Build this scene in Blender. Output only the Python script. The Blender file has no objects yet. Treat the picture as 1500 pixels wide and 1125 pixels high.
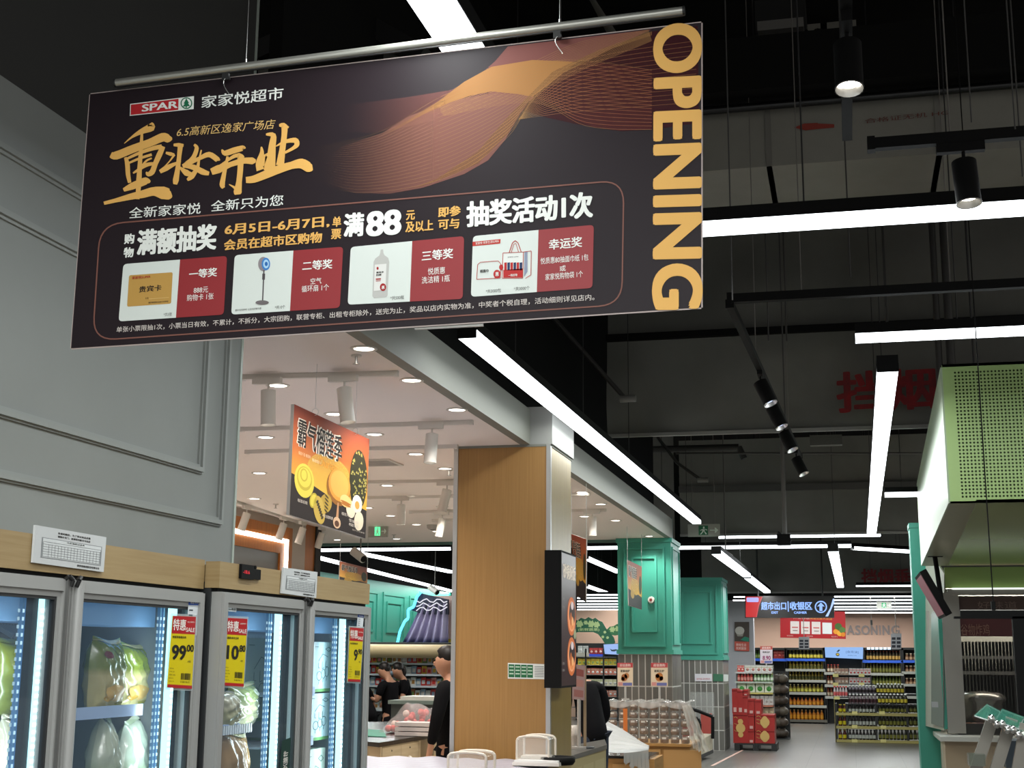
import bpy, bmesh, math, random
from mathutils import Vector, Matrix
random.seed(7)
S = bpy.context.scene
COL = S.collection
# ------------------------------------------------------------------ camera
F = 2000.; H = 1.75
PITCH = math.atan(398/2000); ROLL = math.radians(0.42); YAW = math.radians(13.8)
def _rz(v, a):
    c, s = math.cos(a), math.sin(a); return Vector((v[0]*c-v[1]*s, v[0]*s+v[1]*c, v[2]))
FWD = _rz((0, math.cos(PITCH), math.sin(PITCH)), YAW)
_r0 = _rz((1, 0, 0), YAW); _u0 = _r0.cross(FWD)
RGT = _r0*math.cos(ROLL)+_u0*math.sin(ROLL); UPV = _u0*math.cos(ROLL)-_r0*math.sin(ROLL)
cam = bpy.data.cameras.new('camera'); cam.sensor_fit = 'HORIZONTAL'; cam.sensor_width = 36; cam.lens = F/1500*36
cam.clip_start = .05; cam.clip_end = 200
co = bpy.data.objects.new('camera', cam); COL.objects.link(co)
co.matrix_world = Matrix(((RGT.x, UPV.x, -FWD.x, 0), (RGT.y, UPV.y, -FWD.y, 0), (RGT.z, UPV.z, -FWD.z, H), (0, 0, 0, 1)))
S.camera = co
# ------------------------------------------------------------------ world, exposure, area lights
W = bpy.data.worlds.new('world'); S.world = W; W.use_nodes = True
W.node_tree.nodes['Background'].inputs[0].default_value = (1, .97, .93, 1)
W.node_tree.nodes['Background'].inputs[1].default_value = .45
S.view_settings.view_transform = 'Standard'; S.view_settings.look = 'None'
S.view_settings.exposure = 0.0; S.view_settings.gamma = 1; S.view_settings.use_curve_mapping = False
STRIP = 5.0
BACKP = 2.1
WPM = 14.0   # watts per metre of linear light
def area(name, loc, size, power, col=(1, .96, .9), rot=(0, 0, 0)):
    l = bpy.data.lights.new(name, 'AREA'); l.shape = 'RECTANGLE'; l.size, l.size_y = size; l.energy = power; l.color = col
    o = bpy.data.objects.new(name, l); COL.objects.link(o); o.location = loc; o.rotation_euler = rot; return o
PI = math.pi
# ------------------------------------------------------------------ unprojection of the survey pixels on real planes
def ray(px, py): return FWD+RGT*((px-750)/F)-UPV*((py-562.5)/F)
def Px(px, py, x): d = ray(px, py); t = x/d.x; return Vector((x, d.y*t, H+d.z*t))
def Py(px, py, y): d = ray(px, py); t = y/d.y; return Vector((d.x*t, y, H+d.z*t))
def Pz(px, py, z): d = ray(px, py); t = (z-H)/d.z; return Vector((d.x*t, d.y*t, z))
def proj(p):
    v = Vector(p)-Vector((0, 0, H)); z = v.dot(FWD); return 750+F*v.dot(RGT)/z, 562.5-F*v.dot(UPV)/z
# ------------------------------------------------------------------ materials
def lin(h):
    if isinstance(h, tuple): return (*h, 1) if len(h) == 3 else h
    h = h.lstrip('#'); r = [int(h[i:i+2], 16)/255 for i in (0, 2, 4)]
    return tuple((c/12.92 if c <= .04045 else ((c+.055)/1.055)**2.4) for c in r)+(1,)
MATS = {}
def mat(name, col='#888888', rough=.5, metal=0, emis=None, es=1, alpha=1, trans=0, tex=None, spec=None, c2=None, sc=(1, 1, 1), bump=0, ior=1.45):
    if name in MATS: return MATS[name]
    m = bpy.data.materials.new(name); m.use_nodes = True; nt = m.node_tree; b = nt.nodes['Principled BSDF']
    b.inputs['Base Color'].default_value = lin(col); b.inputs['Roughness'].default_value = rough; b.inputs['Metallic'].default_value = metal
    b.inputs['IOR'].default_value = ior
    if spec is not None: b.inputs['Specular IOR Level'].default_value = spec
    if emis: b.inputs['Emission Color'].default_value = lin(emis); b.inputs['Emission Strength'].default_value = es
    b.inputs['Alpha'].default_value = alpha; b.inputs['Transmission Weight'].default_value = trans
    if tex:
        tc = nt.nodes.new('ShaderNodeTexCoord'); mp = nt.nodes.new('ShaderNodeMapping'); mp.inputs['Scale'].default_value = sc
        nt.links.new(tc.outputs['Object'], mp.inputs['Vector'])
        if tex == 'wave':
            t = nt.nodes.new('ShaderNodeTexWave'); t.inputs['Scale'].default_value = 1; t.inputs['Distortion'].default_value = 3; t.inputs['Detail'].default_value = 3; t.inputs['Detail Scale'].default_value = 2
        elif tex == 'voronoi':
            t = nt.nodes.new('ShaderNodeTexVoronoi'); t.inputs['Scale'].default_value = 1
        else:
            t = nt.nodes.new('ShaderNodeTexNoise'); t.inputs['Scale'].default_value = 1; t.inputs['Detail'].default_value = 6; t.inputs['Roughness'].default_value = .6
        nt.links.new(mp.outputs[0], t.inputs['Vector'])
        r = nt.nodes.new('ShaderNodeValToRGB'); r.color_ramp.elements[0].color = lin(c2 or col); r.color_ramp.elements[1].color = lin(col)
        r.color_ramp.elements[0].position = .3; r.color_ramp.elements[1].position = .7
        nt.links.new(t.outputs['Distance' if tex == 'voronoi' else ('Fac' if tex != 'wave' else 'Fac')], r.inputs[0])
        if tex == 'voronoi': r.color_ramp.elements[0].position = 0; r.color_ramp.elements[1].position = .8
        nt.links.new(r.outputs[0], b.inputs['Base Color'])
        if bump:
            bp = nt.nodes.new('ShaderNodeBump'); bp.inputs['Strength'].default_value = bump; bp.inputs['Distance'].default_value = .02
            nt.links.new(t.outputs[0], bp.inputs['Height']); nt.links.new(bp.outputs[0], b.inputs['Normal'])
    MATS[name] = m; return m
def ink(h, rough=.55): return mat('ink_'+h.strip('#'), h, rough, spec=.25)
def glow(h, s=1): return mat('glow_%s_%g' % (h.strip('#'), s), '#000000', .5, emis=h, es=s)
# ------------------------------------------------------------------ mesh builder (world coordinates)
class MB:
    def __init__(s): s.v = []; s.f = []; s.mi = []; s.sm = []; s.k = 0
    def add(s, vs, fs, smooth=False):
        n = len(s.v); s.v += [tuple(v) for v in vs]
        for f in fs: s.f.append([i+n for i in f]); s.mi.append(s.k); s.sm.append(smooth)
        return s
    def box(s, a, b):
        x0, x1 = sorted((a[0], b[0])); y0, y1 = sorted((a[1], b[1])); z0, z1 = sorted((a[2], b[2]))
        return s.add([(x0, y0, z0), (x1, y0, z0), (x1, y1, z0), (x0, y1, z0), (x0, y0, z1), (x1, y0, z1), (x1, y1, z1), (x0, y1, z1)],
                     [(0, 3, 2, 1), (4, 5, 6, 7), (0, 1, 5, 4), (1, 2, 6, 5), (2, 3, 7, 6), (3, 0, 4, 7)])
    def beam(s, p, q, w, h, up=(0, 0, 1)):
        p = Vector(p); q = Vector(q); d = (q-p).normalized(); u = Vector(up)
        if abs(d.dot(u)) > .98: u = Vector((0, 1, 0))
        r = d.cross(u).normalized(); u = r.cross(d); r = r*w/2; u = u*h/2
        return s.add([p-r-u, p+r-u, p+r+u, p-r+u, q-r-u, q+r-u, q+r+u, q-r+u], [(0, 1, 2, 3), (7, 6, 5, 4), (0, 4, 5, 1), (1, 5, 6, 2), (2, 6, 7, 3), (3, 7, 4, 0)])
    def cyl(s, p, q, r, n=10, r2=None, cap=True):
        p = Vector(p); q = Vector(q); d = (q-p).normalized(); a = Vector((0, 0, 1)) if abs(d.z) < .9 else Vector((1, 0, 0))
        x = d.cross(a).normalized(); y = d.cross(x); r2 = r if r2 is None else r2
        vs = [p+(x*math.cos(2*PI*i/n)+y*math.sin(2*PI*i/n))*r for i in range(n)]+[q+(x*math.cos(2*PI*i/n)+y*math.sin(2*PI*i/n))*r2 for i in range(n)]
        s.add(vs, [(i, i+n, (i+1) % n+n, (i+1) % n) for i in range(n)], True)
        if cap: s.add(vs[:n], [tuple(range(n))]); s.add(vs[n:], [tuple(range(n))[::-1]])
        return s
    def tube(s, pts, r, n=8):
        for a, b in zip(pts, pts[1:]): s.cyl(a, b, r, n)
        return s
    def lathe(s, c, prof, n=12, smooth=True, axis='z', sx=1, sy=1):
        c = Vector(c); vs = []
        for (r, z) in prof:
            for i in range(n):
                a = 2*PI*i/n; x, y = r*math.cos(a)*sx, r*math.sin(a)*sy
                vs.append(c+(Vector((x, y, z)) if axis == 'z' else Vector((x, z, y)) if axis == 'y' else Vector((z, x, y))))
        fs = [(j*n+i, j*n+(i+1) % n, (j+1)*n+(i+1) % n, (j+1)*n+i) for j in range(len(prof)-1) for i in range(n)]
        s.add(vs, fs, smooth)
        if prof[0][0] > 1e-4: s.add(vs[:n], [tuple(range(n))[::-1]])
        if prof[-1][0] > 1e-4: s.add(vs[-n:], [tuple(range(n))])
        return s
    def ball(s, c, r, n=10, m=6, sc=(1, 1, 1)):
        c = Vector(c); vs = []
        for j in range(m+1):
            t = PI*j/m
            for i in range(n): a = 2*PI*i/n; vs.append(c+Vector((math.sin(t)*math.cos(a)*r*sc[0], math.sin(t)*math.sin(a)*r*sc[1], math.cos(t)*r*sc[2])))
        return s.add(vs, [(j*n+i, (j+1)*n+i, (j+1)*n+(i+1) % n, j*n+(i+1) % n) for j in range(m) for i in range(n)], True)
    def prism(s, pts, off):
        n = len(pts); pts = [Vector(p) for p in pts]; off = Vector(off)
        return s.add(pts+[p+off for p in pts], [tuple(range(n)), tuple(range(n, 2*n))[::-1]]+[(i, i+n, (i+1) % n+n, (i+1) % n) for i in range(n)])
    def grid(s, fn, nu, nv, smooth=True):
        vs = [fn(i/nu, j/nv) for j in range(nv+1) for i in range(nu+1)]; w = nu+1
        return s.add(vs, [(j*w+i, j*w+i+1, (j+1)*w+i+1, (j+1)*w+i) for j in range(nv) for i in range(nu)], smooth)
    def frame(s, x0, x1, z0, z1, t, fn, d0, d1):
        """a rectangular ring in plane coords (a,b) with width t, fn(a,b,d) -> point"""
        for (a0, a1, b0, b1) in ((x0, x1, z1-t, z1), (x0, x1, z0, z0+t), (x0, x0+t, z0+t, z1-t), (x1-t, x1, z0+t, z1-t)):
            s.prism([fn(a0, b0, d0), fn(a1, b0, d0), fn(a1, b1, d0), fn(a0, b1, d0)], Vector(fn(a0, b0, d1))-Vector(fn(a0, b0, d0)))
        return s
    def build(s, name, mats, parent=None, fix=True):
        me = bpy.data.meshes.new(name)
        o = bpy.data.objects.new(name, me); COL.objects.link(o)
        L = Vector((0, 0, 0))
        if parent is not None:
            o.parent = parent; q = parent
            while q is not None: L = L+q.location; q = q.parent
        else:
            if s.v:
                xs = [v[0] for v in s.v]; ys = [v[1] for v in s.v]; zs = [v[2] for v in s.v]
                L = Vector(((min(xs)+max(xs))/2, (min(ys)+max(ys))/2, min(zs))); o.location = L
        me.from_pydata([(v[0]-L.x, v[1]-L.y, v[2]-L.z) for v in s.v], [], s.f)
        for m in (mats if isinstance(mats, (list, tuple)) else [mats]): me.materials.append(m)
        me.polygons.foreach_set('material_index', s.mi); me.polygons.foreach_set('use_smooth', s.sm); me.update()
        if fix:
            bm = bmesh.new(); bm.from_mesh(me); bmesh.ops.recalc_face_normals(bm, faces=bm.faces); bm.to_mesh(me); bm.free()
        return o
def thing(name, label, cat, loc, group=None):
    o = bpy.data.objects.new(name, None); COL.objects.link(o); o.location = loc; o.empty_display_size = .1
    return tag(o, label, cat, group)
def tag(o, label=None, cat=None, group=None, kind=None):
    if label: o['label'] = label
    if cat: o['category'] = cat
    if group: o['group'] = group
    if kind: o['kind'] = kind
    return o
def struct(o): o['kind'] = 'structure'; return o
KIDS = {}
def dup(root, loc, label=None, group=None, rz=None):
    def cp(o, par):
        c = o.copy(); COL.objects.link(c); c.parent = par
        for ch in o.children: cp(ch, c)
        return c
    r = cp(root, None); r.location = loc
    if rz is not None: r.rotation_euler = (0, 0, rz)
    if label: r['label'] = label
    if group: r['group'] = group
    return r
def box(name, a, b, m, parent=None): return MB().box(a, b).build(name, m, parent)
ORD = ['first', 'second', 'third', 'fourth', 'fifth', 'sixth', 'seventh', 'eighth', 'ninth', 'tenth', 'eleventh', 'twelfth', 'thirteenth', 'fourteenth', 'fifteenth', 'sixteenth', 'seventeenth', 'eighteenth', 'nineteenth', 'twentieth', 'twenty-first', 'twenty-second', 'twenty-third', 'twenty-fourth']
def nth(i): return ORD[i]
# ------------------------------------------------------------------ flat print on planes
_TC = {}
def glyphs(txt, off=0., sp=1., res=3):
    """outline of a string, normalised to its box; wide (CJK) glyphs are emboldened by shifted copies, Latin ones by offset"""
    k = (txt, off, sp, res)
    if k in _TC: return _TC[k]
    cjk = any(ord(ch) > 0x2e80 for ch in txt)
    c = bpy.data.curves.new('t', 'FONT'); c.body = txt; c.size = 1; c.offset = 0; c.space_character = sp; c.resolution_u = res; c.fill_mode = 'FRONT'
    o = bpy.data.objects.new('t', c); COL.objects.link(o); bpy.context.view_layer.update()
    ev = o.evaluated_get(bpy.context.evaluated_depsgraph_get()); me = ev.to_mesh()
    vs = [(v.co.x, v.co.y, 0) for v in me.vertices]; fs = [tuple(p.vertices) for p in me.polygons]
    ev.to_mesh_clear(); bpy.data.objects.remove(o); bpy.data.curves.remove(c)
    if off > 0:
        V = []; Fs = []
        for j, (dx, dy) in enumerate([(0, 0), (-1, 0), (1, 0), (0, .6), (0, -.6), (-.8, .5), (.8, .5), (-.8, -.5), (.8, -.5)]):
            n = len(V); V += [(x+dx*off, y+dy*off, j*.00002) for x, y, z in vs]; Fs += [tuple(i+n for i in f) for f in fs]
        vs, fs = V, Fs
    if vs:
        x0 = min(v[0] for v in vs); x1 = max(v[0] for v in vs); y0 = min(v[1] for v in vs); y1 = max(v[1] for v in vs)
        vs = [((v[0]-x0)/(x1-x0), (v[1]-y0)/max(.05, y1-y0), v[2]) for v in vs]
    _TC[k] = (vs, fs); return _TC[k]
class Plane:
    """un(px,py,layer) maps a survey pixel onto a real plane; nrm = outward normal towards the viewer"""
    def __init__(s, axis, val, nrm): s.ax, s.val, s.n = axis, val, Vector(nrm)
    def un(s, px, py, lay=0):
        p = Px(px, py, s.val) if s.ax == 'x' else Py(px, py, s.val)
        return p+s.n*lay
class PlaneG:
    """plane through three points"""
    def __init__(s, p, n): s.p = Vector(p); s.n = Vector(n).normalized()
    def un(s, px, py, lay=0):
        d = ray(px, py); C = Vector((0, 0, H)); t = (s.p-C).dot(s.n)/d.dot(s.n); return C+d*t+s.n*lay
LT = .0006
def flat(name, m, parent, pl, pts, lay=1): return MB().add([pl.un(x, y, lay*LT) for x, y in pts], [tuple(range(len(pts)))]).build(name, m, parent)
def quadpts(tl, tr, br, bl): return [tl, tr, br, bl]
def rrect(tl, tr, br, bl, r=.08, ra=None, n=4, rc=(1, 1, 1, 1)):
    """rounded quad in pixel space; r as a share of the height"""
    P = [Vector(p) for p in (tl, tr, br, bl)]; out = []; h = (P[3]-P[0]).length*r
    for i in range(4):
        a = P[i-1]; b = P[i]; c = P[(i+1) % 4]
        if not rc[i]: out.append(tuple(b)); continue
        u = (a-b).normalized()*h; w = (c-b).normalized()*h
        for k in range(n+1): t = k/n; out.append(tuple(b+u*(1-t)**2+w*t**2))
    return out
def text(parent, pl, txt, p0, p1, hpx, m, lay=2, off=0., sp=1., name='lettering', shear=0., res=3):
    """text between baseline pixels p0 and p1, hpx high, on the plane"""
    vs, fs = glyphs(txt, off, sp, res)
    a = pl.un(*p0); b = pl.un(*p1); h = Vector((0, 0, (pl.un(p0[0], p0[1]-hpx)-a).z)); n = pl.n
    return MB().add([a+(b-a)*(u+shear*v)+h*v+n*(lay*LT+w) for u, v, w in vs], fs).build(name, m, parent, fix=False)
def vtext(parent, pl, txt, bl, br, tl, m, lay=2, off=0., name='lettering', sp=1., res=3):
    vs, fs = glyphs(txt, off, sp, res); a = pl.un(*bl); u_ = pl.un(*br)-a; v_ = pl.un(*tl)-a
    return MB().add([a+u_*u+v_*v+pl.n*(lay*LT+w) for u, v, w in vs], fs).build(name, m, parent, fix=False)
def stroke(mb, pl, pts, lay=2):
    """brush stroke: pts = (px,py,width_px)"""
    P = [Vector((p[0], p[1])) for p in pts]; Wd = [p[2] for p in pts]; L = []; R = []
    # resample with catmull-rom
    Q = []; QW = []
    for i in range(len(P)-1):
        p0 = P[max(i-1, 0)]; p1 = P[i]; p2 = P[i+1]; p3 = P[min(i+2, len(P)-1)]
        for k in range(4):
            t = k/4; Q.append(.5*((2*p1)+(p2-p0)*t+(2*p0-5*p1+4*p2-p3)*t*t+(3*p1-p0-3*p2+p3)*t**3)); QW.append(Wd[i]+(Wd[i+1]-Wd[i])*t)
    Q.append(P[-1]); QW.append(Wd[-1])
    for i, q in enumerate(Q):
        d = (Q[min(i+1, len(Q)-1)]-Q[max(i-1, 0)]); d = d.normalized() if d.length > 0 else Vector((1, 0)); nn = Vector((-d.y, d.x))*QW[i]/2
        L.append(q+nn); R.append(q-nn)
    vs = [pl.un(a.x, a.y, lay*LT) for a in L]+[pl.un(a.x, a.y, lay*LT) for a in R]; n = len(Q)
    mb.add(vs, [(i, i+1, n+i+1, n+i) for i in range(n-1)])
def line(mb, pl, pts, w, lay=2): stroke(mb, pl, [(x, y, w) for x, y in pts], lay) if len(pts) > 2 else mb.add(
    (lambda a, b: (lambda n: [pl.un(*(a+n), lay*LT), pl.un(*(b+n), lay*LT), pl.un(*(b-n), lay*LT), pl.un(*(a-n), lay*LT)])(Vector((-(b-a).y, (b-a).x)).normalized()*w/2))(Vector(pts[0]), Vector(pts[1])), [(0, 1, 2, 3)])
def ell(cx, cy, rx, ry, n=20, rot=0): return [(cx+rx*math.cos(2*PI*i/n)*math.cos(rot)-ry*math.sin(2*PI*i/n)*math.sin(rot), cy+rx*math.cos(2*PI*i/n)*math.sin(rot)+ry*math.sin(2*PI*i/n)*math.cos(rot)) for i in range(n)]

def Q(tl, tr, br, bl):
    tl, tr, br, bl = map(Vector, (tl, tr, br, bl))
    def f(u, v): p = (tl*(1-u)+tr*u)*(1-v)+(bl*(1-u)+br*u)*v; return (p.x, p.y)
    return f
def qtext(parent, pl, q, txt, u0, u1, v, dv, m, **k):
    """text in a quad's own coordinates: baseline at height share v, letters dv high"""
    return vtext(parent, pl, txt, q(u0, v), q(u1, v), q(u0, v-dv), m, **k)
def qrect(name, parent, pl, q, u0, v0, u1, v1, m, lay=2): return flat(name, m, parent, pl, [q(u0, v0), q(u1, v0), q(u1, v1), q(u0, v1)], lay)
# ================================================================== STRUCTURE
M_floor = mat('floor_tile', '#5c5955', .3, spec=.5)
_nt = M_floor.node_tree; _b = _nt.nodes['Principled BSDF']; _tc = _nt.nodes.new('ShaderNodeTexCoord'); _br = _nt.nodes.new('ShaderNodeTexBrick')
_br.offset = 0; _br.inputs['Scale'].default_value = 1; _br.inputs['Brick Width'].default_value = .8; _br.inputs['Row Height'].default_value = .8
_br.inputs['Mortar Size'].default_value = .006; _br.inputs['Color1'].default_value = lin('#5f5c58'); _br.inputs['Color2'].default_value = lin('#575450'); _br.inputs['Mortar'].default_value = lin('#3c3a38')
_nt.links.new(_tc.outputs['Object'], _br.inputs['Vector']); _nt.links.new(_br.outputs[0], _b.inputs['Base Color'])
M_black = mat('black_paint', '#1c1c1b', .8, spec=.2)
M_void = mat('dark_slab', '#141414', .9, spec=.1)
M_grey = mat('grey_wall_paint', '#8b8f8d', .6, tex='noise', c2='#868a88', sc=(2, 2, 2))
M_dgrey = mat('dark_grey_paint', '#343433', .75)
M_fascia = mat('olive_grey_paint', '#7c7d74', .6)
M_ceil = mat('cream_ceiling', '#efe6df', .7)
M_teal = mat('teal_panel', '#3a917e', .45)
M_pink = mat('peach_wall', '#d9b09a', .7)
M_wood = mat('light_oak', '#a58e66', .5, tex='noise', c2='#947b52', sc=(3, 3, 90))
M_oakv = mat('honey_oak', '#a57c47', .42, tex='noise', c2='#966f3c', sc=(70, 70, 1.5))
M_alu = mat('brushed_aluminium', '#c9c9c6', .3, .9)
M_dmet = mat('dark_metal', '#3a3a3a', .45, .6)
M_bplas = mat('black_plastic', '#0a0a0a', .65, spec=.2)
M_wplas = mat('white_plastic', '#d8d3cb', .4)
M_gplas = mat('grey_plastic', '#b0aca6', .4)
M_glass = mat('clear_glass', '#ffffff', .02, alpha=.12, spec=.5)
M_wire = mat('steel_wire', '#77736e', .5, .5)
struct(box('floor', (-16, -3, -.1), (8, 46, 0), M_floor))
struct(box('floor_bounce', (-9.5, 6.0, 0), (-2.5, 19.5, .012), mat('bounce_cream', '#d6cfc6', .4)))  # unseen pale floor slab, added to bounce light up to the cream ceiling
struct(box('ceiling', (-16, -3, 7), (8, 46, 7.15), M_void))
CZ = 3.4
struct(box('ceiling_dropped', (-9.5, 6.0, CZ), (-2.5, 19.5, CZ+.06), M_ceil))
struct(box('wall_back', (-16, 40.6, 0), (8, 40.8, 3.1), M_pink))
struct(box('wall_back_upper', (-16, 40.6, 3.1), (8, 40.8, 7), M_black))
struct(box('wall_right', (6.5, 17.5, 0), (6.7, 46, 7), M_black))
struct(box('wall_left', (-2.95, -1.5, 0), (-2.8, 5.92, 3.72), M_grey))
struct(box('wall_left_upper', (-2.95, -1.5, 3.72), (-2.8, 5.92, 7), M_dgrey))
box_end = struct(box('trim_1', (-2.965, 5.92, 0), (-2.795, 5.94, 7), mat('edge_trim', '#a9b3ab', .3)))
wl = Plane('x', -2.8, (1, 0, 0))
# nested picture-frame mouldings on the grey wall
def moulding(n, top, bot, right, parent):
    z1 = Px(*top, -2.8).z; z0 = Px(*bot, -2.8).z; y1 = Px(*right, -2.8).y; y0 = -1.2; mb = MB()
    fn = lambda a, b, d: (-2.8+d, a, b)
    mb.frame(y0, y1, z0, z1, .04, fn, 0, .010); mb.frame(y0+.008, y1-.008, z0+.008, z1-.008, .02, fn, .010, .022)
    o = mb.build('trim_%d' % n, mat('grey_moulding', '#8e9290', .45)); struct(o)
moulding(2, (0, 208), (0, 705), (332, 560), None)
moulding(3, (0, 303), (0, 612), (301, 560), None)
# bulkhead beside the dropped ceiling
FZ = Px(650, 502, -2.42).z
struct(MB().box((-2.5, 5.9, CZ-.001), (-2.42, 10.47, FZ)).build('wall_bulkhead', M_fascia))
struct(MB().box((-2.5, 10.47, CZ-.001), (-2.24, 11.35, FZ+.02)).build('wall_bulkhead_jog', mat('bulkhead_grey_light', '#9a9a95', .6)))
struct(MB().box((-2.5, 11.35, CZ-.001), (-2.42, 19.5, FZ)).build('wall_bulkhead_far', M_fascia))
struct(box('wall_above_bulkhead', (-2.75, 5.98, FZ), (-2.68, 19.5, 7), M_void))
struct(MB().box((-9.5, 19.5, CZ-.04), (-2.42, 19.56, CZ+.3)).build('trim_4', mat('dull_teal', '#4d6f66', .5)))
# left side of the inner shop: wall with framed lit window, then the market's teal wall
XL = Pz(428, 770, 3.34).x
YW = Px(428, 775, XL).y
struct(box('wall_side', (XL-.15, 5.0, 0), (XL, YW+.45, CZ), mat('pale_wall', '#b9aea3', .6)))
struct(box('wall_market_left', (-11.6, 19.6, 0), (-11.4, 46, 3.55), M_teal))
struct(box('wall_market_left_upper', (-11.6, 19.6, 3.55), (-11.4, 46, 7), M_black))
# teal wall panels
for i in range(9):
    y0 = 22.2+i*2.15; mb = MB(); fn = lambda a, b, d: (-11.4+d, a, b)
    mb.frame(y0, y0+1.75, 2.05, 3.3, .07, fn, 0, .03); mb.frame(y0+.3, y0+1.45, 2.3, 3.08, .05, fn, 0, .03)
    struct(mb.build('trim_%d' % (5+i), M_teal))
# columns, ceiling services are things
def moulded_face(t, x0, x1, y, z0, z1, m, inset=.09, inner=.2, gap2=(0, 0)):
    mb = MB(); fn = lambda a, b, d: (a, y-d, b)
    mb.frame(x0+inset, x1-inset, z0+inset, z1-inset, .03, fn, 0, .035)
    mb.frame(x0+inner, x1-inner, z0+inner*1.45, z1-inner*1.1, .03, fn, 0, .035)
    mb.build('moulding', m, t)
# wood column
yc = 10.47
t = thing('column', 'square honey oak clad column with metal corner strips holding up the cream ceiling', 'column', (-2.65, yc+.4, 0))
MB().box((-3.03, yc, 0), (-2.27, yc+.86, CZ)).build('cladding', M_oakv, t)
MB().box((-2.27, yc+.03, 0), (-2.255, yc+.83, CZ)).build('side_cladding', mat('gold_oak_side', '#9a8244', .3, tex='noise', c2='#8a733a', sc=(60, 60, 2)), t)
for (x, y) in ((-3.045, yc-.012), (-2.285, yc-.012)):
    MB().box((x, y, 0), (x+.035, y+.04, CZ-.005)).build('corner_strip', M_alu, t)
MB().box((-3.05, yc-.005, CZ-.02), (-2.25, yc+.87, CZ-.001)).build('top_ring', M_fascia, t)
colF = Plane('y', yc, (0, -1, 0))
t = thing('notice_plate', 'small green and white notice strip stuck on the honey oak column', 'notice', colF.un(771, 995))
q = Q((744, 971), (799, 973), (799, 995), (744, 994))
flat('plate', ink('#e6e8e2'), t, colF, [q(0, 0), q(1, 0), q(1, 1), q(0, 1)], 4)
for i in range(4): qrect('panel', t, colF, q, .02+i*.165, .08, .175+i*.165, .92, ink('#2c6b45'), 5)
for i in range(4):
    for j in range(3): qrect('text_row', t, colF, q, .04+i*.165, .2+j*.22, .155+i*.165, .28+j*.22, ink('#b9d4bd'), 6)
for j in range(7): qrect('text_row', t, colF, q, .71, .15+j*.11, .96, .19+j*.11, ink('#7d807d'), 6)
# teal pillars with tiled foot
def pillar(name, x0, x1, y0, y1, zt, zs, label, ntx, rowh):
    t = thing(name, label, 'pillar', ((x0+x1)/2, (y0+y1)/2, 0))
    MB().box((x0, y0, zs), (x1, y1, zt)).build('shaft', M_teal, t)
    MB().box((x0-.02, y0-.02, zs-.01), (x1+.02, y1+.02, zs+.05)).build('ledge', M_teal, t)
    MB().box((x0-.02, y0-.02, zt-.06), (x1+.02, y1+.02, zt)).build('cornice', M_teal, t)
    moulded_face(t, x0, x1, y0, zs, zt-.04, M_teal)
    mb = MB(); fn = lambda a, b, d: (x1+d, a, b)
    mb.frame(y0+.09, y1-.09, zs+.12, zt-.12, .028, fn, 0, .018); mb.build('moulding', M_teal, t)
    MB().box((x0+.004, y0+.004, 0), (x1-.004, y1-.004, zs-.005)).build('foot', mat('grout', '#c4c2bb', .8), t)
    MT = [mat('grey_tile_a', '#6b6863', .3), mat('grey_tile_b', '#63615c', .3), mat('grey_tile_c', '#727069', .3)]
    proto = {}
    nr = int(zs/rowh)+1
    for side in (0, 1):
        a0, a1 = (x0, x1) if side == 0 else (y0, y1); n = ntx if side == 0 else max(3, int(ntx*(y1-y0)/(x1-x0))); w = (a1-a0)/n
        for i in range(n):
            for j in range(nr):
                zb = zs-.01-(j+1)*rowh; zb0 = max(zb, 0); hh = zb+rowh-zb0
                if hh < .03: continue
                k = (side, round(w, 3), round(hh, 3), random.randrange(3))
                g = .008
                c = Vector((a0+w*i+g, y0, zb0+g)) if side == 0 else Vector((x1-.012, a0+w*i+g, zb0+g))
                if k not in proto:
                    proto[k] = ((MB().box(c, c+Vector((w-2*g, .014, hh-2*g)))) if side == 0 else MB().box(c, c+Vector((.012, w-2*g, hh-2*g)))).build('tile', MT[k[3]], t); proto[k]['o'] = list(c)
                else:
                    o = proto[k].copy(); COL.objects.link(o); o.location = Vector(o.location)+(c-Vector(proto[k]['o']))
    return t
zs1 = Py(935, 957, 19.3).z; zs2 = Py(1030, 966, 27.1).z
pillar('teal_pillar', -3.18, -2.42, 19.3, 20.3, CZ-.002, zs1, 'teal panelled pillar meeting the cream ceiling, grey tiled foot, alarm on its face', 8, .44)
pillar('teal_pillar', -3.4, -2.42, 27.1, 28.3, Py(1030, 846, 27.1).z, zs2, 'shorter teal panelled pillar behind the first one, with grey tiled foot', 9, .44)
p1 = Plane('y', 19.3, (0, -1, 0)); p2 = Plane('y', 27.1, (0, -1, 0))
t = thing('fire_alarm', 'round white fire alarm with red centre on the nearer teal pillar', 'alarm', p1.un(954, 879))
MB().cyl(p1.un(954, 879, 0), p1.un(954, 879, .04), .05, 16, .042).build('housing', M_wplas, t); MB().cyl(p1.un(954, 879, .04), p1.un(954, 879, .055), .02, 12).build('button', ink('#7a3a35'), t)
# teal and grey end piece of the right hand kiosk
t = thing('teal_post', 'tall narrow teal post at the far corner of the green kiosk', 'post', (.86, 17.4, 0))
MB().box((.74, 17.2, 0), (.98, 17.6, 3.35)).build('shaft', M_teal, t); MB().box((.73, 17.19, 3.3), (.99, 17.61, 3.36)).build('cap', M_teal, t)
# floor strip
a = Pz(1043, 1122, .0); b = Pz(1090, 1098, .0)
tag(MB().beam(a+Vector((0, 0, .002)), b+Vector((0, 0, .002)), .05, .004).build('floor_strip', mat('pink_strip', '#c9a79a', .4)), 'pale pink strip set in the grey floor by the pillar', 'strip')

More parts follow.
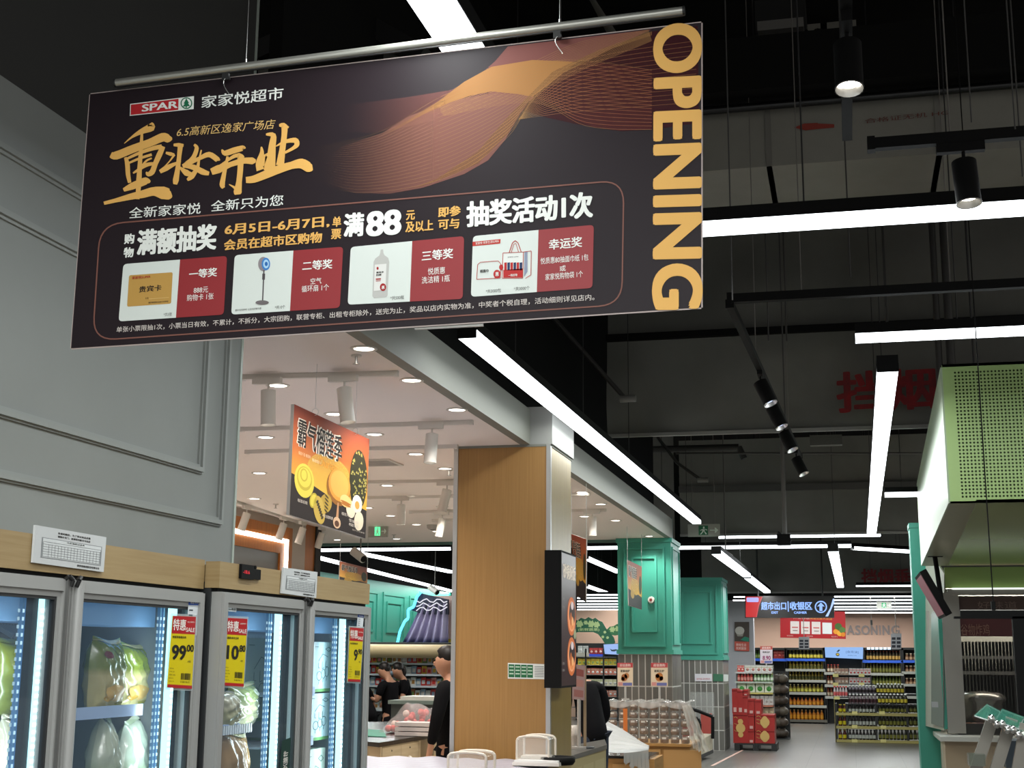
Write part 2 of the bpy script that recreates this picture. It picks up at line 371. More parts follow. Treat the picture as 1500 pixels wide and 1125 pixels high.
# ================================================================== CEILING SERVICES
M_strip = glow('#f4fbff', STRIP)
M_sfar = M_strip
RAW = {}
def linear_light(p, q, label, w=.1, h=.05, rods=2, hous=True, group=None, name='linear_light', ztop=7.0, m=None, power=1.):
    p = Vector(p); q = Vector(q); mid = (p+q)/2
    t = thing(name, label, 'light', mid, group)
    up = Vector((0, 0, h/2+.03))
    if hous: MB().beam(p+up, q+up, w*1.05, .06).build('housing', M_bplas, t)
    MB().beam(p, q, w, h).build('diffuser', m or M_strip, t)
    d = (q-p).normalized()
    ln_ = (q-p).length; al = bpy.data.lights.new('tube_glow', 'AREA'); al.shape = 'RECTANGLE'; al.size = ln_*.985; al.size_y = w*.9; al.energy = WPM*ln_*power; al.color = (.95, 1, .98)
    ao = bpy.data.objects.new('tube_glow', al); COL.objects.link(ao); ao.parent = t; ao.matrix_parent_inverse = Matrix(); zc = Vector((0, 0, 1)); xc = d; yc_ = zc.cross(xc).normalized(); zc = xc.cross(yc_)
    ao.matrix_basis = Matrix.Translation(Vector((0, 0, -h/2-.004))) @ Matrix(((xc.x, yc_.x, zc.x, 0), (xc.y, yc_.y, zc.y, 0), (xc.z, yc_.z, zc.z, 0), (0, 0, 0, 1)))
    for e in (p, q):
        MB().beam(e-d*.006*(1 if e is p else -1), e, w*1.07, h*1.1).build('end_cap', M_bplas, t)
    for i in range(rods):
        f = (i+.5)/rods; c = p+(q-p)*f+up
        MB().cyl(c, (c.x, c.y, ztop), .004, 5).build('hanger', M_dmet, t)
    return t
LZ = 3.6
z = LambdaType = None
L = linear_light
L(Pz(684, 489, LZ), Pz(1021, 765, LZ), 'long linear light running beside the cream ceiling bulkhead towards the exit sign', .11, rods=5, power=.3)
L(Vector((-1.1, 2.6, LZ)), Vector((-1.1, 6.2, LZ)), 'linear light above the dark banner, crossed by its aluminium rod', .11)
a = Pz(1030, 334, LZ); L((-.7, 5.8, LZ), (1.6, 5.8, LZ), 'linear light just right of the banner, near the black track spotlights', .07, .05)
L((Pz(1253, 497, LZ).x, 8.1, LZ), (2.4, 8.1, LZ), 'linear light hanging crossways above the green perforated hood', .07, .045)
L((.3, 9.0, LZ), (.36, 21.2, LZ), 'linear light running lengthways left of the green kiosk', .13, rods=4, power=.45)
_a = Py(1296, 725, 16.3); _b = Py(1346, 725, 16.3); _b.z = _a.z; L(_a, _b, 'short linear light reaching across to the side of the green hood', .07, .05, 1)
L(Pz(1049, 809, 3.15), Pz(1094, 843, 3.15), 'linear light sloping away behind the white camera, above the lit exit sign', .13)
L(Pz(1095, 845, 3.15), Pz(1124, 867, 3.15), 'last linear light of the sloping row, ending just above the lit exit sign', .13, rods=1)
L(Pz(1220, 805, 3.15), Pz(1231, 859, 3.15), 'linear light running lengthways above the lit exit sign arrow', .13)
def hl(x0, x1, y, Y, label, w=.08, rods=2, y1=None):
    a = Py(x0, y, Y); b = Py(x1, y if y1 is None else y1, Y); b.z = a.z if y1 is None else b.z; return L(a, b, label, w, .05 if Y < 30 else .028, rods)
hl(1053, 1290, 786.5, 22.6, 'thin linear light crossing behind the pale green exit box')
hl(992, 1247, 802.5, 23.4, 'linear light crossing above the shorter teal pillar', rods=3)
L(Py(1249, 803, 23.4), Py(1334, 808, 24.2), 'linear light angled off the end of the row before the teal post', .08)
hl(1146, 1343, 865, 33, 'linear light row over the lit exit sign, nearest of the stacked rows')
hl(1254, 1343, 858.5, 30, 'short linear light under the red stencilled letters')
for i, (x0, x1, y, Y) in enumerate([(1075, 1343, 874.5, 34), (1074, 1343, 879.5, 35), (1221, 1343, 884, 36), (1221, 1343, 889, 37), (1100, 1343, 893, 38), (1075, 1343, 897.5, 39)]):
    hl(x0, x1, y, Y, 'linear light %s in the receding rows right of the lit exit sign' % nth(i+1), .07)
for i, (x0, x1, y, Y) in enumerate([(846, 906, 871.5, 33.5), (846, 906, 876, 34.5), (846, 906, 880.7, 35.5), (846, 906, 885, 36.5), (846, 906, 889, 37.5), (846, 906, 893, 39)]):
    hl(x0, x1, y, Y, 'linear light %s in the rows seen left of the nearer teal pillar' % nth(i), .08, 1)
hl(846, 906, 803, 23.4, 'short stretch of crossing light left of the nearer teal pillar')
L(Pz(858, 817, LZ), Pz(906, 838, LZ), 'upper sloping light between the menu box and the teal pillar', .12)
L(Pz(858, 858, LZ-.1), Pz(902, 873, LZ-.1), 'lower sloping light between the menu box and the teal pillar', .13, rods=1)
hl(463, 661, 806, 24, 'level linear light in the dark hall left of the wood column', .09)
L(Pz(524, 810, LZ), Pz(662, 838, LZ), 'upper sloping light in the dark hall left of the wood column', .12)
L(Pz(463, 816, LZ), Pz(662, 866, LZ), 'lower sloping light in the dark hall left of the wood column', .12)

for i, y in enumerate((.6, -.9, -2.4)):  # unseen lights added behind the camera to brighten the banner
    L((-2.4, y, LZ), (2.6, y, LZ), 'added unseen linear light crossing the aisle above the photographer, %s row back' % nth(i), .1, power=BACKP)
# recessed downlights
DL = [(533, 510), (603, 556.5), (669.5, 599.7), (407, 564), (490, 606), (389, 640), (548.6, 635.7), (380, 692.5), (609, 664.7), (652, 686), (372.6, 730), (567, 710.7), (606, 726.4), (538.6, 743.6), (648, 742), (572, 755), (610, 768), (639, 778), (454, 780.5), (494, 790.5), (581, 789), (852.7, 720.7), (880, 738), (902, 762), (856, 756), (951, 785)]
WH = ['nearest the camera, just under the banner', 'second along the bulkhead edge', 'third along the bulkhead edge', 'above the left white spotlight of the near rail', 'right of the durian poster top', 'left of the durian poster, by the wall edge', 'behind the durian poster upper right corner',
      'left of the poster, half way down', 'right of poster between second and third rails', 'nearest the wood column on its left', 'lowest of those left of the poster', 'right of the poster beside the air vent', 'below the nearest column downlight', 'touching the poster right edge', 'left of the column beside the far spotlight',
      'under the short far spotlight', 'above the green exit box, to its right', 'low beside the column edge', 'above the lit window frame end', 'below the poster bottom edge', 'beside the far sprinkler head', 'just right of the wood column top', 'second right of the wood column', 'third right of the wood column', 'low, right of the column above the menu box', 'at the far corner over the teal pillar']
pr = None
for i, (x, y) in enumerate(DL):
    c = Pz(x, y, CZ)
    if pr is None:
        pr = thing('downlight', '', 'downlight', c, 'recessed downlights in the cream ceiling')
        MB().lathe(c-Vector((0, 0, .008)), [(.075, .008), (.075, .002), (.06, 0), (.055, .007)], 20).build('rim', M_wplas, pr)
        MB().cyl(c-Vector((0, 0, .003)), c-Vector((0, 0, .0005)), .056, 20).build('lamp', glow('#fff6ea', 9), pr); o = pr
    else: o = dup(pr, c)
    o['label'] = 'round recessed downlight in the cream ceiling, '+WH[i]
    l = bpy.data.lights.new('downlight_beam', 'SPOT'); l.energy = 72; l.spot_size = 2.2; l.spot_blend = .8; l.shadow_soft_size = .05; l.color = (1, .93, .86)
    lo = bpy.data.objects.new('downlight_beam', l); COL.objects.link(lo); lo.location = c-Vector((0, 0, .02))
# rails with white spotlights
def rail(p, q, label, m, w=.035, h=.03, wires=0, group=None):
    p = Vector(p); q = Vector(q); t = thing('track_rail', label, 'track', (p+q)/2, group)
    MB().beam(p, q, w, h).build('channel', m, t); d = (q-p).normalized()
    for e in (p, q): MB().beam(e-d*.015, e+d*.015, w*1.2, h*1.25).build('end_cap', m, t)
    for i in range(wires):
        c = p+(q-p)*((i+.5)/wires); MB().cyl(c, (c.x, c.y, 7), .003, 5).build('hanger', M_wire, t)
    return t
def spotlight(c, aim, label, m, r=.04, ln=.16, lens='#fff6e8', on=6, group=None, along=(1, 0, 0)):
    """c = point on the rail underside"""
    c = Vector(c); t = thing('spotlight', label, 'spotlight', c-Vector((0, 0, .0)), group); al = Vector(along)
    MB().beam(c-al*.1+Vector((0, 0, -.02)), c+al*.08+Vector((0, 0, -.02)), .035, .04).build('adapter', m, t)
    k = c-Vector((0, 0, .09)); MB().cyl(c-Vector((0, 0, .03)), k, .007, 8).build('stem', m, t)
    d = Vector(aim).normalized(); a = k-d*.01; b = k+d*ln
    can = MB().cyl(a, b, r, 18, cap=False).cyl(a-d*.004, a, r*.8, 18, r).build('can', m, t)
    MB().cyl(b-d*.03, b-d*.028, r*.8, 16).build('lamp', glow(lens, on), t); MB().cyl(b-d*.004, b, r*1.03, 18, r*1.03, cap=False).cyl(b-d*.028, b-d*.001, r*.72, 16, r*.97, cap=False).build('rim', M_alu if m is M_bplas else m, t)
    return t
def RL(x0, y0, x1, y1): return Pz(x0, y0, CZ-.015), Pz(x1, y1, CZ-.015)
RR = [((355, 553, 580, 547), 'nearest white lighting rail on the cream ceiling, under the banner'), ((354, 629, 690, 618.5), 'second white lighting rail, passing behind the durian poster top'), ((362, 662, 668, 654), 'third white lighting rail, ending at the wood column top'),
      ((537, 706, 666, 704.5), 'fourth white lighting rail, short, left of the wood column'), ((541, 729, 665, 727), 'fifth white lighting rail, above the far spotlight pair'), ((602, 750, 665, 748.5), 'sixth white lighting rail, far, left of the column'), ((635, 762, 666, 761), 'farthest white lighting rail beside the column'),
      ((344, 735, 436, 765), 'white lighting rail running above the lit window frame'), ((838, 724, 862, 723.5), 'short white rail just right of the wood column'), ((838, 748, 886, 747), 'longer white rail low right of the wood column')]
for r_, lb in RR: rail(*RL(*r_), lb, M_wplas)
for (x, y, aim, lb) in [(394, 553, (.05, -.02, -1), 'left white spotlight on the nearest rail'), (505, 549.5, (.16, -.05, -1), 'right white spotlight on the nearest rail, tilted'), (633, 620, (-.02, -.1, -1), 'white spotlight on the second rail, its silver lens showing'),
                        (588, 728, (0, 0, -1), 'small white spotlight on the fifth rail'), (655, 705, (-.25, 0, -1), 'white spotlight next to the column on the fourth rail'), (648, 749.5, (-.2, 0, -1), 'far white spotlight on the sixth rail'), (868, 747.2, (0, 0, -1), 'white spotlight right of the wood column')]:
    spotlight(Pz(x, y, CZ-.03), aim, lb, M_wplas, .045, .2, on=3)
for i, (x, y) in enumerate([(362, 741), (416, 757), (444, 764), (472, 772)]):
    spotlight(Pz(x, y, CZ-.03), (-.28, -.1, -1), 'white spotlight over the lit window frame, %s from the left' % nth(i), M_wplas, .045, .19, on=3, along=(0, 1, 0))
# air vent and sprinkler heads in the cream ceiling
c = Pz(549, 677, CZ); t = thing('air_vent', 'square slatted air vent in the cream ceiling behind the poster', 'vent', c)
MB().frame(c.x-.2, c.x+.2, c.y-.2, c.y+.2, .03, lambda a, b, d: (a, b, CZ-d), 0, .012).build('frame', M_wplas, t)
for i in range(6): MB().beam((c.x-.17, c.y-.14+i*.055, CZ-.008), (c.x+.17, c.y-.14+i*.055, CZ-.008), .03, .006).build('slat', M_gplas, t)
for i, (x, y) in enumerate([(658, 688), (577, 783), (522, 520), (404, 738)]):
    c = Pz(x, y, CZ); t = thing('sprinkler', 'small brass sprinkler head in the cream ceiling, '+['next to the wood column', 'above the green exit box', 'under the banner', 'left, near the poster foot'][i], 'sprinkler', c)
    MB().cyl(c, c-Vector((0, 0, .01)), .03, 12).build('plate', M_wplas, t); MB().cyl(c-Vector((0, 0, .01)), c-Vector((0, 0, .05)), .008, 8).cyl(c-Vector((0, 0, .05)), c-Vector((0, 0, .054)), .02, 10).build('head', M_alu, t)
c = Pz(634, 769, CZ); t = thing('speaker', 'round white ceiling speaker left of the wood column', 'speaker', c); MB().lathe(c-Vector((0, 0, .06)), [(.05, 0), (.075, .02), (.08, .06)], 16).build('dome', M_gplas, t); MB().lathe(c-Vector((0, 0, .065)), [(.03, 0), (.045, .008)], 16).build('grille', M_dmet, t)
# black tracks on the right
T1 = (Pz(1276, 212, 3.75), Pz(1276, 212, 3.75)+Vector((1.2, 0, 0)))
rail(T1[0], T1[1], 'upper black track with one lit black spotlight, upper right', M_bplas, .04, .045, 2)
sp = T1[0]+Vector((.4, 0, -.02))
x = Py(1410, 205, T1[0].y); spotlight((x.x, T1[0].y, 3.73), (.05, -.12, -1), 'black lit spotlight hanging under the upper black track, right of the banner', M_bplas, .047, .17, on=9)
c = Py(1240, 40, 4.4); T2 = thing('track_rail', 'black track seen end-on at the top, above the uppermost spotlight', 'track', c)
MB().beam(c+Vector((0, -.9, .04)), c+Vector((0, 1.1, .04)), .04, .045).build('channel', M_bplas, T2); MB().cyl(c+Vector((0, .1, .05)), (c.x, c.y+.1, 7), .004, 6).build('hanger', M_wire, T2); MB().cyl(c+Vector((0, .9, .05)), (c.x, c.y+.9, 7), .004, 6).build('hanger', M_wire, T2)
spotlight(c+Vector((0, 0, .018)), (.0, -.22, -1), 'black lit spotlight at the top of the picture, highest of them', M_bplas, .047, .17, on=9, along=(0, 1, 0))
a = Pz(1069, 438, 3.75); b = a+Vector((2.4, 0, 0)); rail(a, b, 'long black crossing track right of the banner, below the linear light', M_bplas, .05, .05, 3)
e = Pz(1172, 668, 3.75); rail(a-Vector((0, 0, .03)), e, 'black track running away from the long crossing track, carrying four spotlights', M_bplas, .04, .04, 2)
for i, f in enumerate((.36, .52, .68, .86)):
    # share along the track
    p = a+(e-a)*[.30, .46, .65, .9][i]; spotlight(p-Vector((0, 0, .03)), (.45, -.2, -1), 'black spotlight on the receding black track, %s from the near end' % nth(i), M_bplas, .05, .17, lens='#c9d8ff', on=2.5, along=(0, 1, 0))

# smoke curtains
M_curt = mat('dark_curtain_cloth', '#787873', .85, tex='noise', c2='#66665f', sc=(.8, .8, .8))
M_red = mat('stencil_red', '#8e1c20', .8, tex='noise', c2='#5f2224', sc=(9, 9, 9))
def curtain(x0, x1, Y, z0, z1, label, amp=.05, seed=0):
    t = thing('smoke_curtain', label, 'curtain', ((x0+x1)/2, Y, z0)); rnd = random.Random(seed); ph = [rnd.uniform(0, 6) for _ in range(9)]
    pk = [(rnd.uniform(x0, x1), rnd.uniform(z0, z1), rnd.uniform(.2, .5), rnd.uniform(-1, 1)) for _ in range(14)]
    def fn(u, v):
        x = x0+(x1-x0)*u; z = z0+(z1-z0)*v
        d = amp*(.35*math.sin(x*2.1+z*1.3+ph[0])+.25*math.sin(x*4.7-z*2.2+ph[1])+.15*math.sin(x*9+z*5+ph[2])+.2*math.sin(z*6-x*1.1+ph[3]))
        for (a, b, s, k) in pk: d += amp*.9*k*math.exp(-((x-a)**2+(z-b)**2*.5)/s**2)
        return (x, Y-d*min(1, 4*v*(1.02-v)+.15), z)
    MB().grid(fn, 110, 40).build('cloth', M_curt, t, fix=False)
    MB().beam((x0, Y-.02, z0), (x1, Y-.02, z0), .05, .035).build('bottom_bar', mat('bar_grey', '#8c8c88', .5, .4), t)
    return t
c1z = Py(1000, 636, 14).z; c1s = Py(1000, 492, 14).z
t = curtain(-2.4, 5.5, 14, c1z, c1s, 'lower dark cloth smoke curtain with big red stencilled characters', .07, 3)
cp = Plane('y', 13.74, (0, -1, 0))
text(t, cp, '挡烟垂壁', (1226, 606), (1530, 590), 61, M_red, off=.035, lay=1)
t = curtain(-2.4, 5.5, 14.06, c1s-.02, 7, 'upper dark cloth smoke curtain hanging above the red stencilled one', .08, 5)
MB().beam((-2.4, 13.95, c1s), (5.5, 13.95, c1s), .07, .07).build('seam_bar', M_bplas, t)
c2z = Py(1100, 783, 22).z; t = curtain(-2.6, 5.8, 22, c2z, 5.2, 'second smoke curtain, plain, behind the vertical pipe', .05, 8)
MB().beam((-2.6, 21.9, Py(1100, 716, 22).z), (5.8, 21.9, Py(1100, 716, 22).z), .06, .1).build('seam_bar', mat('seam_grey', '#4c4b49', .7), t)
c3z = Py(1100, 868, 31).z; t = curtain(-3.2, 6.2, 31, c3z, 5.4, 'farthest smoke curtain with small dark red stencilled characters', .05, 9)
text(t, Plane('y', 30.75, (0, -1, 0)), '挡烟垂', (1262, 857), (1334, 857), 24, mat('stencil_red_dim', '#6b1a1e', .8), off=.035, lay=1)
curtain(-11.3, -3.3, 27, 3.9, 6.5, 'dark cloth curtain high in the hall left of the wood column', .05, 12)
# ducts
M_duct = mat('duct_grey', '#86847b', .7, tex='noise', c2='#7a786f', sc=(1.5, 1.5, 1.5))
Yd = 9.3; zb = Py(1200, 238, Yd).z; zt = Py(1200, 140, Yd).z
t = thing('air_duct', 'grey board air duct crossing the dark ceiling, marked with a red arrow', 'duct', (1.5, Yd+.4, zb))
MB().box((-2.2, Yd, zb), (5.2, Yd+.9, zt)).build('body', M_duct, t)
for i in range(6): MB().box((-1.6+i*1.15, Yd-.01, zb), (-1.56+i*1.15, Yd+.91, zt+.005)).build('flange', mat('duct_flange', '#6f6d66', .6), t)
dp = Plane('y', Yd-.012, (0, -1, 0))
flat('arrow_print', ink('#8f3d33'), t, dp, [(1163, 187), (1178, 181), (1198, 180), (1198, 181), (1222, 182), (1222, 187), (1198, 189), (1180, 191)], 1)
text(t, dp, '合格证无机 HG', (1267, 181), (1390, 168), 7, ink('#6a3f38'), lay=1)
box_ = MB().cyl((-2.2, Yd-.12, Py(1200, 158, Yd).z), (5.2, Yd-.12, Py(1200, 158, Yd).z), .03, 10).build('service_pipe', mat('pipe_dark', '#0c0c0c', .3)); tag(box_, 'thin dark pipe running in front of the grey duct', 'pipe')
zb2 = Py(1200, 143, Yd).z
tag(MB().box((-2.2, Yd-.25, zb2), (5.2, Yd+1.0, Py(1200, 66, Yd).z)).build('cable_tray', mat('tray_black', '#151514', .9, spec=.1)), 'black cable tray crossing above the grey duct', 'cable tray')
t = thing('ceiling_unit', 'small grey air unit high above the black cable tray', 'air unit', Py(1145, 60, 10))
a = Py(1108, 60, 10); b = Py(1180, 2, 10); MB().box((a.x, 9.9, a.z), (b.x, 10.5, b.z)).build('casing', mat('unit_dark', '#1f1f1e', .6), t); a = Py(1112, 62, 9.9); b = Py(1178, 42, 9.9); MB().box((a.x, 9.7, a.z), (b.x, 9.9, b.z)).build('tray', mat('unit_grey', '#777570', .6), t)
MB().tube([Py(1180, 45, 9.9), Py(1188, 52, 9.9), Py(1196, 44, 9.9), Py(1210, 46, 9.9)], .015).build('cable', M_bplas, t)
# vertical ducts and struts between duct and curtains
for (x0, x1, y0, y1, Y, nm, lb, m) in [(1152, 1208, 236, 300, 11, 'duct_drop', 'grey board duct drop below the red arrow, left one', M_duct), (1222, 1261, 225, 300, 11, 'duct_drop', 'grey board duct drop below the red arrow, right one', M_duct)]:
    a = Py(x0, y1, Y); b = Py(x1, y0-40, Y); b.z = 7; tag(MB().box((a.x, Y, a.z), (b.x, Y+.3, b.z)).build(nm, m), lb, 'duct')
M_strut = mat('strut_grey', '#4a4947', .5, .3)
def strut(x, y0, y1, Y, w, lb, x2=None, nm='hanging_rod', m=None):
    a = Py(x if x2 is None else x2, y1, Y); b = Py(x, y0, Y)
    if x2 is None: a.x = b.x
    b.z = 7
    w = w if w >= .03 else .00055*Y
    return tag(MB().cyl(a, b, w, 8).build(nm, m or M_strut), lb, 'rod' if nm == 'hanging_rod' else 'pipe')
strut(1359, 225, 640, 13, .03, 'left of the two steel struts hanging before the red characters')
strut(1376, 225, 640, 13, .04, 'right of the two steel struts hanging before the red characters')
strut(1062, 0, 440, 6.5, .005, 'thin wire rod holding the left end of the long black crossing track')
for i, (x, y0, y1, Y) in enumerate([(1118, 240, 500, 11), (1138, 240, 640, 12), (1144, 240, 500, 12), (1237, 200, 405, 9), (1282, 130, 500, 12), (1290, 260, 500, 12), (1412, 0, 180, 5), (1474, 0, 190, 5), (1480, 0, 260, 6), (1102, 0, 70, 10)]):
    strut(x, y0, y1, Y, .008, 'thin dark hanging rod, %s of those seen against the curtains and duct' % nth(i))
strut(1145, 636, 792, 19, .03, 'grey vertical pipe coming down between the two plain curtains', nm='drop_pipe', m=mat('pipe_grey', '#6e6c69', .5))
c = Py(1148, 788, 18.97); t = thing('pipe_foot', 'dark bracket at the foot of the vertical pipe', 'bracket', c); MB().box(c-Vector((.09, .05, .1)), c+Vector((.09, .05, .05))).build('bracket', M_bplas, t); MB().tube([c+Vector((-.08, 0, .08)), c, c+Vector((.1, 0, -.04))], .02).build('cable', M_dmet, t)
for (p, Y, lb) in [([(806, 461), (884, 548), (916, 584)], 12.5, 'diagonal sprinkler pipe under the banner corner'), ([(963, 640), (992, 678), (1027, 703)], 19, 'diagonal sprinkler pipe above the pale exit box')]:
    t = thing('sprinkler_pipe', lb, 'pipe', Py(*p[-1], Y)); MB().tube([Py(*q_, Y) for q_ in p], .022).build('pipe', M_strut, t); c = Py(*p[-1], Y); MB().cyl(c+Vector((-.05, 0, 0)), c+Vector((.1, 0, 0)), .035, 10).build('head', mat('head_grey', '#7a7874', .4), t)
t = thing('water_pipe', 'thin level pipe with an elbow behind the receding spotlights', 'pipe', Py(1000, 663, 20)); MB().tube([Py(900, 660, 20), Py(1082, 655, 20), Py(1090, 672, 20)], .05).build('pipe', mat('pipe_dim', '#3e3d3b', .6), t); MB().tube([Py(990, 664, 19.8), Py(1350, 664, 19.8)], .015).build('thin_pipe', M_strut, t)
a = Py(1210, 646, 15); tag(MB().box(a-Vector((.17, .05, .05)), a+Vector((.17, .05, .06))).build('junction_box', mat('jbox', '#55544f', .6)), 'small grey junction box under the stencilled curtain', 'box'); tag(MB().cyl(a+Vector((0, 0, .06)), (a.x, a.y, 7), .01, 6).build('hanging_rod', M_dmet), 'thin rod holding the small grey junction box under the curtain', 'rod')
# upper left ducts
t = thing('round_duct', 'dark round ducts seen behind the banner rod, top centre', 'duct', Py(560, 30, 8)); MB().cyl(Py(500, -40, 8), Py(640, 60, 10), .38, 24).build('duct', mat('duct_dark', '#5a5852', .5), t); MB().cyl(Py(860, -30, 10), Py(905, 50, 11), .1, 14).build('branch', mat('duct_dim', '#66645f', .5), t); MB().cyl(Py(820, -30, 10), Py(850, 40, 11), .1, 14).build('branch', mat('duct_dim', '#66645f', .5), t)
t = thing('duct_hood', 'dark grey wedge shaped duct above the banner, left of the round ducts', 'duct', Py(500, 60, 7.5))
MB().prism([Py(378, 85, 7.5), Py(507, 28, 7.5), Py(600, 80, 7.5), Py(600, 130, 7.5), Py(378, 130, 7.5)], (0, .5, 0)).build('panel', mat('hood_grey', '#555550', .7), t); MB().beam(Py(378, 78, 7.4), Py(507, 20, 7.4), .1, .12).beam(Py(507, 20, 7.4), Py(620, 84, 7.4), .1, .12).build('rim', mat('rim_black', '#0d0d0d', .6), t)
# glass-coloured sprinkler branch, exit boxes, camera
def exit_box(c, w, h, label, lit, mirror=False, wires=True, sc=1):
    t = thing('exit_sign', label, 'exit sign', c); MB().box(c+Vector((-w/2, -.02, -h/2)), c+Vector((w/2, .02, h/2))).build('case', mat('exit_case', '#a9a9a0', .5), t)
    g = glow('#5fe89a', lit) if lit > .5 else ink('#9dbfae'); y = c.y-.0215
    P = lambda u, v: (c.x+u*w, y, c.z+v*h)
    def poly(pts): return MB().add([P(*p) for p in pts], [tuple(range(len(pts)))])
    poly([(-.16, -.38), (.14, -.38), (.14, .38), (-.16, .38)]).build('panel', ink('#3e7b5b') if lit < .5 else g, t)
    mb = MB(); y -= .001
    for pts in [[(-.02, .12), (.03, .12), (.03, .3), (-.02, .3)], [(-.04, .1), (.05, .06), (.02, -.1), (-.05, -.08)], [(-.04, -.08), (.0, -.1), (-.08, -.33), (-.12, -.33)], [(.0, -.06), (.04, -.1), (.1, -.3), (.06, -.33)], [(-.05, .1), (-.12, 0), (-.1, -.03), (-.03, .05)], [(.04, .08), (.1, -.02), (.12, .02), (.06, .12)]]:
        mb.add([P(*p) for p in pts], [tuple(range(len(pts)))])
    mb.build('running_figure', ink('#e8f4ea'), t)
    poly([(.2, .04), (.36, .04), (.34, .2), (.38, .2), (.46, 0), (.38, -.2), (.34, -.2), (.36, -.04), (.2, -.04)]).build('arrow', ink('#e8f4ea'), t)
    if wires:
        for s_ in (-.35, .35): MB().cyl(c+Vector((s_*w, 0, h/2)), (c.x+s_*w, c.y, 7 if c.y > 19.5 else CZ), .005, 5).build('hanger', M_wire, t)
    return t
exit_box(Py(1031, 777, 20), .46, .18, 'pale grey exit box with running figure and arrow at the end of the long light', 0)
exit_box(Py(554, 778.5, 17), .26, .15, 'green lit exit box hanging right of the durian poster foot', 1.6)
exit_box(Py(1295, 886.5, 34.5), .35, .16, 'tiny green exit box among the far light rows', .3 if False else .6)
for (x, y, Y, lb) in [(528, 814, 17.2, 'white ceiling camera above the freezer end'), (1063, 813, 21.2, 'white ceiling camera beside the sloping light'), (637, 864.5, 26, 'white camera head left of the wood column')]:
    c = Py(x, y, Y); t = thing('security_camera', lb, 'camera', c); MB().cyl(c+Vector((-.1, 0, .06)), c+Vector((.08, -.1, -.05)), .06, 14).build('body', M_wplas, t); MB().cyl(c+Vector((.08, -.1, -.05)), c+Vector((.09, -.106, -.056)), .045, 14).build('lens', M_bplas, t); MB().cyl(c, (c.x, c.y, CZ if Y < 19 else 7), .01, 6).build('pole', M_wire, t)
# ================================================================== BANNER
bn = Plane('y', 3.4, (0, -1, 0))
G = ink('#e2ae5f'); WH_ = ink('#e6e8e3'); GR = ink('#dcb673'); RD = ink('#8e1e22'); CARD = ink('#d5dbd6'); BRN = ink('#7c5248')
bt = thing('banner', 'large dark promotional banner hung from an aluminium rod, gold calligraphy and OPENING down its side', 'banner', bn.un(580, 270))
C4 = [bn.un(132, 138), bn.un(1027, 33), bn.un(1027, 450), bn.un(104, 510)]
MB().prism(C4, (0, .006, 0)).build('board', [mat('banner_board', '#21181d', .5, spec=.22)], bt)
edge = mat('board_edge', '#b9a9a5', .5); mb = MB()
for a, b in zip(C4, C4[1:]+C4[:1]): mb.beam(a+Vector((0, .003, 0)), b+Vector((0, .003, 0)), .0075, .0022, (0, 1, 0))
mb.build('edge_band', edge, bt)
# printed waves
def inkA(name, h, a, fade=None):
    m = mat(name, h, .5, alpha=a, spec=.2)
    if fade:
        nt = m.node_tree; tc = nt.nodes.new('ShaderNodeTexCoord'); sx = nt.nodes.new('ShaderNodeSeparateXYZ'); mr = nt.nodes.new('ShaderNodeMapRange'); mr.interpolation_type = 'SMOOTHSTEP'
        nt.links.new(tc.outputs['Generated'], sx.inputs[0]); nt.links.new(sx.outputs[0], mr.inputs[0]); mr.inputs[1].default_value = fade[0]; mr.inputs[2].default_value = fade[1]; mr.inputs[4].default_value = a
        nt.links.new(mr.outputs[0], nt.nodes['Principled BSDF'].inputs['Alpha'])
    return m
flat('wave_print', inkA('ink_wine', '#3d0b14', .75), bt, bn, [(1022, 38), (955, 46), (880, 75), (820, 110), (778, 142), (760, 160), (800, 172), (850, 183), (955, 190), (1024, 180)], .3)
flat('wave_print', inkA('ink_rosewood', '#84504a', .75, (.05, .6)), bt, bn, [(744, 68), (955, 43), (905, 66), (860, 90), (800, 130), (770, 152), (700, 160), (600, 185), (545, 195), (480, 190), (470, 165), (520, 152), (600, 142), (660, 132), (700, 112), (725, 90)], .6)
flat('wave_print', inkA('ink_rose', '#8a5a50', .7, (.0, .6)), bt, bn, [(560, 195), (600, 170), (660, 148), (720, 137), (780, 140), (760, 170), (740, 205), (715, 235), (680, 255), (620, 275), (570, 284), (520, 283), (480, 270), (470, 240), (500, 215)], .9)
flat('wave_print', inkA('ink_gold', '#b07c45', .75, (.0, .5)), bt, bn, [(545, 205), (600, 175), (640, 150), (680, 120), (720, 98), (780, 88), (830, 90), (860, 92), (810, 120), (780, 142), (760, 138), (720, 134), (690, 140), (660, 150), (620, 168), (580, 190)], 1.2)
flat('wave_print', inkA('ink_bronze', '#91643f', .5), bt, bn, [(780, 140), (820, 110), (900, 70), (955, 52), (955, 46), (880, 72), (810, 105), (745, 170), (700, 222), (640, 262), (600, 278), (640, 265), (700, 240), (745, 195), (765, 160)], 1.4)
flat('wave_print', inkA('ink_mahogany', '#4d1a1c', .8), bt, bn, [(780, 142), (850, 88), (955, 103), (955, 190), (910, 192), (870, 187), (840, 175), (815, 155)], 1.3)
def catm(P, n=6):
    out = []
    for i in range(len(P)-1):
        p0 = Vector(P[max(i-1, 0)]); p1 = Vector(P[i]); p2 = Vector(P[i+1]); p3 = Vector(P[min(i+2, len(P)-1)])
        for k in range(n): t = k/n; out.append(.5*((2*p1)+(p2-p0)*t+(2*p0-5*p1+4*p2-p3)*t*t+(3*p1-p0-3*p2+p3)*t**3))
    out.append(Vector(P[-1])); return out
mb = MB()
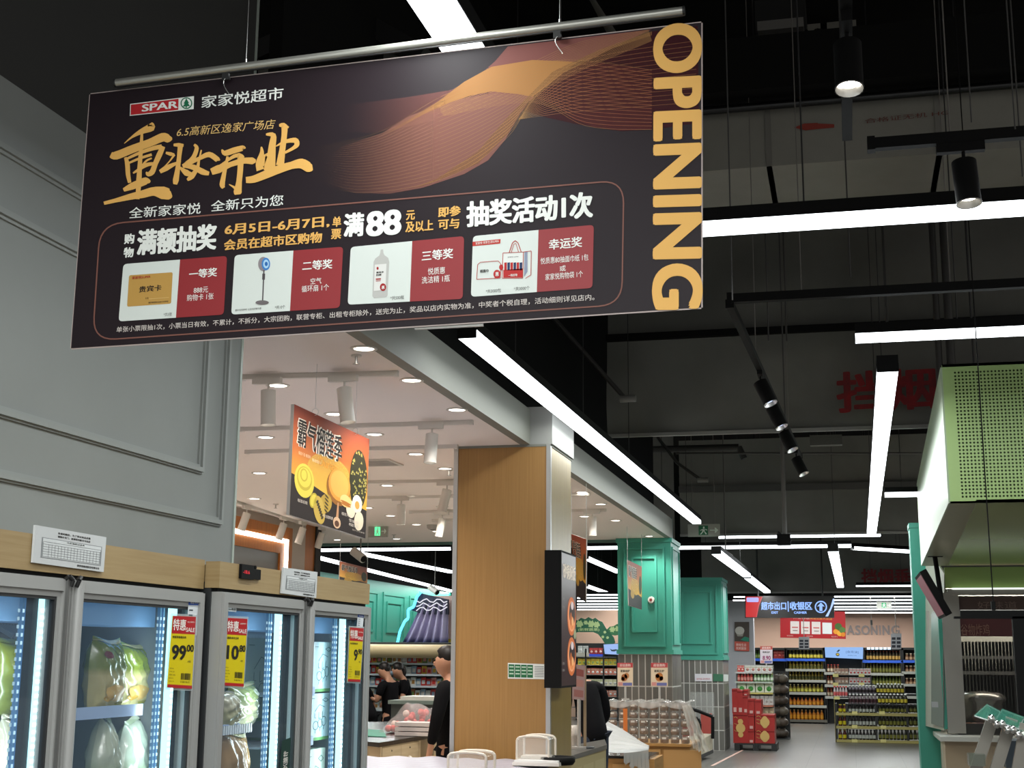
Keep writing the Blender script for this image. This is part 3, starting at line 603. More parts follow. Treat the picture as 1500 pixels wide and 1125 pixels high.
def fan(A, B, n, w=.35):
    A = catm(A); B = catm(B)
    for i in range(n):
        f = i/(n-1); pts = [a*(1-f)+b*f for a, b in zip(A, B)]
        for p, q in zip(pts, pts[1:]):
            if (q-p).length > .1: line(mb, bn, [tuple(p), tuple(q)], w, 2.2)
fan([(470, 215), (560, 192), (650, 140), (760, 100), (850, 62), (950, 44)], [(440, 250), (520, 282), (650, 262), (740, 205), (800, 130), (955, 60)], 22)
fan([(640, 155), (740, 110), (830, 88), (955, 103)], [(650, 170), (780, 150), (860, 185), (955, 190)], 18)
fan([(760, 175), (820, 105), (890, 80), (1020, 60)], [(760, 175), (830, 165), (890, 160), (1020, 150)], 14)
mb.build('line_print', inkA('ink_line_gold', '#c99860', .5, (.0, .4)), bt)
# logo block
flat('logo_border', WH_, bt, bn, [(191, 152.5), (284.5, 141), (284, 160), (190.5, 170)], 2.4)
flat('logo_red', ink('#b3262c'), bt, bn, [(192.2, 153.7), (262, 145), (261.5, 161.3), (191.7, 168.8)], 3)
text(bt, bn, 'SPAR', (208, 164.3), (261, 158.5), 10.5, WH_, 4, off=.03)
flat('logo_ring', ink('#1f6a4a'), bt, bn, ell(273.5, 151.5, 8.6, 8.6), 3); flat('logo_disc', WH_, bt, bn, ell(273.5, 151.5, 7, 7), 3.6)
flat('logo_tree', ink('#1f6a4a'), bt, bn, [(273.5, 144.5), (277.5, 151.5), (276, 151.7), (279, 156), (274.3, 156.2), (274.3, 158.2), (272.6, 158.3), (272.6, 156.4), (268, 156.9), (271.2, 152.2), (269.6, 152.3)], 4.2)
text(bt, bn, '家家悦超市', (295, 159), (415, 145.5), 18, WH_, off=.012)
text(bt, bn, '6.5高新区逸家广场店', (258, 201), (401, 189), 14, GR, shear=.02)
# calligraphy, brush strokes surveyed in the photograph
mb = MB()
SKN = [2.5]
def SK(ox, pts, s=7.5): SKN[0] += .04; stroke(mb, bn, [(ox+x/s, 160+y/s, w/s) for x, y, w in pts], SKN[0])
SK(140, [(318, 378, 6), (400, 310, 22), (500, 250, 55), (610, 200, 95), (600, 160, 50)])
SK(140, [(170, 500, 60), (230, 510, 90), (420, 435, 88), (600, 370, 85), (740, 310, 95), (800, 325, 90), (845, 325, 20)])
SK(140, [(512, 270, 26), (505, 400, 40), (490, 600, 48), (478, 800, 60), (465, 990, 40)])
SK(140, [(330, 530, 30), (352, 600, 52), (360, 720, 50), (378, 810, 36)])
SK(140, [(350, 545, 26), (480, 485, 34), (640, 430, 46), (730, 415, 55)]); SK(140, [(745, 410, 50), (705, 500, 62), (660, 600, 55), (625, 690, 60), (580, 715, 50), (560, 690, 12)])
SK(140, [(375, 590, 22), (480, 545, 28), (620, 500, 30)]); SK(140, [(415, 705, 16), (470, 670, 32), (560, 615, 44), (640, 600, 34)]); SK(140, [(500, 640, 20), (560, 570, 22), (620, 540, 18)])
SK(140, [(310, 890, 36), (400, 850, 75), (500, 810, 85), (560, 790, 80), (605, 800, 20)])
SK(140, [(95, 1035, 36), (220, 1005, 44), (400, 960, 70), (520, 935, 85), (640, 905, 95), (740, 920, 140), (810, 935, 120), (838, 930, 50)])
SK(140, [(860, 395, 26), (915, 395, 45), (970, 400, 30)]); SK(140, [(935, 400, 58), (922, 520, 48), (905, 660, 52), (885, 780, 66), (878, 828, 40)])
SK(140, [(775, 480, 24), (830, 495, 42), (870, 500, 20)]); SK(140, [(870, 500, 26), (820, 570, 14), (760, 635, 12)]); SK(140, [(710, 690, 40), (780, 650, 60), (860, 610, 40), (940, 575, 16)])
SK(140, [(1085, 390, 22), (1115, 430, 46), (1080, 530, 50), (1020, 600, 70), (960, 630, 40)]); SK(140, [(965, 620, 40), (1080, 640, 60), (1180, 690, 66), (1250, 710, 40)])
SK(140, [(1165, 450, 14), (1140, 560, 24), (1120, 650, 40), (1060, 740, 60), (1010, 780, 26)]); SK(140, [(930, 640, 18), (1000, 700, 70), (1060, 720, 40)])
SK(140, [(1040, 590, 50), (1140, 545, 40), (1250, 500, 60), (1340, 555, 60), (1352, 570, 30)])
SK(290, [(265, 445, 12), (300, 485, 60), (400, 455, 66), (495, 430, 60), (510, 440, 30)]); SK(290, [(210, 640, 12), (290, 590, 20), (400, 520, 40), (470, 510, 40), (500, 540, 40)])
SK(290, [(150, 690, 70), (230, 660, 90), (360, 610, 56), (500, 570, 64), (600, 570, 76), (640, 570, 24)])
SK(290, [(330, 520, 26), (310, 620, 36), (285, 740, 50), (270, 830, 60), (285, 868, 34)]); SK(290, [(400, 520, 20), (465, 520, 70), (470, 640, 62), (455, 800, 62), (440, 910, 90), (440, 940, 60)]); SK(290, [(345, 828, 8), (400, 860, 26), (430, 890, 40)])
SK(290, [(530, 780, 66), (620, 770, 80), (760, 715, 90), (900, 660, 90), (1030, 620, 80), (1140, 600, 110), (1220, 640, 110), (1262, 640, 60)])
SK(290, [(700, 415, 14), (705, 490, 50), (670, 590, 60), (690, 670, 90)]); SK(290, [(750, 280, 20), (830, 290, 60), (820, 400, 76), (805, 560, 100), (790, 680, 130)]); SK(290, [(700, 620, 60), (760, 500, 40), (760, 650, 60)])
SK(290, [(895, 180, 24), (950, 190, 70), (950, 300, 60), (930, 450, 66), (905, 620, 90)]); SK(290, [(960, 180, 30), (1000, 205, 20)]); SK(290, [(860, 410, 10), (960, 360, 36), (1070, 345, 60), (1090, 390, 56), (1050, 430, 36), (960, 480, 26)])
mb.build('calligraphy', G, bt, fix=False)
text(bt, bn, '全新家家悦', (189, 320.5), (294, 313), 16, WH_, off=.008); text(bt, bn, '全新只为您', (309, 310.5), (415, 301), 16, WH_, off=.008)
ORect = rrect((147, 329), (914, 264), (911, 446.5), (136, 499), .2, n=7)
mb = MB(); n_ = len(ORect); cen = Vector((527, 385))
for i in range(n_): line(mb, bn, [ORect[i], ORect[(i+1) % n_]], 2.0, 2.2)
mb.build('outline_print', BRN, bt)
T_ = lambda s, a, b, h, m=WH_, o=.0, l=3, **k: text(bt, bn, s, a, b, h, m, l, off=o, **k)
T_('购', (182, 358), (197, 357), 15, o=.04); T_('物', (181, 378), (196, 377), 15, o=.04)
T_('满额抽奖', (200, 375), (317, 366), 38, o=.048)
T_('6月5日-6月7日,', (329, 345.5), (483, 333), 16, G, .035); T_('会员在超市区购物', (328, 367.5), (472, 355.5), 16, G, .032)
T_('单', (487, 333), (500, 332), 15, G, .035); T_('票', (485, 351), (500, 350), 15, G, .035)
T_('满', (503, 348), (533, 346), 35, o=.05); T_('88', (536, 347.5), (588, 343.5), 37, o=.045, res=8)
T_('元', (595, 323), (608, 322), 14, G, .035); T_('及以上', (594, 341), (635, 338), 16, G, .035)
T_('即参', (642, 319), (675, 316), 15, G, .035); T_('可与', (642, 337), (673, 334.5), 15, G, .035)
T_('抽奖活动1次', (683, 333.5), (869, 319), 38, o=.05)
for (tl, tr, br, bl, sx, sb) in [((181, 387), (333, 375), (328, 461), (174, 471), 264, 258), ((344, 374), (503, 361.5), (498, 451), (339, 461), 430, 425), ((514, 362), (680, 346), (678, 438), (509.5, 446.5), 604, 600.5), ((693, 346), (870, 329.5), (868, 422), (690, 435), 789, 786.5)]:
    f = (sx-tl[0])/(tr[0]-tl[0]); tm = (sx, tl[1]+(tr[1]-tl[1])*f); bm_ = (sb, bl[1]+(br[1]-bl[1])*f)
    flat('card_print', CARD, bt, bn, rrect(tl, tm, bm_, bl, .07, rc=(1, 0, 0, 1)), 2.2); flat('card_print', mat('ink_prize_red', '#8c2126', .5), bt, bn, rrect(tm, tr, br, bm_, .07, rc=(0, 1, 1, 0)), 2.2)
T_('一等奖', (277, 408.5), (318, 405), 13, o=.022); T_('888元', (284, 430), (305, 428.5), 8.5); T_('购物卡 1张', (274, 441.5), (313, 438.5), 9.5)
T_('二等奖', (443, 397), (487, 393.5), 14, o=.022); T_('空气', (455, 417), (471, 415.5), 9); T_('循环扇 1个', (442, 428.5), (482, 425.5), 9.5)
T_('三等奖', (618, 383), (664, 378.5), 15, o=.022); T_('悦质惠', (627, 403), (652, 401), 10); T_('洗洁精 1瓶', (618, 416), (659, 412.5), 10)
T_('幸运奖', (804, 366.5), (853, 362), 15.5, o=.022); T_('悦质惠80抽面巾纸 1包', (792, 387.5), (862, 381.5), 9.5); T_('或', (820, 398), (829, 397), 8.5); T_('家家悦购物袋 1个', (799, 411), (854, 406), 9.5)
BK = ink('#26221f')
flat('gift_card_print', mat('ink_card_gold', '#b98f45', .5), bt, bn, rrect((189.5, 403.5), (253.5, 399), (251, 445), (186.5, 449.5), .06), 3)
T_('家家悦SUPER', (194, 409.5), (221, 407.5), 4.2, ink('#a8322a'), .02, 4); T_('贵宾卡', (204, 429), (237, 426), 9, BK, .02, 4); T_('卡号', (213, 439), (218, 438.6), 3, BK, 0, 4)
T_('最终解释权归发行方所有', (218, 445), (247, 443), 2.6, BK, 0, 4)
mb = MB(); line(mb, bn, [(219, 438.3), (248, 436)], .6, 4); mb.build('line_print', ink('#d9b877'), bt)
T_('*共3张', (240, 464), (252, 463), 5.5, BK); T_('*共10个', (403, 453.5), (418, 452.3), 5.5, BK); T_('*共500瓶', (572, 440), (592, 438.5), 5.8, BK); T_('*共3000包', (712, 430), (734, 428.3), 5.8, BK); T_('*共3000个', (753, 426.5), (776, 424.6), 5.8, BK)
T_('图片仅供参考 以店内实物为准', (345, 456.5), (383, 453.5), 3.2, BK)
FINE = '单张小票限抽1次，小票当日有效，不累计，不拆分，大宗团购，联营专柜、出租专柜除外，送完为止，奖品以店内实物为准，中奖者个税自理，活动细则详见店内。'
T_(FINE, (171, 487.5), (871, 440), 8.6, ink('#cfc6c0'), .006)
# printed fan
flat('fan_print', ink('#8d8488'), bt, bn, ell(386, 387, 7.5, 10.5), 3); flat('fan_print', ink('#3f7fc4'), bt, bn, ell(390, 387, 6.2, 9.2), 3.6); flat('fan_print', ink('#a9d0ea'), bt, bn, ell(390.3, 387, 4.2, 6.4), 4.2); flat('fan_print', ink('#2a66ad'), bt, bn, ell(390.6, 387, 2.2, 3.2), 4.8)
mb = MB(); line(mb, bn, [(387, 396), (385, 443)], 1.8, 3); line(mb, bn, [(386.8, 401), (386.4, 410)], 4, 3.2); mb.build('fan_print', ink('#4d474a'), bt); flat('fan_print', ink('#6d6668'), bt, bn, ell(384.5, 443.5, 9.8, 3.4), 3.6)
# printed bottle
flat('bottle_print', ink('#b9b8b4'), bt, bn, [(558, 366), (561.5, 365.5), (562, 371), (563.5, 374), (569, 378), (570.5, 384), (568, 433), (566, 435.5), (548, 437), (545.8, 434), (547.5, 384), (550, 379), (556, 374.5), (557.2, 371)], 3)
flat('bottle_print', ink('#dbdad6'), bt, bn, [(549.5, 388), (566.5, 386.6), (565, 425), (547.8, 426.5)], 3.6); flat('bottle_print', ink('#a02528'), bt, bn, ell(561.5, 421, 4.6, 5.6), 4.2)
T_('惠', (559.4, 424), (563.8, 423.6), 5, WH_, .02, 5); T_('餐具净', (551.5, 401), (562.5, 400), 2.6, BK, .03, 4.4); T_('洗洁精', (551.3, 404.8), (559, 404.2), 3, BK, .03, 4.4)
mb = MB(); line(mb, bn, [(551, 409.4), (558.5, 408.8)], 1.8, 4.4); line(mb, bn, [(551, 412), (558, 411.5)], 1, 4.4); mb.build('bottle_print', ink('#a02528'), bt); mb = MB(); mb.add([bn.un(x, y, 4.4*LT) for x, y in ell(553.6, 393.4, 1.6, 2.2, 10)], [tuple(range(10))]); mb.build('bottle_print', ink('#a02528'), bt)
# printed tissue pack and bag
flat('strip_print', ink('#b8342c'), bt, bn, [(692.5, 354.5), (733.5, 350.5), (733, 357), (692.5, 361)], 3); T_('家家悦 悦享生活SUPER', (697, 359), (731, 355.5), 4, WH_, 0, 4)
mb = MB()
def outl(pts, w=.9, closed=True):
    for a, b in zip(pts, pts[1:]+(pts[:1] if closed else [])): line(mb, bn, [a, b], w, 4.2)
outl([(698.5, 409.5), (700, 388), (704, 384.5), (730, 382.5), (734, 387), (733, 407.5)]); outl([(736, 407.8), (737, 371), (767, 369.5), (766, 407.6)]); outl([(767, 369.5), (778.5, 368), (778, 403), (770, 408)], closed=False)
outl([(746, 371), (751, 356), (755, 353), (759, 356), (764, 370)], 1.2, False); outl([(749, 371), (753, 358), (756, 357), (760, 370)], .8, False)
flat('bag_print', ink('#dfe2de'), bt, bn, [(736, 407.8), (737, 371), (767, 369.5), (766, 407.6)], 3); flat('bag_print', ink('#8b93a8'), bt, bn, [(768.5, 369.5), (773, 369), (773, 398), (768, 406)], 3.4)
flat('bag_print', ink('#b32c2c'), bt, bn, [(737.5, 396), (766, 393.5), (765.5, 406.8), (737.5, 407)], 3.8)
for i in range(6): flat('bag_print', ink(['#b32c2c', '#26335a'][i % 2]), bt, bn, [(739+i*4.5, 385), (742.8+i*4.5, 384.6), (742.6+i*4.5, 396), (739+i*4.5, 396.4)], 3.8)
T_('一购好物', (745, 406), (758, 405), 4, WH_, .01, 4.6); T_('家家悦 SUPER', (744, 378), (760, 377), 1.8, BK, 0, 4.6); T_('纸面巾', (703.5, 400), (716, 399), 4.6, BK, .03, 4.4)
mb.build('outline_print', ink('#b0433c'), bt); flat('bag_print', ink('#b32c2c'), bt, bn, ell(728.5, 402, 5.4, 6.4), 4.6); T_('惠', (726, 405), (731, 404.6), 6, WH_, .02, 5.4); flat('bag_print', ink('#b32c2c'), bt, bn, ell(734.5, 392, 3, 4.2), 5)
vtext(bt, bn, 'OPENING', (957, 36.5), (955, 454.5), (1028.5, 32), G, 2.6, off=.046, name='opening_lettering', res=8, sp=1.07)
# rod, hooks, wires
rt = thing('hanging_rod', 'long aluminium rod from which the dark promotional banner hangs', 'rod', bn.un(585, 68))
a = Py(171, 122, 3.38); b = Py(1000, 16, 3.38); a.z = b.z = (a.z+b.z)/2
a = Py(171, 121.5, 3.38); b = Py(1000, 16, 3.38)
MB().cyl(a, b, .0118, 18).build('tube', mat('matt_aluminium', '#bdbcb4', .35, .75), rt)
for e, s_ in ((a, -1), (b, 1)): MB().cyl(e, e+Vector((s_*.006, 0, 0)), .0128, 18).build('end_cap', M_dmet, rt)
MB().box(a+Vector((0, -.002, -.0145)), b+Vector((0, .002, -.0118))).build('channel_lip', M_dmet, rt) if abs(a.z-b.z) < .002 else MB().beam(a-Vector((0, 0, .0125)), b-Vector((0, 0, .0125)), .006, .004).build('channel_lip', M_dmet, rt)
for i, (x, y) in enumerate(((332, 101), (817, 39))):
    c = Py(x, y, 3.38); MB().box(c+Vector((-.012, -.004, -.034)), c+Vector((.008, .006, -.012))).cyl(c+Vector((.006, -.006, -.03)), c+Vector((.006, .004, -.03)), .006, 10).build('clip', M_dmet, rt)
    pts = [c+Vector((.004-.010*math.sin(t_*PI/8*1.6), -.004, -.03-.026*(1-math.cos(t_*PI/8))/1.0)) for t_ in range(9)]; MB().tube(pts, .0012, 6).build('ring', M_alu, rt)
for (x, y) in ((360, 96), (820, 38)):
    c = Py(x, y, 3.38); MB().cyl(c, c+Vector((0, 0, .02)), .003, 6).cyl(c, (c.x, c.y, 7), .0012, 5).build('wire', M_alu, rt)
a = Py(608, 481, 3.41); b = Py(708, 476, 3.41)
tag(MB().box(a-Vector((0, .004, .004)), b+Vector((0, .004, .006))).build('bottom_clip', mat('clear_grey_plastic', '#8f8d86', .2)), 'clear plastic clip strip under the lower edge of the banner', 'clip')

# ================================================================== POSTERS
def poster(name, plane, tl, tr, br, bl, label, cat, paint, thick=.008, wires=None):
    q = Q(tl, tr, br, bl); c = plane.un(*q(.5, .5)); t = thing(name, label, cat, c)
    MB().prism([plane.un(*p) for p in (tl, tr, br, bl)], plane.n*-thick).build('board', ink('#c9c4be'), t)
    paint(t, plane, q); return t
def gradmat(name, stops, axis='z', lo=0, hi=1, diag=0):
    if name in MATS: return MATS[name]
    m = mat(name, '#ffffff', .5, spec=.25); nt = m.node_tree; tc = nt.nodes.new('ShaderNodeTexCoord'); sx = nt.nodes.new('ShaderNodeSeparateXYZ'); r = nt.nodes.new('ShaderNodeValToRGB'); mr = nt.nodes.new('ShaderNodeMapRange')
    nt.links.new(tc.outputs['Generated'], sx.inputs[0]); nt.links.new(sx.outputs[{'x': 0, 'y': 1, 'z': 2}[axis]], r.inputs[0])
    e = r.color_ramp.elements; e[0].position = stops[0][0]; e[0].color = lin(stops[0][1]); e[1].position = stops[-1][0]; e[1].color = lin(stops[-1][1])
    for p, c in stops[1:-1]: k = e.new(p); k.color = lin(c)
    nt.links.new(r.outputs[0], nt.nodes['Principled BSDF'].inputs['Base Color']); return m
def durian(t, pl, q, small=False):
    sun = gradmat('poster_sunset', [(0, '#d6b53a'), (.35, '#d09a38'), (.65, '#b0602e'), (1, '#8a3c30')])
    flat('sunset_print', sun, t, pl, [q(0, 0), q(1, 0), q(1, 1), q(0, 1)], 1)
    flat('glow_print', mat('ink_sun_yellow', '#f0d25a', .5, alpha=.35), t, pl, [q(.5+.3*math.cos(a*.3), .52+.2*math.sin(a*.3)) for a in range(21)], 1.5)
    flat('dark_print', ink('#2a2322'), t, pl, [q(0, .62), q(.28, .66), q(.55, .72), q(.72, .68), q(1, .72), q(1, 1), q(0, 1)], 2)
    qtext(t, pl, q, '霸气榴莲季', .05, .64, .36, .27, ink('#e9dfd0'), lay=2.6, off=.05); qtext(t, pl, q, '霸气榴莲季', .06, .65, .355, .255, ink('#26221f'), lay=3.6, off=.02)
    if small: 
        flat('food_print', ink('#b9933f'), t, pl, [q(.3+.14*math.cos(a*.6), .72+.1*math.sin(a*.6)) for a in range(11)], 4); flat('food_print', ink('#3a3a20'), t, pl, [q(.88+.1*math.cos(a*.6), .45+.22*math.sin(a*.6)) for a in range(11)], 4); return
    qtext(t, pl, q, 'Durian', .36, .58, .455, .08, ink('#c9832f'), lay=3); qtext(t, pl, q, '榴莲千层 榴莲酥', .08, .24, .43, .03, ink('#e5c9a8'), lay=3); qtext(t, pl, q, '香甜软糯', .26, .38, .445, .03, ink('#e5c9a8'), lay=3)
    E = lambda cx, cy, rx, ry, m, lay, rot=0: flat('food_print', m, t, pl, [q(cx+rx*math.cos(a*PI/12)*math.cos(rot)-ry*math.sin(a*PI/12)*math.sin(rot), cy+rx*math.cos(a*PI/12)*math.sin(rot)+ry*math.sin(a*PI/12)*math.cos(rot)) for a in range(24)], lay)
    Y1, Y2, OR, CR, DK = ink('#c9b94a'), ink('#ab9a35'), ink('#d28d3a'), ink('#d9cdb4'), ink('#3b3322')
    E(.17, .65, .13, .155, Y1, 4); E(.17, .63, .10, .11, Y2, 4.6); E(.17, .62, .085, .09, Y1, 5.2); E(.16, .60, .05, .06, Y2, 5.8); E(.16, .6, .035, .045, Y1, 6.4); E(.30, .80, .05, .075, Y2, 4.3, .3); E(.30, .80, .038, .06, Y1, 4.9, .3)
    E(.46, .79, .075, .10, ink('#a98d3c'), 4.2, .5); E(.38, .87, .075, .13, ink('#b59a48'), 4.9, -.25)
    for i in range(7): E(.38-.03+.012*i, .80+.022*i, .012, .02, DK, 5.4, .6)
    for i in range(5): E(.47, .72+.035*i, .03, .008, DK, 5.4, .5)
    E(.62, .60, .155, .17, ink('#8a5a26'), 4.2); E(.63, .57, .145, .155, OR, 4.8); E(.63, .56, .12, .13, ink('#dba04e'), 5.4); E(.72, .70, .075, .06, ink('#e0bd7a'), 5.8, .1); E(.72, .715, .07, .012, ink('#a86a2c'), 6.2, .1); E(.72, .735, .07, .012, ink('#a86a2c'), 6.2, .1)
    flat('spoon_print', ink('#b98b66'), t, pl, [q(.615, .74), q(.63, .74), q(.635, .9), q(.60, .9)], 5.2); E(.615, .935, .05, .055, ink('#c9a98a'), 5.6); E(.615, .945, .03, .03, ink('#57392a'), 6)
    E(.875, .45, .115, .3, ink('#2d2c1a'), 4.4, .0)
    rnd = random.Random(5)
    for i in range(64):
        a = rnd.uniform(0, 6.28); r_ = math.sqrt(rnd.random()); x = .875+.105*r_*math.cos(a); y = .45+.28*r_*math.sin(a)
        if x < .99: flat('spike_print', ink('#a39a52'), t, pl, [q(x-.012, y+.008), q(x+.001, y-.018), q(x+.012, y+.008)], 5)
    E(.79, .76, .06, .085, CR, 5.2, -.1); E(.87, .69, .065, .09, ink('#e0d8c6'), 5.8); E(.87, .70, .03, .04, ink('#cf9a4c'), 6.4); E(.90, .85, .06, .095, CR, 6, .1)
    for (u, v, s) in ((.12, .86, '榴莲班戟'), (.46, .925, '榴莲酥球'), (.70, .845, '榴莲月饼'), (.80, .885, '雪媚娘'), (.80, .925, '榴莲')): qtext(t, pl, q, s, u-.03, u+.1, v, .03, ink('#c9bfb4'), lay=6.5)
    qtext(t, pl, q, '图片仅供参考', .82, .98, .96, .015, ink('#a89e94'), lay=6.5)
# the near poster hangs at an angle: its plane through three surveyed points
def tilt_plane(p0, Y0, p1, Y1):
    a = Py(*p0, Y0); b = Py(*p1, Y1); d = (b-a); d.z = 0; d.normalize(); return PlaneG(a, Vector((d.y, -d.x, 0)))
def solve_depth(tl, tr, bl, br, Y0):
    """depth of the right edge for a rectangle whose left edge stands at Y0"""
    hl_ = (Py(*tl, Y0)-Py(*bl, Y0)).length; h1 = (Py(*tr, 1)-Py(*br, 1)).length; return hl_/h1
tl, tr, br, bl = (431, 592), (541, 643.5), (535, 789), (424, 754)
Y1_ = solve_depth(tl, tr, bl, br, 7.0); dpl = tilt_plane(tl, 7.0, tr, Y1_)
t = poster('poster', dpl, tl, tr, br, bl, 'large orange and black durian dessert poster hanging from the cream ceiling', 'poster', durian, .02)
for (x, y) in ((461, 606), (520, 634)):
    c = dpl.un(x, y, .003); MB().tube([c+Vector((.02*math.cos(a*PI/6), 0, .01+.02*math.sin(a*PI/6))) for a in range(13)], .0015, 5).build('ring', M_alu, t); MB().cyl(c+Vector((0, 0, .03)), (c.x, c.y, CZ), .0013, 5).build('wire', M_alu, t)
def small_durian(tl, tr, br, bl, Y0, lb):
    y1 = solve_depth(tl, tr, bl, br, Y0); pl = tilt_plane(tl, Y0, tr, y1); t = poster('poster', pl, tl, tr, br, bl, lb, 'poster', lambda a, b, c: durian(a, b, c, True), .01)
    for x, y in (tl, tr): c = pl.un(x, y); MB().cyl(c-Vector((0, 0, .01)), (c.x, c.y, CZ-.003), .003, 5).build('wire', M_alu, t)
small_durian((919, 820), (940, 830), (940, 893), (921, 887), 17.5, 'small durian poster hanging in front of the nearer teal pillar')
small_durian((837, 782), (859, 790), (858, 882), (843, 872), 13.2, 'durian poster half hidden behind the black menu box')
small_durian((498, 822), (538, 832), (538, 863), (497, 858), 15.5, 'durian poster whose top shows above the far freezer')
# menu light box on the column side
mx = -2.255
def MX(x, y): return Px(x, y, mx+.12)
mb0 = Py(809, 802, yc+.15); 
t = thing('menu_box', 'black wall menu box with two glowing bowls of food on the column side', 'menu board', (mx+.06, 10.75, 1.6))
z1 = Px(823, 806, mx+.13).z; z0 = Px(823, 1008, mx+.13).z; ya = Px(822, 900, mx+.13).y; yb = Px(844, 900, mx+.13).y
MB().box((mx, ya, z0), (mx+.13, yb, z1)).build('casing', M_bplas, t)
mpl = Plane('x', mx+.13, (1, 0, 0)); q = Q(tuple(proj((mx+.13, ya, z1))), tuple(proj((mx+.13, yb, z1))), tuple(proj((mx+.13, yb, z0))), tuple(proj((mx+.13, ya, z0))))
flat('screen', mat('menu_screen', '#1d1416', .3, emis='#3d2a2d', es=.5), t, mpl, [q(.03, .015), q(.97, .015), q(.97, .985), q(.03, .985)], 1)
qtext(t, mpl, q, '砂锅焖饭', .12, .95, .2, .11, glow('#e8dcc8', .7), lay=3, off=.05)
for i, cy in enumerate((.47, .77)):
    e = lambda rx, ry, m, lay, dx=0, dy=0: flat('food_print', m, t, mpl, [q(.68+dx+rx*math.cos(a*PI/12), cy+dy+ry*math.sin(a*PI/12)) for a in range(24)], lay)
    e(.28, .145, glow('#d8743a', .8), 3); e(.23, .115, glow('#f0a070', .9), 4); e(.2, .09, glow('#3a2220', .6), 5, .03, -.02); e(.14, .05, glow('#e08848', .9), 6, 0, .05); e(.09, .03, glow('#d9c9c9', .9), 6.5, .03, -.08); e(.06, .05, glow('#b8642e', .9), 7, -.06, .02); e(.07, .03, glow('#f0b070', .9), 7.4, .05, .04)
flat('food_print', glow('#a8b088', .7), t, mpl, [q(.88+.08*math.cos(a*PI/8), .6+.04*math.sin(a*PI/8)) for a in range(16)], 8)
for v in (.36, .42, .83, .88): qtext(t, mpl, q, '招牌饭', .08, .22, v, .02, glow('#b8b0a8', .5), lay=3)
# orange lit window frame on the side wall
wz1 = Px(344, 748, XL+.05).z; wp = Plane('x', XL+.05, (1, 0, 0)); yR = Px(428, 775, XL+.05).y
t = thing('framed_window', 'orange wooden window frame lined with a white light tube, grey glass inside', 'window', (XL, yR-2, 1.0))
zt_ = Px(426, 774, XL+.05).z; OW = mat('orange_wood', '#b8702a', .4, tex='noise', c2='#9d5a1e', sc=(2, 40, 2))
y0_ = 5.2; fn = lambda a, b, d: (XL+d, a, b)
MB().frame(y0_, yR, .9, zt_, .16, fn, .0, .06).frame(y0_+.2, yR-.2, 1.1, zt_-.2, .13, fn, 0, .045).build('frame', OW, t)
MB().frame(y0_+.15, yR-.15, 1.05, zt_-.15, .045, fn, .0, .075).build('light_tube', glow('#fff4e6', 6), t)
MB().box((XL, y0_+.33, 1.2), (XL+.02, yR-.33, zt_-.33)).build('pane', mat('grey_mirror_glass', '#77746f', .25, .3), t)
struct(MB().box((XL-.15, YW+.45, 0), (XL+.0, YW+.95, CZ)).build('wall_oak_end', OW)); struct(MB().box((XL-.15, YW+.95, 0), (XL+.02, Px(461, 800, XL).y, CZ)).build('wall_grey_end', M_dgrey))
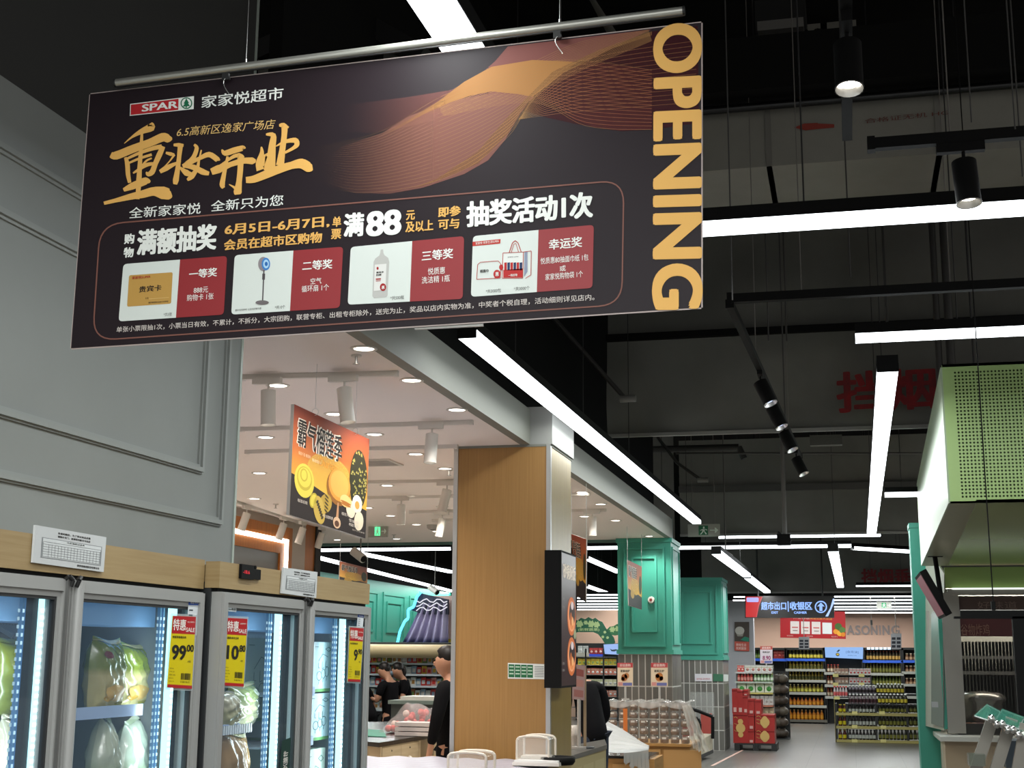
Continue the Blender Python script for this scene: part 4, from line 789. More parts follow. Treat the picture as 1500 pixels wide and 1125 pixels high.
# ================================================================== FREEZERS
M_frz = mat('frame_silver', '#a8a8a6', .35, .25)
M_int = mat('freezer_liner', '#8fa6bd', .4)
M_intd = mat('freezer_dark', '#1c2228', .4)
M_gask = mat('gasket', '#2b2c2d', .6)
M_led = glow('#a8f0ff', 2.6); M_ledd = glow('#eaffff', 7)
M_pglass = mat('door_glass_haze', '#6d8496', .02, alpha=.13, spec=1)  # pale blue reflection haze put into the glass colour
def freezer(xf, y0, y1, zt, zf, label, led_px, strip_z, cont):
    t = thing('freezer', label, 'freezer', (xf-.38, (y0+y1)/2, 0)); d = .75
    ym = (y0+y1)/2; zd = zf-.012
    # cabinet walls
    MB().box((xf-d, y0, .0), (xf-d+.04, y1, zf)).build('back_panel', M_int, t)
    MB().box((xf-d, y0, 0), (xf-.03, y0+.035, zf)).box((xf-d, y1-.035, 0), (xf-.03, y1, zf)).build('side_panel', mat('freezer_side', '#3c3e40', .4), t) if False else None
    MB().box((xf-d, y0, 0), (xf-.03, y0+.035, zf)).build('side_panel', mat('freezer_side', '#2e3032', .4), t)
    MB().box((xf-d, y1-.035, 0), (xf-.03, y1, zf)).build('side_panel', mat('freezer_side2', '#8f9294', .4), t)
    MB().box((xf-d, y0, zf), (xf-.04, y1, zf+.02)).build('top_panel', M_intd, t)
    MB().box((xf-d, y0, 0), (xf-.03, y1, .12)).build('plinth', M_dmet, t)
    f = MB().box((xf-.05, y0-.004, zf), (xf+.0, y1+.004, zt)).build('fascia', M_wood, t)
    MB().box((xf-.72, y0+.002, zf), (xf-.05, y1-.002, zt-.01)).build('crown_box', M_wood, t)
    MB().box((xf-.035, y0+.01, zf-.014), (xf-.012, y1-.01, zf)).build('gap_strip', M_bplas, t)
    MB().box((xf-.3, y0+.04, zd-.11), (xf-.14, y1-.04, zd-.03)).build('light_header', mat('header_blue', '#8fb2d6', .3, emis='#5f8fc4', es=.35), t)
    MB().box((xf-.6, y0+.05, zd-.05), (xf-.3, y1-.05, zd-.02)).build('ceiling_liner', mat('liner_grey', '#a7aeb1', .4), t)
    ev = MB().box((xf-.66, y0+.1, zd-.17), (xf-.36, y1-.12, zd-.05)).build('evaporator', mat('evap_grey', '#8c9092', .4), t)
    for (a, b, nm) in ((y0+.008, ym-.002, 0), (ym+.002, y1-.008, 1)):
        fn = lambda p, q_, dd: (xf+dd, p, q_)
        dr = MB().frame(a, b, .14, zd, .048, fn, -.03, .006).build('door', M_frz, t)
        MB().frame(a+.003, b-.003, .143, zd-.003, .03, fn, .006, .014).build('outer_bead', M_frz, dr); MB().frame(a+.044, b-.044, .184, zd-.044, .012, fn, -.012, .0035).build('gasket', M_gask, dr)
        MB().box((xf-.008, a+.046, .186), (xf-.003, b-.046, zd-.046)).build('pane', M_pglass, dr)
        yh = b-.026 if nm == 0 else a+.026
        MB().cyl((xf+.018, yh, .5), (xf+.018, yh, zd-.004), .0145, 12).build('handle', M_frz, dr) if nm == 1 else MB().beam((xf+.012, yh+.004, .5), (xf+.012, yh+.004, zd), .018, .01).build('handle', mat('frame_dark', '#6d6d6b', .4, .4), dr)
        MB().tube([(xf+.012, yh, zd-.002), (xf+.022, yh, zd+.006), (xf+.026, yh+(.014 if nm == 0 else -.014), zd-.004), (xf+.02, yh+(.014 if nm == 0 else -.014), zd-.02)], .006, 8).build('hinge', M_dmet, dr)
        yl = led_px[nm]
        MB().box((xf-.055, yl-.011, .2), (xf-.035, yl+.011, zd-.052)).build('led_bar', M_led, t)
        led = MB(); n = 90
        for k in range(n): zc = .25+(zd-.32)*k/n; led.box((xf-.036, yl-.005, zc), (xf-.033, yl+.005, zc+.009))
        tag(led.build('led_dots', M_ledd, t), kind='stuff')
        al = bpy.data.lights.new('led_glow', 'AREA'); al.shape = 'RECTANGLE'; al.size = .02; al.size_y = 1.2; al.energy = 2.0; al.color = (.75, .92, 1); ao = bpy.data.objects.new('led_glow', al); COL.objects.link(ao); ao.parent = t; ao.rotation_euler = (PI/2, 0, PI/2+.5)
        ao.location = Vector((xf-.075, yl-.01, 1.2))-t.location
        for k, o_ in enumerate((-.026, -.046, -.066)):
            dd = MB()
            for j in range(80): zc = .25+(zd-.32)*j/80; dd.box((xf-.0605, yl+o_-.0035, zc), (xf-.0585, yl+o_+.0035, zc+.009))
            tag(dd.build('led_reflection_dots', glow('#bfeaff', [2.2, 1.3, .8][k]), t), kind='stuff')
        for o_ in (-.026, -.046): MB().box((xf-.07, yl+o_-.004, .2), (xf-.06, yl+o_+.004, zd-.052)).build('led_reflection_band', mat('led_reflection', '#6a93bd', .2, emis='#4f88b8', es=.35), t)  # LED reflections put in as glowing bands behind the dots
        MB().box((xf-.06, b-.085, .2), (xf-.04, b-.05, zd-.05)).build('mullion', M_gask, t)
    MB().box((xf-.1, ym-.02, .15), (xf-.04, ym+.02, zd)).build('centre_post', M_gask, t)
    for (a, b, zs) in strip_z:
        MB().box((xf-.6, a, zs-.008), (xf-.11, b, zs)).build('shelf', mat('wire_shelf', '#b9c3cb', .4), t)
        s_ = MB().box((xf-.115, a, zs-.012), (xf-.105, b, zs+.022)).build('price_rail', mat('price_rail', '#9fb4d8', .25), t)
    return t
XA, XB = -2.0, -1.95
fA0, fA1 = 2.46, 4.035; fB0, fB1 = 4.05, Px(541, 870, XB).y
zT = Px(541, 855.6, XB).z; zF = Px(541, 885.4, XB).z
def ZX(px, py, x): return Px(px, py, x).z
def YX(px, py, x): return Px(px, py, x).y
zsA1 = ZX(175, 1044, XA-.11); zsB1 = ZX(340, 1070, XB-.11); zsB2 = ZX(465, 1014, XB-.11); zsB3 = ZX(460, 1086, XB-.11)
mA = (fA0+fA1)/2; mB_ = (fB0+fB1)/2
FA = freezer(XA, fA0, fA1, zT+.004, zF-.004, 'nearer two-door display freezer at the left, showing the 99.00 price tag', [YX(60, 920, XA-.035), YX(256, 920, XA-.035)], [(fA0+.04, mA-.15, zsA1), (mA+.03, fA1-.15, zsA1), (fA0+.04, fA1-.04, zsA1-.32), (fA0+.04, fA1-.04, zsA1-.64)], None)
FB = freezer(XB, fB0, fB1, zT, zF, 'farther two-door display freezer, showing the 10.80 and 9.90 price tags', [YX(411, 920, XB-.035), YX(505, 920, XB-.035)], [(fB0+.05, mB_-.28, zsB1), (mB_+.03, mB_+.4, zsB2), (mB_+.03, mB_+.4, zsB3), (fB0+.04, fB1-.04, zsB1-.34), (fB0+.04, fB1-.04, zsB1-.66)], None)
# evaporator grilles
def grille(t, x, y0, y1, z):
    for i in range(9): y = y0+(y1-y0)*i/9; MB().beam((x, y, z), (x+.05, y+.015, z-.03), .006, .012).build('fin', mat('fin_white', '#c9d2d6', .4), t)
grille(FA, XA-.34, YX(10, 925, XA-.3), YX(48, 925, XA-.3), ZX(20, 917, XA-.32)); grille(FB, XB-.34, YX(362, 925, XB-.3), YX(398, 925, XB-.3), ZX(370, 922, XB-.32))
# ice comb on the left shelf of the far freezer
zc = zsB1
for i in range(16): MB().box((XB-.105, YX(318+i*3.3, 1066, XB-.1), zc-.012), (XB-.1, YX(319.6+i*3.3, 1066, XB-.1), zc+.018)).build('comb_tooth', mat('comb', '#d5dde2', .4), FB)
# food packs in the freezers
def bagmat(nm, top, bot, rough=.22):
    if nm in MATS: return MATS[nm]
    m = gradmat(nm, [(0, bot), (.5, bot), (.62, top), (1, top)]); b = m.node_tree.nodes['Principled BSDF']; b.inputs['Roughness'].default_value = rough; b.inputs['Specular IOR Level'].default_value = .6
    b.inputs['Coat Weight'].default_value = .7; b.inputs['Coat Roughness'].default_value = .08
    n = m.node_tree.nodes.new('ShaderNodeTexNoise'); n.inputs['Scale'].default_value = 14; n.inputs['Detail'].default_value = 5; bp = m.node_tree.nodes.new('ShaderNodeBump'); bp.inputs['Strength'].default_value = .35; bp.inputs['Distance'].default_value = .01
    tc = m.node_tree.nodes.new('ShaderNodeTexCoord'); m.node_tree.links.new(tc.outputs['Object'], n.inputs[0]); m.node_tree.links.new(n.outputs[0], bp.inputs['Height']); m.node_tree.links.new(bp.outputs[0], b.inputs['Normal']); return m
BN = [0]
def bag(x, px0, px1, pyt, pyb, m, label, dep=.045, lean=0, taper=0, seed=0, group='frozen food bags', blotch=None, zb=None):
    y0 = YX(px0, pyb, x); y1 = YX(px1, pyb, x); z0 = ZX(px0, pyb, x) if zb is None else zb; z1 = ZX(px0, pyt, x); BN[0] += 1; rnd = random.Random(BN[0]*7+seed); ph = [rnd.uniform(0, 6) for _ in range(6)]
    t = thing('food_bag', label, 'food bag', (x, (y0+y1)/2, z0), group); w = y1-y0; h = z1-z0
    def fn(s_):
        def g(u, v):
            b = max(0, (1-abs(2*u-1)**2.6))*max(0, (1-abs(2*v-1)**3.2)); wr = .007*abs(math.sin(u*11+v*7+ph[0]))-.008*abs(math.sin(u*5-v*13+ph[1]))+.004*math.sin(u*31+v*16+ph[2])
            nar = 1-.1*abs(2*v-1)**3+.015*math.sin(v*13+ph[3])-taper*v**1.5; vv = v+.03*math.sin(u*5+ph[4])*v
            return (x+s_*(dep*b**.6+wr*b)+lean*v*.1, y0+w*(.5+(u-.5)*nar), z0+h*vv)
        return g
    MB().grid(fn(1), 22, 22).grid(fn(-1), 22, 22).build('film', m, t)
    MB().grid(lambda u, v: (fn(1)(u, .97+.03*v)[0]+lean*.002, fn(1)(u, 1)[1], fn(1)(u, 1)[2]-.004+v*.012), 20, 2).build('seal', m, t)
    if blotch:
        for (u, v, ru, rv, col) in blotch:
            n = 12; pts = [fn(1)(u, v)]+[fn(1)(u+ru*math.cos(a*2*PI/n), v+rv*math.sin(a*2*PI/n)) for a in range(n)]; pts = [(p[0]+.003, p[1], p[2]) for p in pts]
            MB().add(pts, [(0, i+1, (i+1) % n+1) for i in range(n)], True).build('printed_patch', ink(col, .25), t)
    return t
green = bagmat('bag_green_cream', '#7f8c2e', '#cbbf85'); green2 = bagmat('bag_olive', '#8c9434', '#77803a'); white = bagmat('bag_white', '#b9c2ae', '#9aa88c'); pale = bagmat('bag_pale', '#c4c0a4', '#a8a67c'); brn = bagmat('bag_brown', '#9d7a48', '#a5a27c'); corn = bagmat('bag_corn', '#8d9a62', '#b0b08a')
PR = [(.5, .28, .3, .12, '#c9a45e'), (.3, .2, .12, .05, '#b8923c'), (.72, .12, .18, .03, '#8f8a3a')]
bag(XA-.17, -20, 52, 936, 1052, green2, 'olive green food bag on the upper shelf behind the leftmost freezer door', zb=zsA1, blotch=[(.6, .5, .3, .12, '#5f6b2a'), (.5, .85, .3, .05, '#a8a54a')])
bag(XA-.16, 126, 172, 938, 1042, green, 'yellow and green food bag standing left on the shelf behind the 99.00 door', zb=zsA1, blotch=PR+[(.25, .8, .12, .05, '#7a2f35')])
bag(XA-.19, 160, 208, 945, 1042, green, 'yellow and green food bag standing right on the shelf behind the 99.00 door', zb=zsA1, blotch=PR)
bag(XA-.15, -30, 44, 1058, 1170, pale, 'pale clear food bag low behind the leftmost freezer door', zb=zsA1-.32, taper=.5, blotch=[(.4, .4, .3, .1, '#8d6038')])
bag(XA-.15, 124, 168, 1056, 1170, white, 'frosty white food bag low left behind the 99.00 door', zb=zsA1-.32, taper=.6)
bag(XA-.17, 160, 212, 1058, 1170, white, 'frosty white food bag low right behind the 99.00 door', zb=zsA1-.32, taper=.5, blotch=[(.5, .3, .2, .06, '#a7a05a')])
bag(XB-.17, 330, 372, 1004, 1062, corn, 'clear bag of pale vegetables on the shelf behind the 10.80 door', zb=zsB1)
bag(XB-.14, 314, 342, 1018, 1064, pale, 'small clear bag at the left end of the shelf behind the 10.80 door', zb=zsB1)
bag(XB-.15, 312, 358, 1080, 1170, brn, 'brown topped food bag low behind the 10.80 door', zb=zsB1-.34)
# cartons with line drawings
M_cart = mat('carton_blue', '#a9c3c6', .35); M_drw = ink('#3c5a58')
def carton(x, px0, px1, pyt, pyb, label, zb=None, col=None, dep=.3):
    y0 = YX(px0, pyb, x); y1 = YX(px1, pyb, x); z0 = ZX(px0, pyb, x) if zb is None else zb; z1 = ZX(px0, pyt, x); t = thing('carton', label, 'carton', (x-dep/2, (y0+y1)/2, z0), 'ice cream cartons')
    MB().box((x-dep, y0, z0), (x, y1, z1)).build('box', col or M_cart, t); MB().box((x-dep-.001, y0-.001, z0), (x+.001, y1+.001, z0+.012)).build('green_band', ink('#5b8a52'), t)
    pl = Plane('x', x+.0012, (1, 0, 0)); w = y1-y0; h = z1-z0; P = lambda u, v: Vector((x+.0015, y0+u*w, z1-v*h))
    mb = MB()
    def ln(pts):
        for a, b in zip(pts, pts[1:]): mb.beam(P(*a), P(*b), .0022, .0006, (1, 0, 0))
    for (cx, cy, rx, ry) in ((.35, .68, .12, .09), (.55, .64, .1, .09), (.72, .6, .1, .1)): ln([(cx+rx*math.cos(a*PI/6), cy+ry*math.sin(a*PI/6)) for a in range(13)]); ln([(cx, cy+ry), (cx-.02, cy+ry+.08)])
    ln([(.3, .38), (.5, .24), (.75, .3)]); ln([(.3, .42), (.3, .52), (.36, .52)]); ln([(.48, .4), (.48, .54), (.56, .52)]); ln([(.66, .38), (.64, .5), (.74, .5)]); ln([(.62, .14), (.78, .1), (.9, .15), (.78, .19), (.62, .14)]); ln([(.12, .1), (.28, .1)])
    mb.build('line_drawing', M_drw, t); return t
carton(XB-.3, 356, 404, 932, 1004, 'large pale green carton with line drawings at the back of the 10.80 door', zb=zsB1, col=mat('carton_green', '#8fa79c', .4))
carton(XB-.125, 456, 486, 940, 1000, 'pale blue ice cream carton on the upper shelf behind the 9.90 door', zb=zsB2+.0)
carton(XB-.125, 450, 482, 1017, 1074, 'pale blue ice cream carton on the middle shelf behind the 9.90 door', zb=zsB3)
carton(XB-.125, 446, 474, 1100, 1170, 'pale ice cream carton lowest behind the 9.90 door', zb=zsB3-.3, col=mat('carton_pale', '#b4c6b6', .4))
MB().box((XB-.6, mB_+.03, zsB3-.31), (XB-.105, mB_+.4, zsB3-.3)).build('shelf', M_int, FB)
# price tags
M_yel = ink('#d9c416', .3); M_rt = ink('#b3262b', .3); M_tw = ink('#e9e4dc'); M_tb = ink('#1d1b14')
def ptag(x, tl, tr, br, bl, price, cents, name, label, sp='/袋'):
    pl = Plane('x', x, (1, 0, 0)); q = Q(tl, tr, br, bl); t = thing('price_tag', label, 'price tag', pl.un(*q(.5, .5)), 'yellow and red sale tags on the freezer doors')
    flat('clear_sleeve', mat('sleeve', '#c9d0d2', .1, alpha=.55), t, pl, [q(-.06, -.03), q(1.08, -.03), q(1.06, 1.03), q(-.06, 1.03)], 0)
    o = MB().prism([pl.un(*q(u, v), .001) for u, v in ((0, 0), (1, 0), (1, 1), (0, 1))], (.0012, 0, 0)).build('card', M_yel, t)
    L0 = 4.2
    qrect('red_top', t, pl, q, 0, 0, 1, .245, M_rt, L0); qrect('red_foot', t, pl, q, 0, .955, 1, 1, M_rt, L0)
    qtext(t, pl, q, '特惠', .03, .58, .20, .16, M_tw, lay=5, off=.02); qtext(t, pl, q, 'SALE', .6, .97, .215, .06, M_tw, lay=5, off=.02); qtext(t, pl, q, '(会员特价)', .64, .95, .09, .025, M_tw, lay=5)
    qtext(t, pl, q, name, .05, .62, .31, .035, M_tb, lay=5, off=.02); qtext(t, pl, q, price, .06 if len(price) > 1 else .36, .66, .61, .21, M_tb, lay=5, off=.04); qtext(t, pl, q, cents, .62, .98, .49, .10, M_tb, lay=5, off=.04)
    qtext(t, pl, q, sp, .74, .88, .64, .03, M_tb, lay=5)
    for i, s in enumerate(('规格 500g', '产地 山东', '等级 合格', '编码 690123', '计价 元')): qtext(t, pl, q, s, .03, .2+.04*(i % 3), .74+i*.045, .018, M_tb, lay=5)
    mb = MB(); xx = .52; rnd = random.Random(len(price)*3+int(cents[1:]))
    while xx < .9:
        w = rnd.choice((.008, .014, .022)); mb.add([pl.un(*q(a, b), 5*LT) for a, b in ((xx, .79), (xx+w, .79), (xx+w, .88), (xx, .88))], [(0, 1, 2, 3)]); xx += w+.012
    mb.build('barcode', M_tb, t); qtext(t, pl, q, '2108 9612', .5, .88, .92, .02, M_tb, lay=5); return t
ptag(XA+.007, (252.4, 902), (286, 903.5), (280, 1009), (244, 1007), '99', '.00', '悦蓝清香翅尖肉', 'sale tag reading 99.00 on the nearer freezer')
ptag(XB+.007, (332, 905), (361.5, 906.5), (356, 1006), (326, 1004), '10', '.80', '蔬菜速冻玉米', 'sale tag reading 10.80 on the farther freezer', '/袋')
ptag(XB+.007, (512, 919), (532, 920.5), (527, 999), (509, 998), '9', '.90', '冰淇淋组合', 'narrow sale tag reading 9.90 at the far edge of the farther freezer', '/盒')
def info(x, tl, tr, br, bl, label):
    pl = Plane('x', x, (1, 0, 0)); q = Q(tl, tr, br, bl); t = thing('energy_label', label, 'label', pl.un(*q(.5, .5))); qrect('card', t, pl, q, 0, 0, 1, 1, ink('#d5dade'), 1); qrect('blue_band', t, pl, q, 0, 0, 1, .18, ink('#2c4f9e'), 2); qtext(t, pl, q, '海容冷链', .15, .85, .14, .08, M_tw, lay=3)
    for i in range(4): qrect('text_row', t, pl, q, .1, .3+i*.14, .45, .34+i*.14, ink('#444b52'), 2)
info(XA+.006, (276, 877), (292, 877), (289, 931), (273, 929), 'white label with blue band behind the 99.00 tag')
info(XB+.006, (524, 900), (533, 901), (531, 922), (522, 921), 'white label with blue band above the 9.90 tag')
pl = Plane('x', XB+.0045, (1, 0, 0)); q = Q((329, 888), (346, 889), (346, 896.5), (328.5, 895)); t = thing('maker_sticker', 'small dark maker sticker at the top of the 10.80 door', 'sticker', pl.un(*q(.5, .5))); qrect('sticker', t, pl, q, 0, 0, 1, 1, ink('#b9c2c6'), 1); qtext(t, pl, q, 'Hiron海容', .05, .95, .75, .5, M_tb, lay=2, off=.02)
q = Q((413, 1085), (426, 1080), (423, 1140), (409, 1140)); t = thing('door_sticker', 'dark green sticker with white lettering low on the farther freezer post', 'sticker', pl.un(*q(.5, .5))); qrect('sticker', t, pl, q, 0, 0, 1, 1, ink('#1e3a33'), 1)
vtext(t, pl, '节能冷柜', q(.75, .3), q(.75, .95), q(.25, .3), M_tw, 2, .01)
# notice frames on the fascias
def nframe(x, tl, tr, br, bl, label):
    pl = Plane('x', x+.002, (1, 0, 0)); q = Q(tl, tr, br, bl); t = thing('notice_card', label, 'notice', pl.un(*q(.5, 1)))
    MB().prism([pl.un(*q(u, v)) for u, v in ((0, 0), (1, 0), (1, 1), (0, 1))], (.006, 0, 0)).build('holder', ink('#c4c6c6'), t); k = 10.6
    qtext(t, pl, q, '亲爱的顾客，为了保证商品质量', .32, .78, .15, .06, M_tb, lay=k, off=.02); qtext(t, pl, q, '请随手关门，谢谢您的配合与支持', .32, .78, .24, .06, M_tb, lay=k, off=.02)
    qrect('window_recess', t, pl, q, .1, .29, .95, .84, ink('#8f9294'), k); qrect('table_sheet', t, pl, q, .115, .31, .935, .82, ink('#cfd2d2'), k+1)
    qtext(t, pl, q, '冷柜温度记录表', .45, .7, .36, .04, M_tb, lay=k+2, off=.01); mb = MB()
    def ln(u0, v0, u1, v1, w=.4): line(mb, pl, [q(u0, v0), q(u1, v1)], w, k+2)
    for i in range(7): ln(.12, .40+i*.066, .93, .40+i*.066)
    for i in range(17): ln(.2+i*.045, .46, .2+i*.045, .80)
    ln(.12, .4, .12, .8); ln(.93, .4, .93, .8); mb.build('table_lines', ink('#5d6163'), t)
    qtext(t, pl, q, '家家悦集团股份有限公司', .62, .93, .95, .06, M_tb, lay=k, off=.03); return t
nframe(XA, (49, 769), (153, 787), (149, 838), (45, 824), 'grey notice card with a record table on the nearer freezer top')
nframe(XB, (413, 831), (463, 838), (461, 876), (410, 869), 'grey notice card with a record table on the farther freezer top')
c = Px(365, 838, XB); t = thing('controller', 'black temperature controller with red digits on the farther freezer top', 'controller', c-Vector((0, 0, .02)))
pl = Plane('x', XB+.011, (1, 0, 0)); a = Px(350, 838, XB); b = Px(379, 840, XB); MB().box((XB, a.y, c.z-.025), (XB+.010, a.y+(b.y-a.y)*.62, c.z+.022)).build('display_case', M_bplas, t); MB().box((XB, a.y+(b.y-a.y)*.64, c.z-.022), (XB+.008, b.y, c.z+.012)).build('keypad', M_bplas, t); MB().cyl((XB+.008, b.y-.04, c.z+.018), (XB, b.y-.04, c.z+.018), .006, 10).build('knob', M_bplas, t)
q = Q((352, 829), (368, 831), (368, 846), (352, 844)); qtext(t, pl, q, '-18.6', .25, .85, .7, .35, glow('#d02030', 1.2), lay=1, off=.02)
# ================================================================== GREEN KIOSK
KY = 9.8
M_lgr = mat('hood_green', '#9dbb74', .4); M_lgs = mat('soffit_green', '#b3cc8c', .15, spec=.8); M_lgf = mat('frosted_green', '#a3b597', .3, tex='wave', c2='#93a688', sc=(.2, 26, .2))
P0 = Py(1392, 737, KY); PT = Py(1380, 538, KY); P1 = Pz(1351, 829, P0.z); T1_ = Vector((P1.x-(P0.x-PT.x), P1.y, PT.z)); XR = 3.2
kt = thing('kiosk_hood', 'light green hood with a perforated front panel above the food stall', 'hood', (1.9, 13, P0.z))
MB().prism([PT, (XR, KY, PT.z), (XR, KY, PT.z+.02), PT+Vector((0, 0, .02))], (0, .06, 0)).build('top_edge', M_lgr, kt)
fw = Py(1408, 700, KY).x-Py(1392, 700, KY).x
MB().prism([P0, P0+Vector((fw, 0, 0)), PT+Vector((fw, 0, 0)), PT], (0, .03, 0)).build('corner_post', M_lgr, kt)
# perforated plate, real holes
def perforated(o, ux, uz, nx, nz, r):
    vs = []; fs = []
    for j in range(nz):
        for i in range(nx):
            c = o+ux*(i+.5)+uz*(j+.5); n = len(vs)
            for k in range(8): a = PI/8+k*PI/4; vs.append(c+ux*(r*math.cos(a))+uz*(r*math.sin(a)))
            sq = [(.5, .207), (.207, .5), (-.207, .5), (-.5, .207), (-.5, -.207), (-.207, -.5), (.207, -.5), (.5, -.207)]
            for a, b in sq: vs.append(c+ux*a+uz*b)
            m = len(vs)
            for a, b in ((.5, .5), (-.5, .5), (-.5, -.5), (.5, -.5)): vs.append(c+ux*a+uz*b)
            for k in range(8): fs.append((n+k, n+(k+1) % 8, n+8+(k+1) % 8, n+8+k))
            for k, (a, b) in enumerate(((0, 1), (2, 3), (4, 5), (6, 7))): fs.append((n+8+a, n+8+b, m+k))
    return vs, fs
w_px = (Py(1415, 640, KY).x-Py(1409.6, 640, KY).x); nz = 36; ux = Vector((w_px, 0, 0)); q0 = P0+Vector((fw, 0, .03)); q1 = PT+Vector((fw, 0, -.03)); uz = (q1-q0)/nz
nx = int((XR-q0.x)/w_px)
vs, fs = perforated(q0, ux, uz, nx, nz, .3); o = MB().add(vs, fs).build('perforated_panel', M_lgr, kt, fix=False); tag(o, kind='stuff')
MB().prism([P0+Vector((fw, 0, 0)), (XR, KY, P0.z), (XR, KY, q0.z), q0], (0, .03, 0)).build('bottom_rail', M_lgr, kt); MB().prism([q1, (XR, KY, q1.z), (XR, KY, PT.z), PT+Vector((fw, 0, 0))], (0, .03, 0)).build('top_rail', M_lgr, kt)
MB().prism([P0+Vector((0, .07, .01)), (XR, KY+.07, P0.z+.01), (XR, KY+.07, PT.z-.01), PT+Vector((0, .07, -.01))], (0, .01, 0)).build('backing', mat('hood_dark', '#4d5c3c', .8), kt)
MB().prism([P0, PT, T1_, P1], (-.012, 0, 0)).build('side_panel', M_lgf, kt)
MB().prism([P0, P1, P1+Vector((.28, 0, 0)), P0+Vector((.17, 0, 0))], (0, 0, .012)).build('soffit_edge', mat('soffit_edge', '#9a9c80', .4), kt)
MB().prism([P0+Vector((.17, 0, 0)), P1+Vector((.28, 0, 0)), (XR+2, P1.y, P0.z), (XR, KY, P0.z)], (0, 0, .02)).build('soffit', M_lgs, kt)
MB().prism([PT, T1_, (XR+2, P1.y, PT.z), (XR, KY, PT.z)], (0, 0, .02)).build('roof', M_lgr, kt)
MB().cyl((1.0, KY+1, PT.z), (1.0, KY+1, 7), .01, 6).build('hanger', M_dmet, kt); MB().cyl((2.4, KY+4, PT.z), (2.4, KY+4, 7), .01, 6).build('hanger', M_dmet, kt)
KB = P1.y-.05; kp = Plane('y', KB, (0, -1, 0))
st = thing('food_stall', 'food stall with steel framed window under the light green hood', 'stall', (2.2, KB, 0))
def kbox(nm, x0, y0, x1, y1, m, d=.06, par=st, off=0): a = Py(x0, y1, KB-off); b = Py(x1, y0, KB-off); return MB().box((a.x, KB-off, a.z), (b.x, KB-off+d, b.z)).build(nm, m, par)
kbox('green_fascia', 1385, 829, 1640, 862, mat('stall_green', '#86a05c', .25), .1)
kbox('light_line', 1395, 860, 1640, 863.5, glow('#e8f2e8', 1.2), .05, st, .06)
M_steel = mat('stall_steel', '#84827c', .3, .6)
kbox('top_rail', 1388, 863, 1640, 872, M_steel, .1, st, .03)
kbox('corner_post', 1389, 868, 1404, 1074, M_steel, .12, st, .04); kbox('teal_strip', 1383, 870, 1388.5, 1068, M_teal, .08); kbox('side_post', 1366, 895, 1370, 1058, M_gplas, .08, st, -.6)
MB().prism([Py(1383, 1070, KB), Py(1350, 1062, KB+.9), Py(1350, 790, KB+.9), Py(1383, 840, KB)], (.02, .02, 0)).build('side_wall', mat('stall_side', '#b3b5a9', .4), st)
MB().prism([Py(1382, 1066, KB-.02), Py(1364, 1060, KB+.4), Py(1364, 898, KB+.4), Py(1382, 888, KB-.02)], (.01, .01, 0)).build('side_pane', mat('stall_side_glass', '#7d7f7a', .15), st)
kbox('dark_header', 1404, 872, 1640, 893, mat('header_brown', '#4d3a38', .5), .05, st, .01); kbox('menu_strip', 1404, 893, 1640, 932, mat('strip_maroon', '#5c2227', .4), .05, st, .0)
text(st, Plane('y', KB-.01, (0, -1, 0)), '谷物炸鸡', (1408, 931), (1450, 931), 17, ink('#9a7468'), lay=2, off=.0); text(st, Plane('y', KB-.02, (0, -1, 0)), '好味道', (1432, 892), (1490, 892), 11, ink('#7d6a64'), lay=2)
# interior behind glass
MB().box((1.1, KB+.5, 2.45), (3.0, KB+.62, 2.5)).build('stall_fill_strip', glow('#fff4e0', 25), st)  # glowing strip added to brighten the stall interior
area('stall_fill', (2.0, KB+.35, 2.45), (1.8, .2), 9, (1, .96, .9), (.5, 0, 0))  # fill light added for the stall's back wall
kbox('back_wall', 1404, 932, 1640, 1078, mat('stall_back', '#8a8a82', .5), .02, st, -.9)
for i in range(26): kbox('wall_slat', 1410+i*5, 940, 1411.6+i*5, 1064, mat('slat_grey', '#85857e', .4), .01, st, -.86)
for i, (y, c) in enumerate(((962, '#8b8a83'), (985, '#7c7b74'))): kbox('rack_shelf', 1410, y, 1620, y+3, mat('rack_%d' % i, c, .3, .5), .3, st, -.5)
a = Py(1441, 1062, KB+.35); MB().lathe(a, [(.0, 0), (.2, 0), (.23, .05), (.23, .24), (.26, .28), (.26, .31), (.2, .36), (.0, .38)], 20).build('cooking_pot', mat('pot_steel', '#8d8b86', .25, .8), st)
kbox('glass_pane', 1404, 932, 1640, 1074, mat('stall_glass', '#111111', .03, alpha=.18, spec=.6), .01, st, .0)
kbox('inner_shelf', 1404, 1064, 1640, 1076, mat('inner_dark', '#3a3834', .5), .5, st, -.02)
for i in range(5): a = Py(1412+i*8, 1064, KB+.1); MB().ball(a+Vector((0, 0, .02)), .04, 8, 5, (1.4, 1, .6)).build('food_piece', ink(['#c49a8c', '#b8846e', '#caa79a', '#a88', '#c4a08f'][i] if i != 3 else '#aa8888'), st)
cz_ = .92; ct = MB().prism([Pz(1350, 1058, cz_), Pz(1377, 1079, cz_), Pz(1660, 1083, cz_), Pz(1660, 1062, cz_)], (0, 0, -.05)).build('counter_top', mat('counter_white', '#c4c6bf', .25), st)
a = Pz(1384, 1084, cz_-.05); MB().box((a.x, a.y+.02, 0), (4.2, a.y+.5, cz_-.05)).build('counter_front', mat('counter_cream', '#c2b299', .5), st)
for i in range(5): MB().box((a.x+.0+i*.5, a.y+.005, .05), (a.x+.47+i*.5, a.y+.02, cz_-.1)).build('front_panel', mat('counter_cream2', '#b9a88d', .5), st)
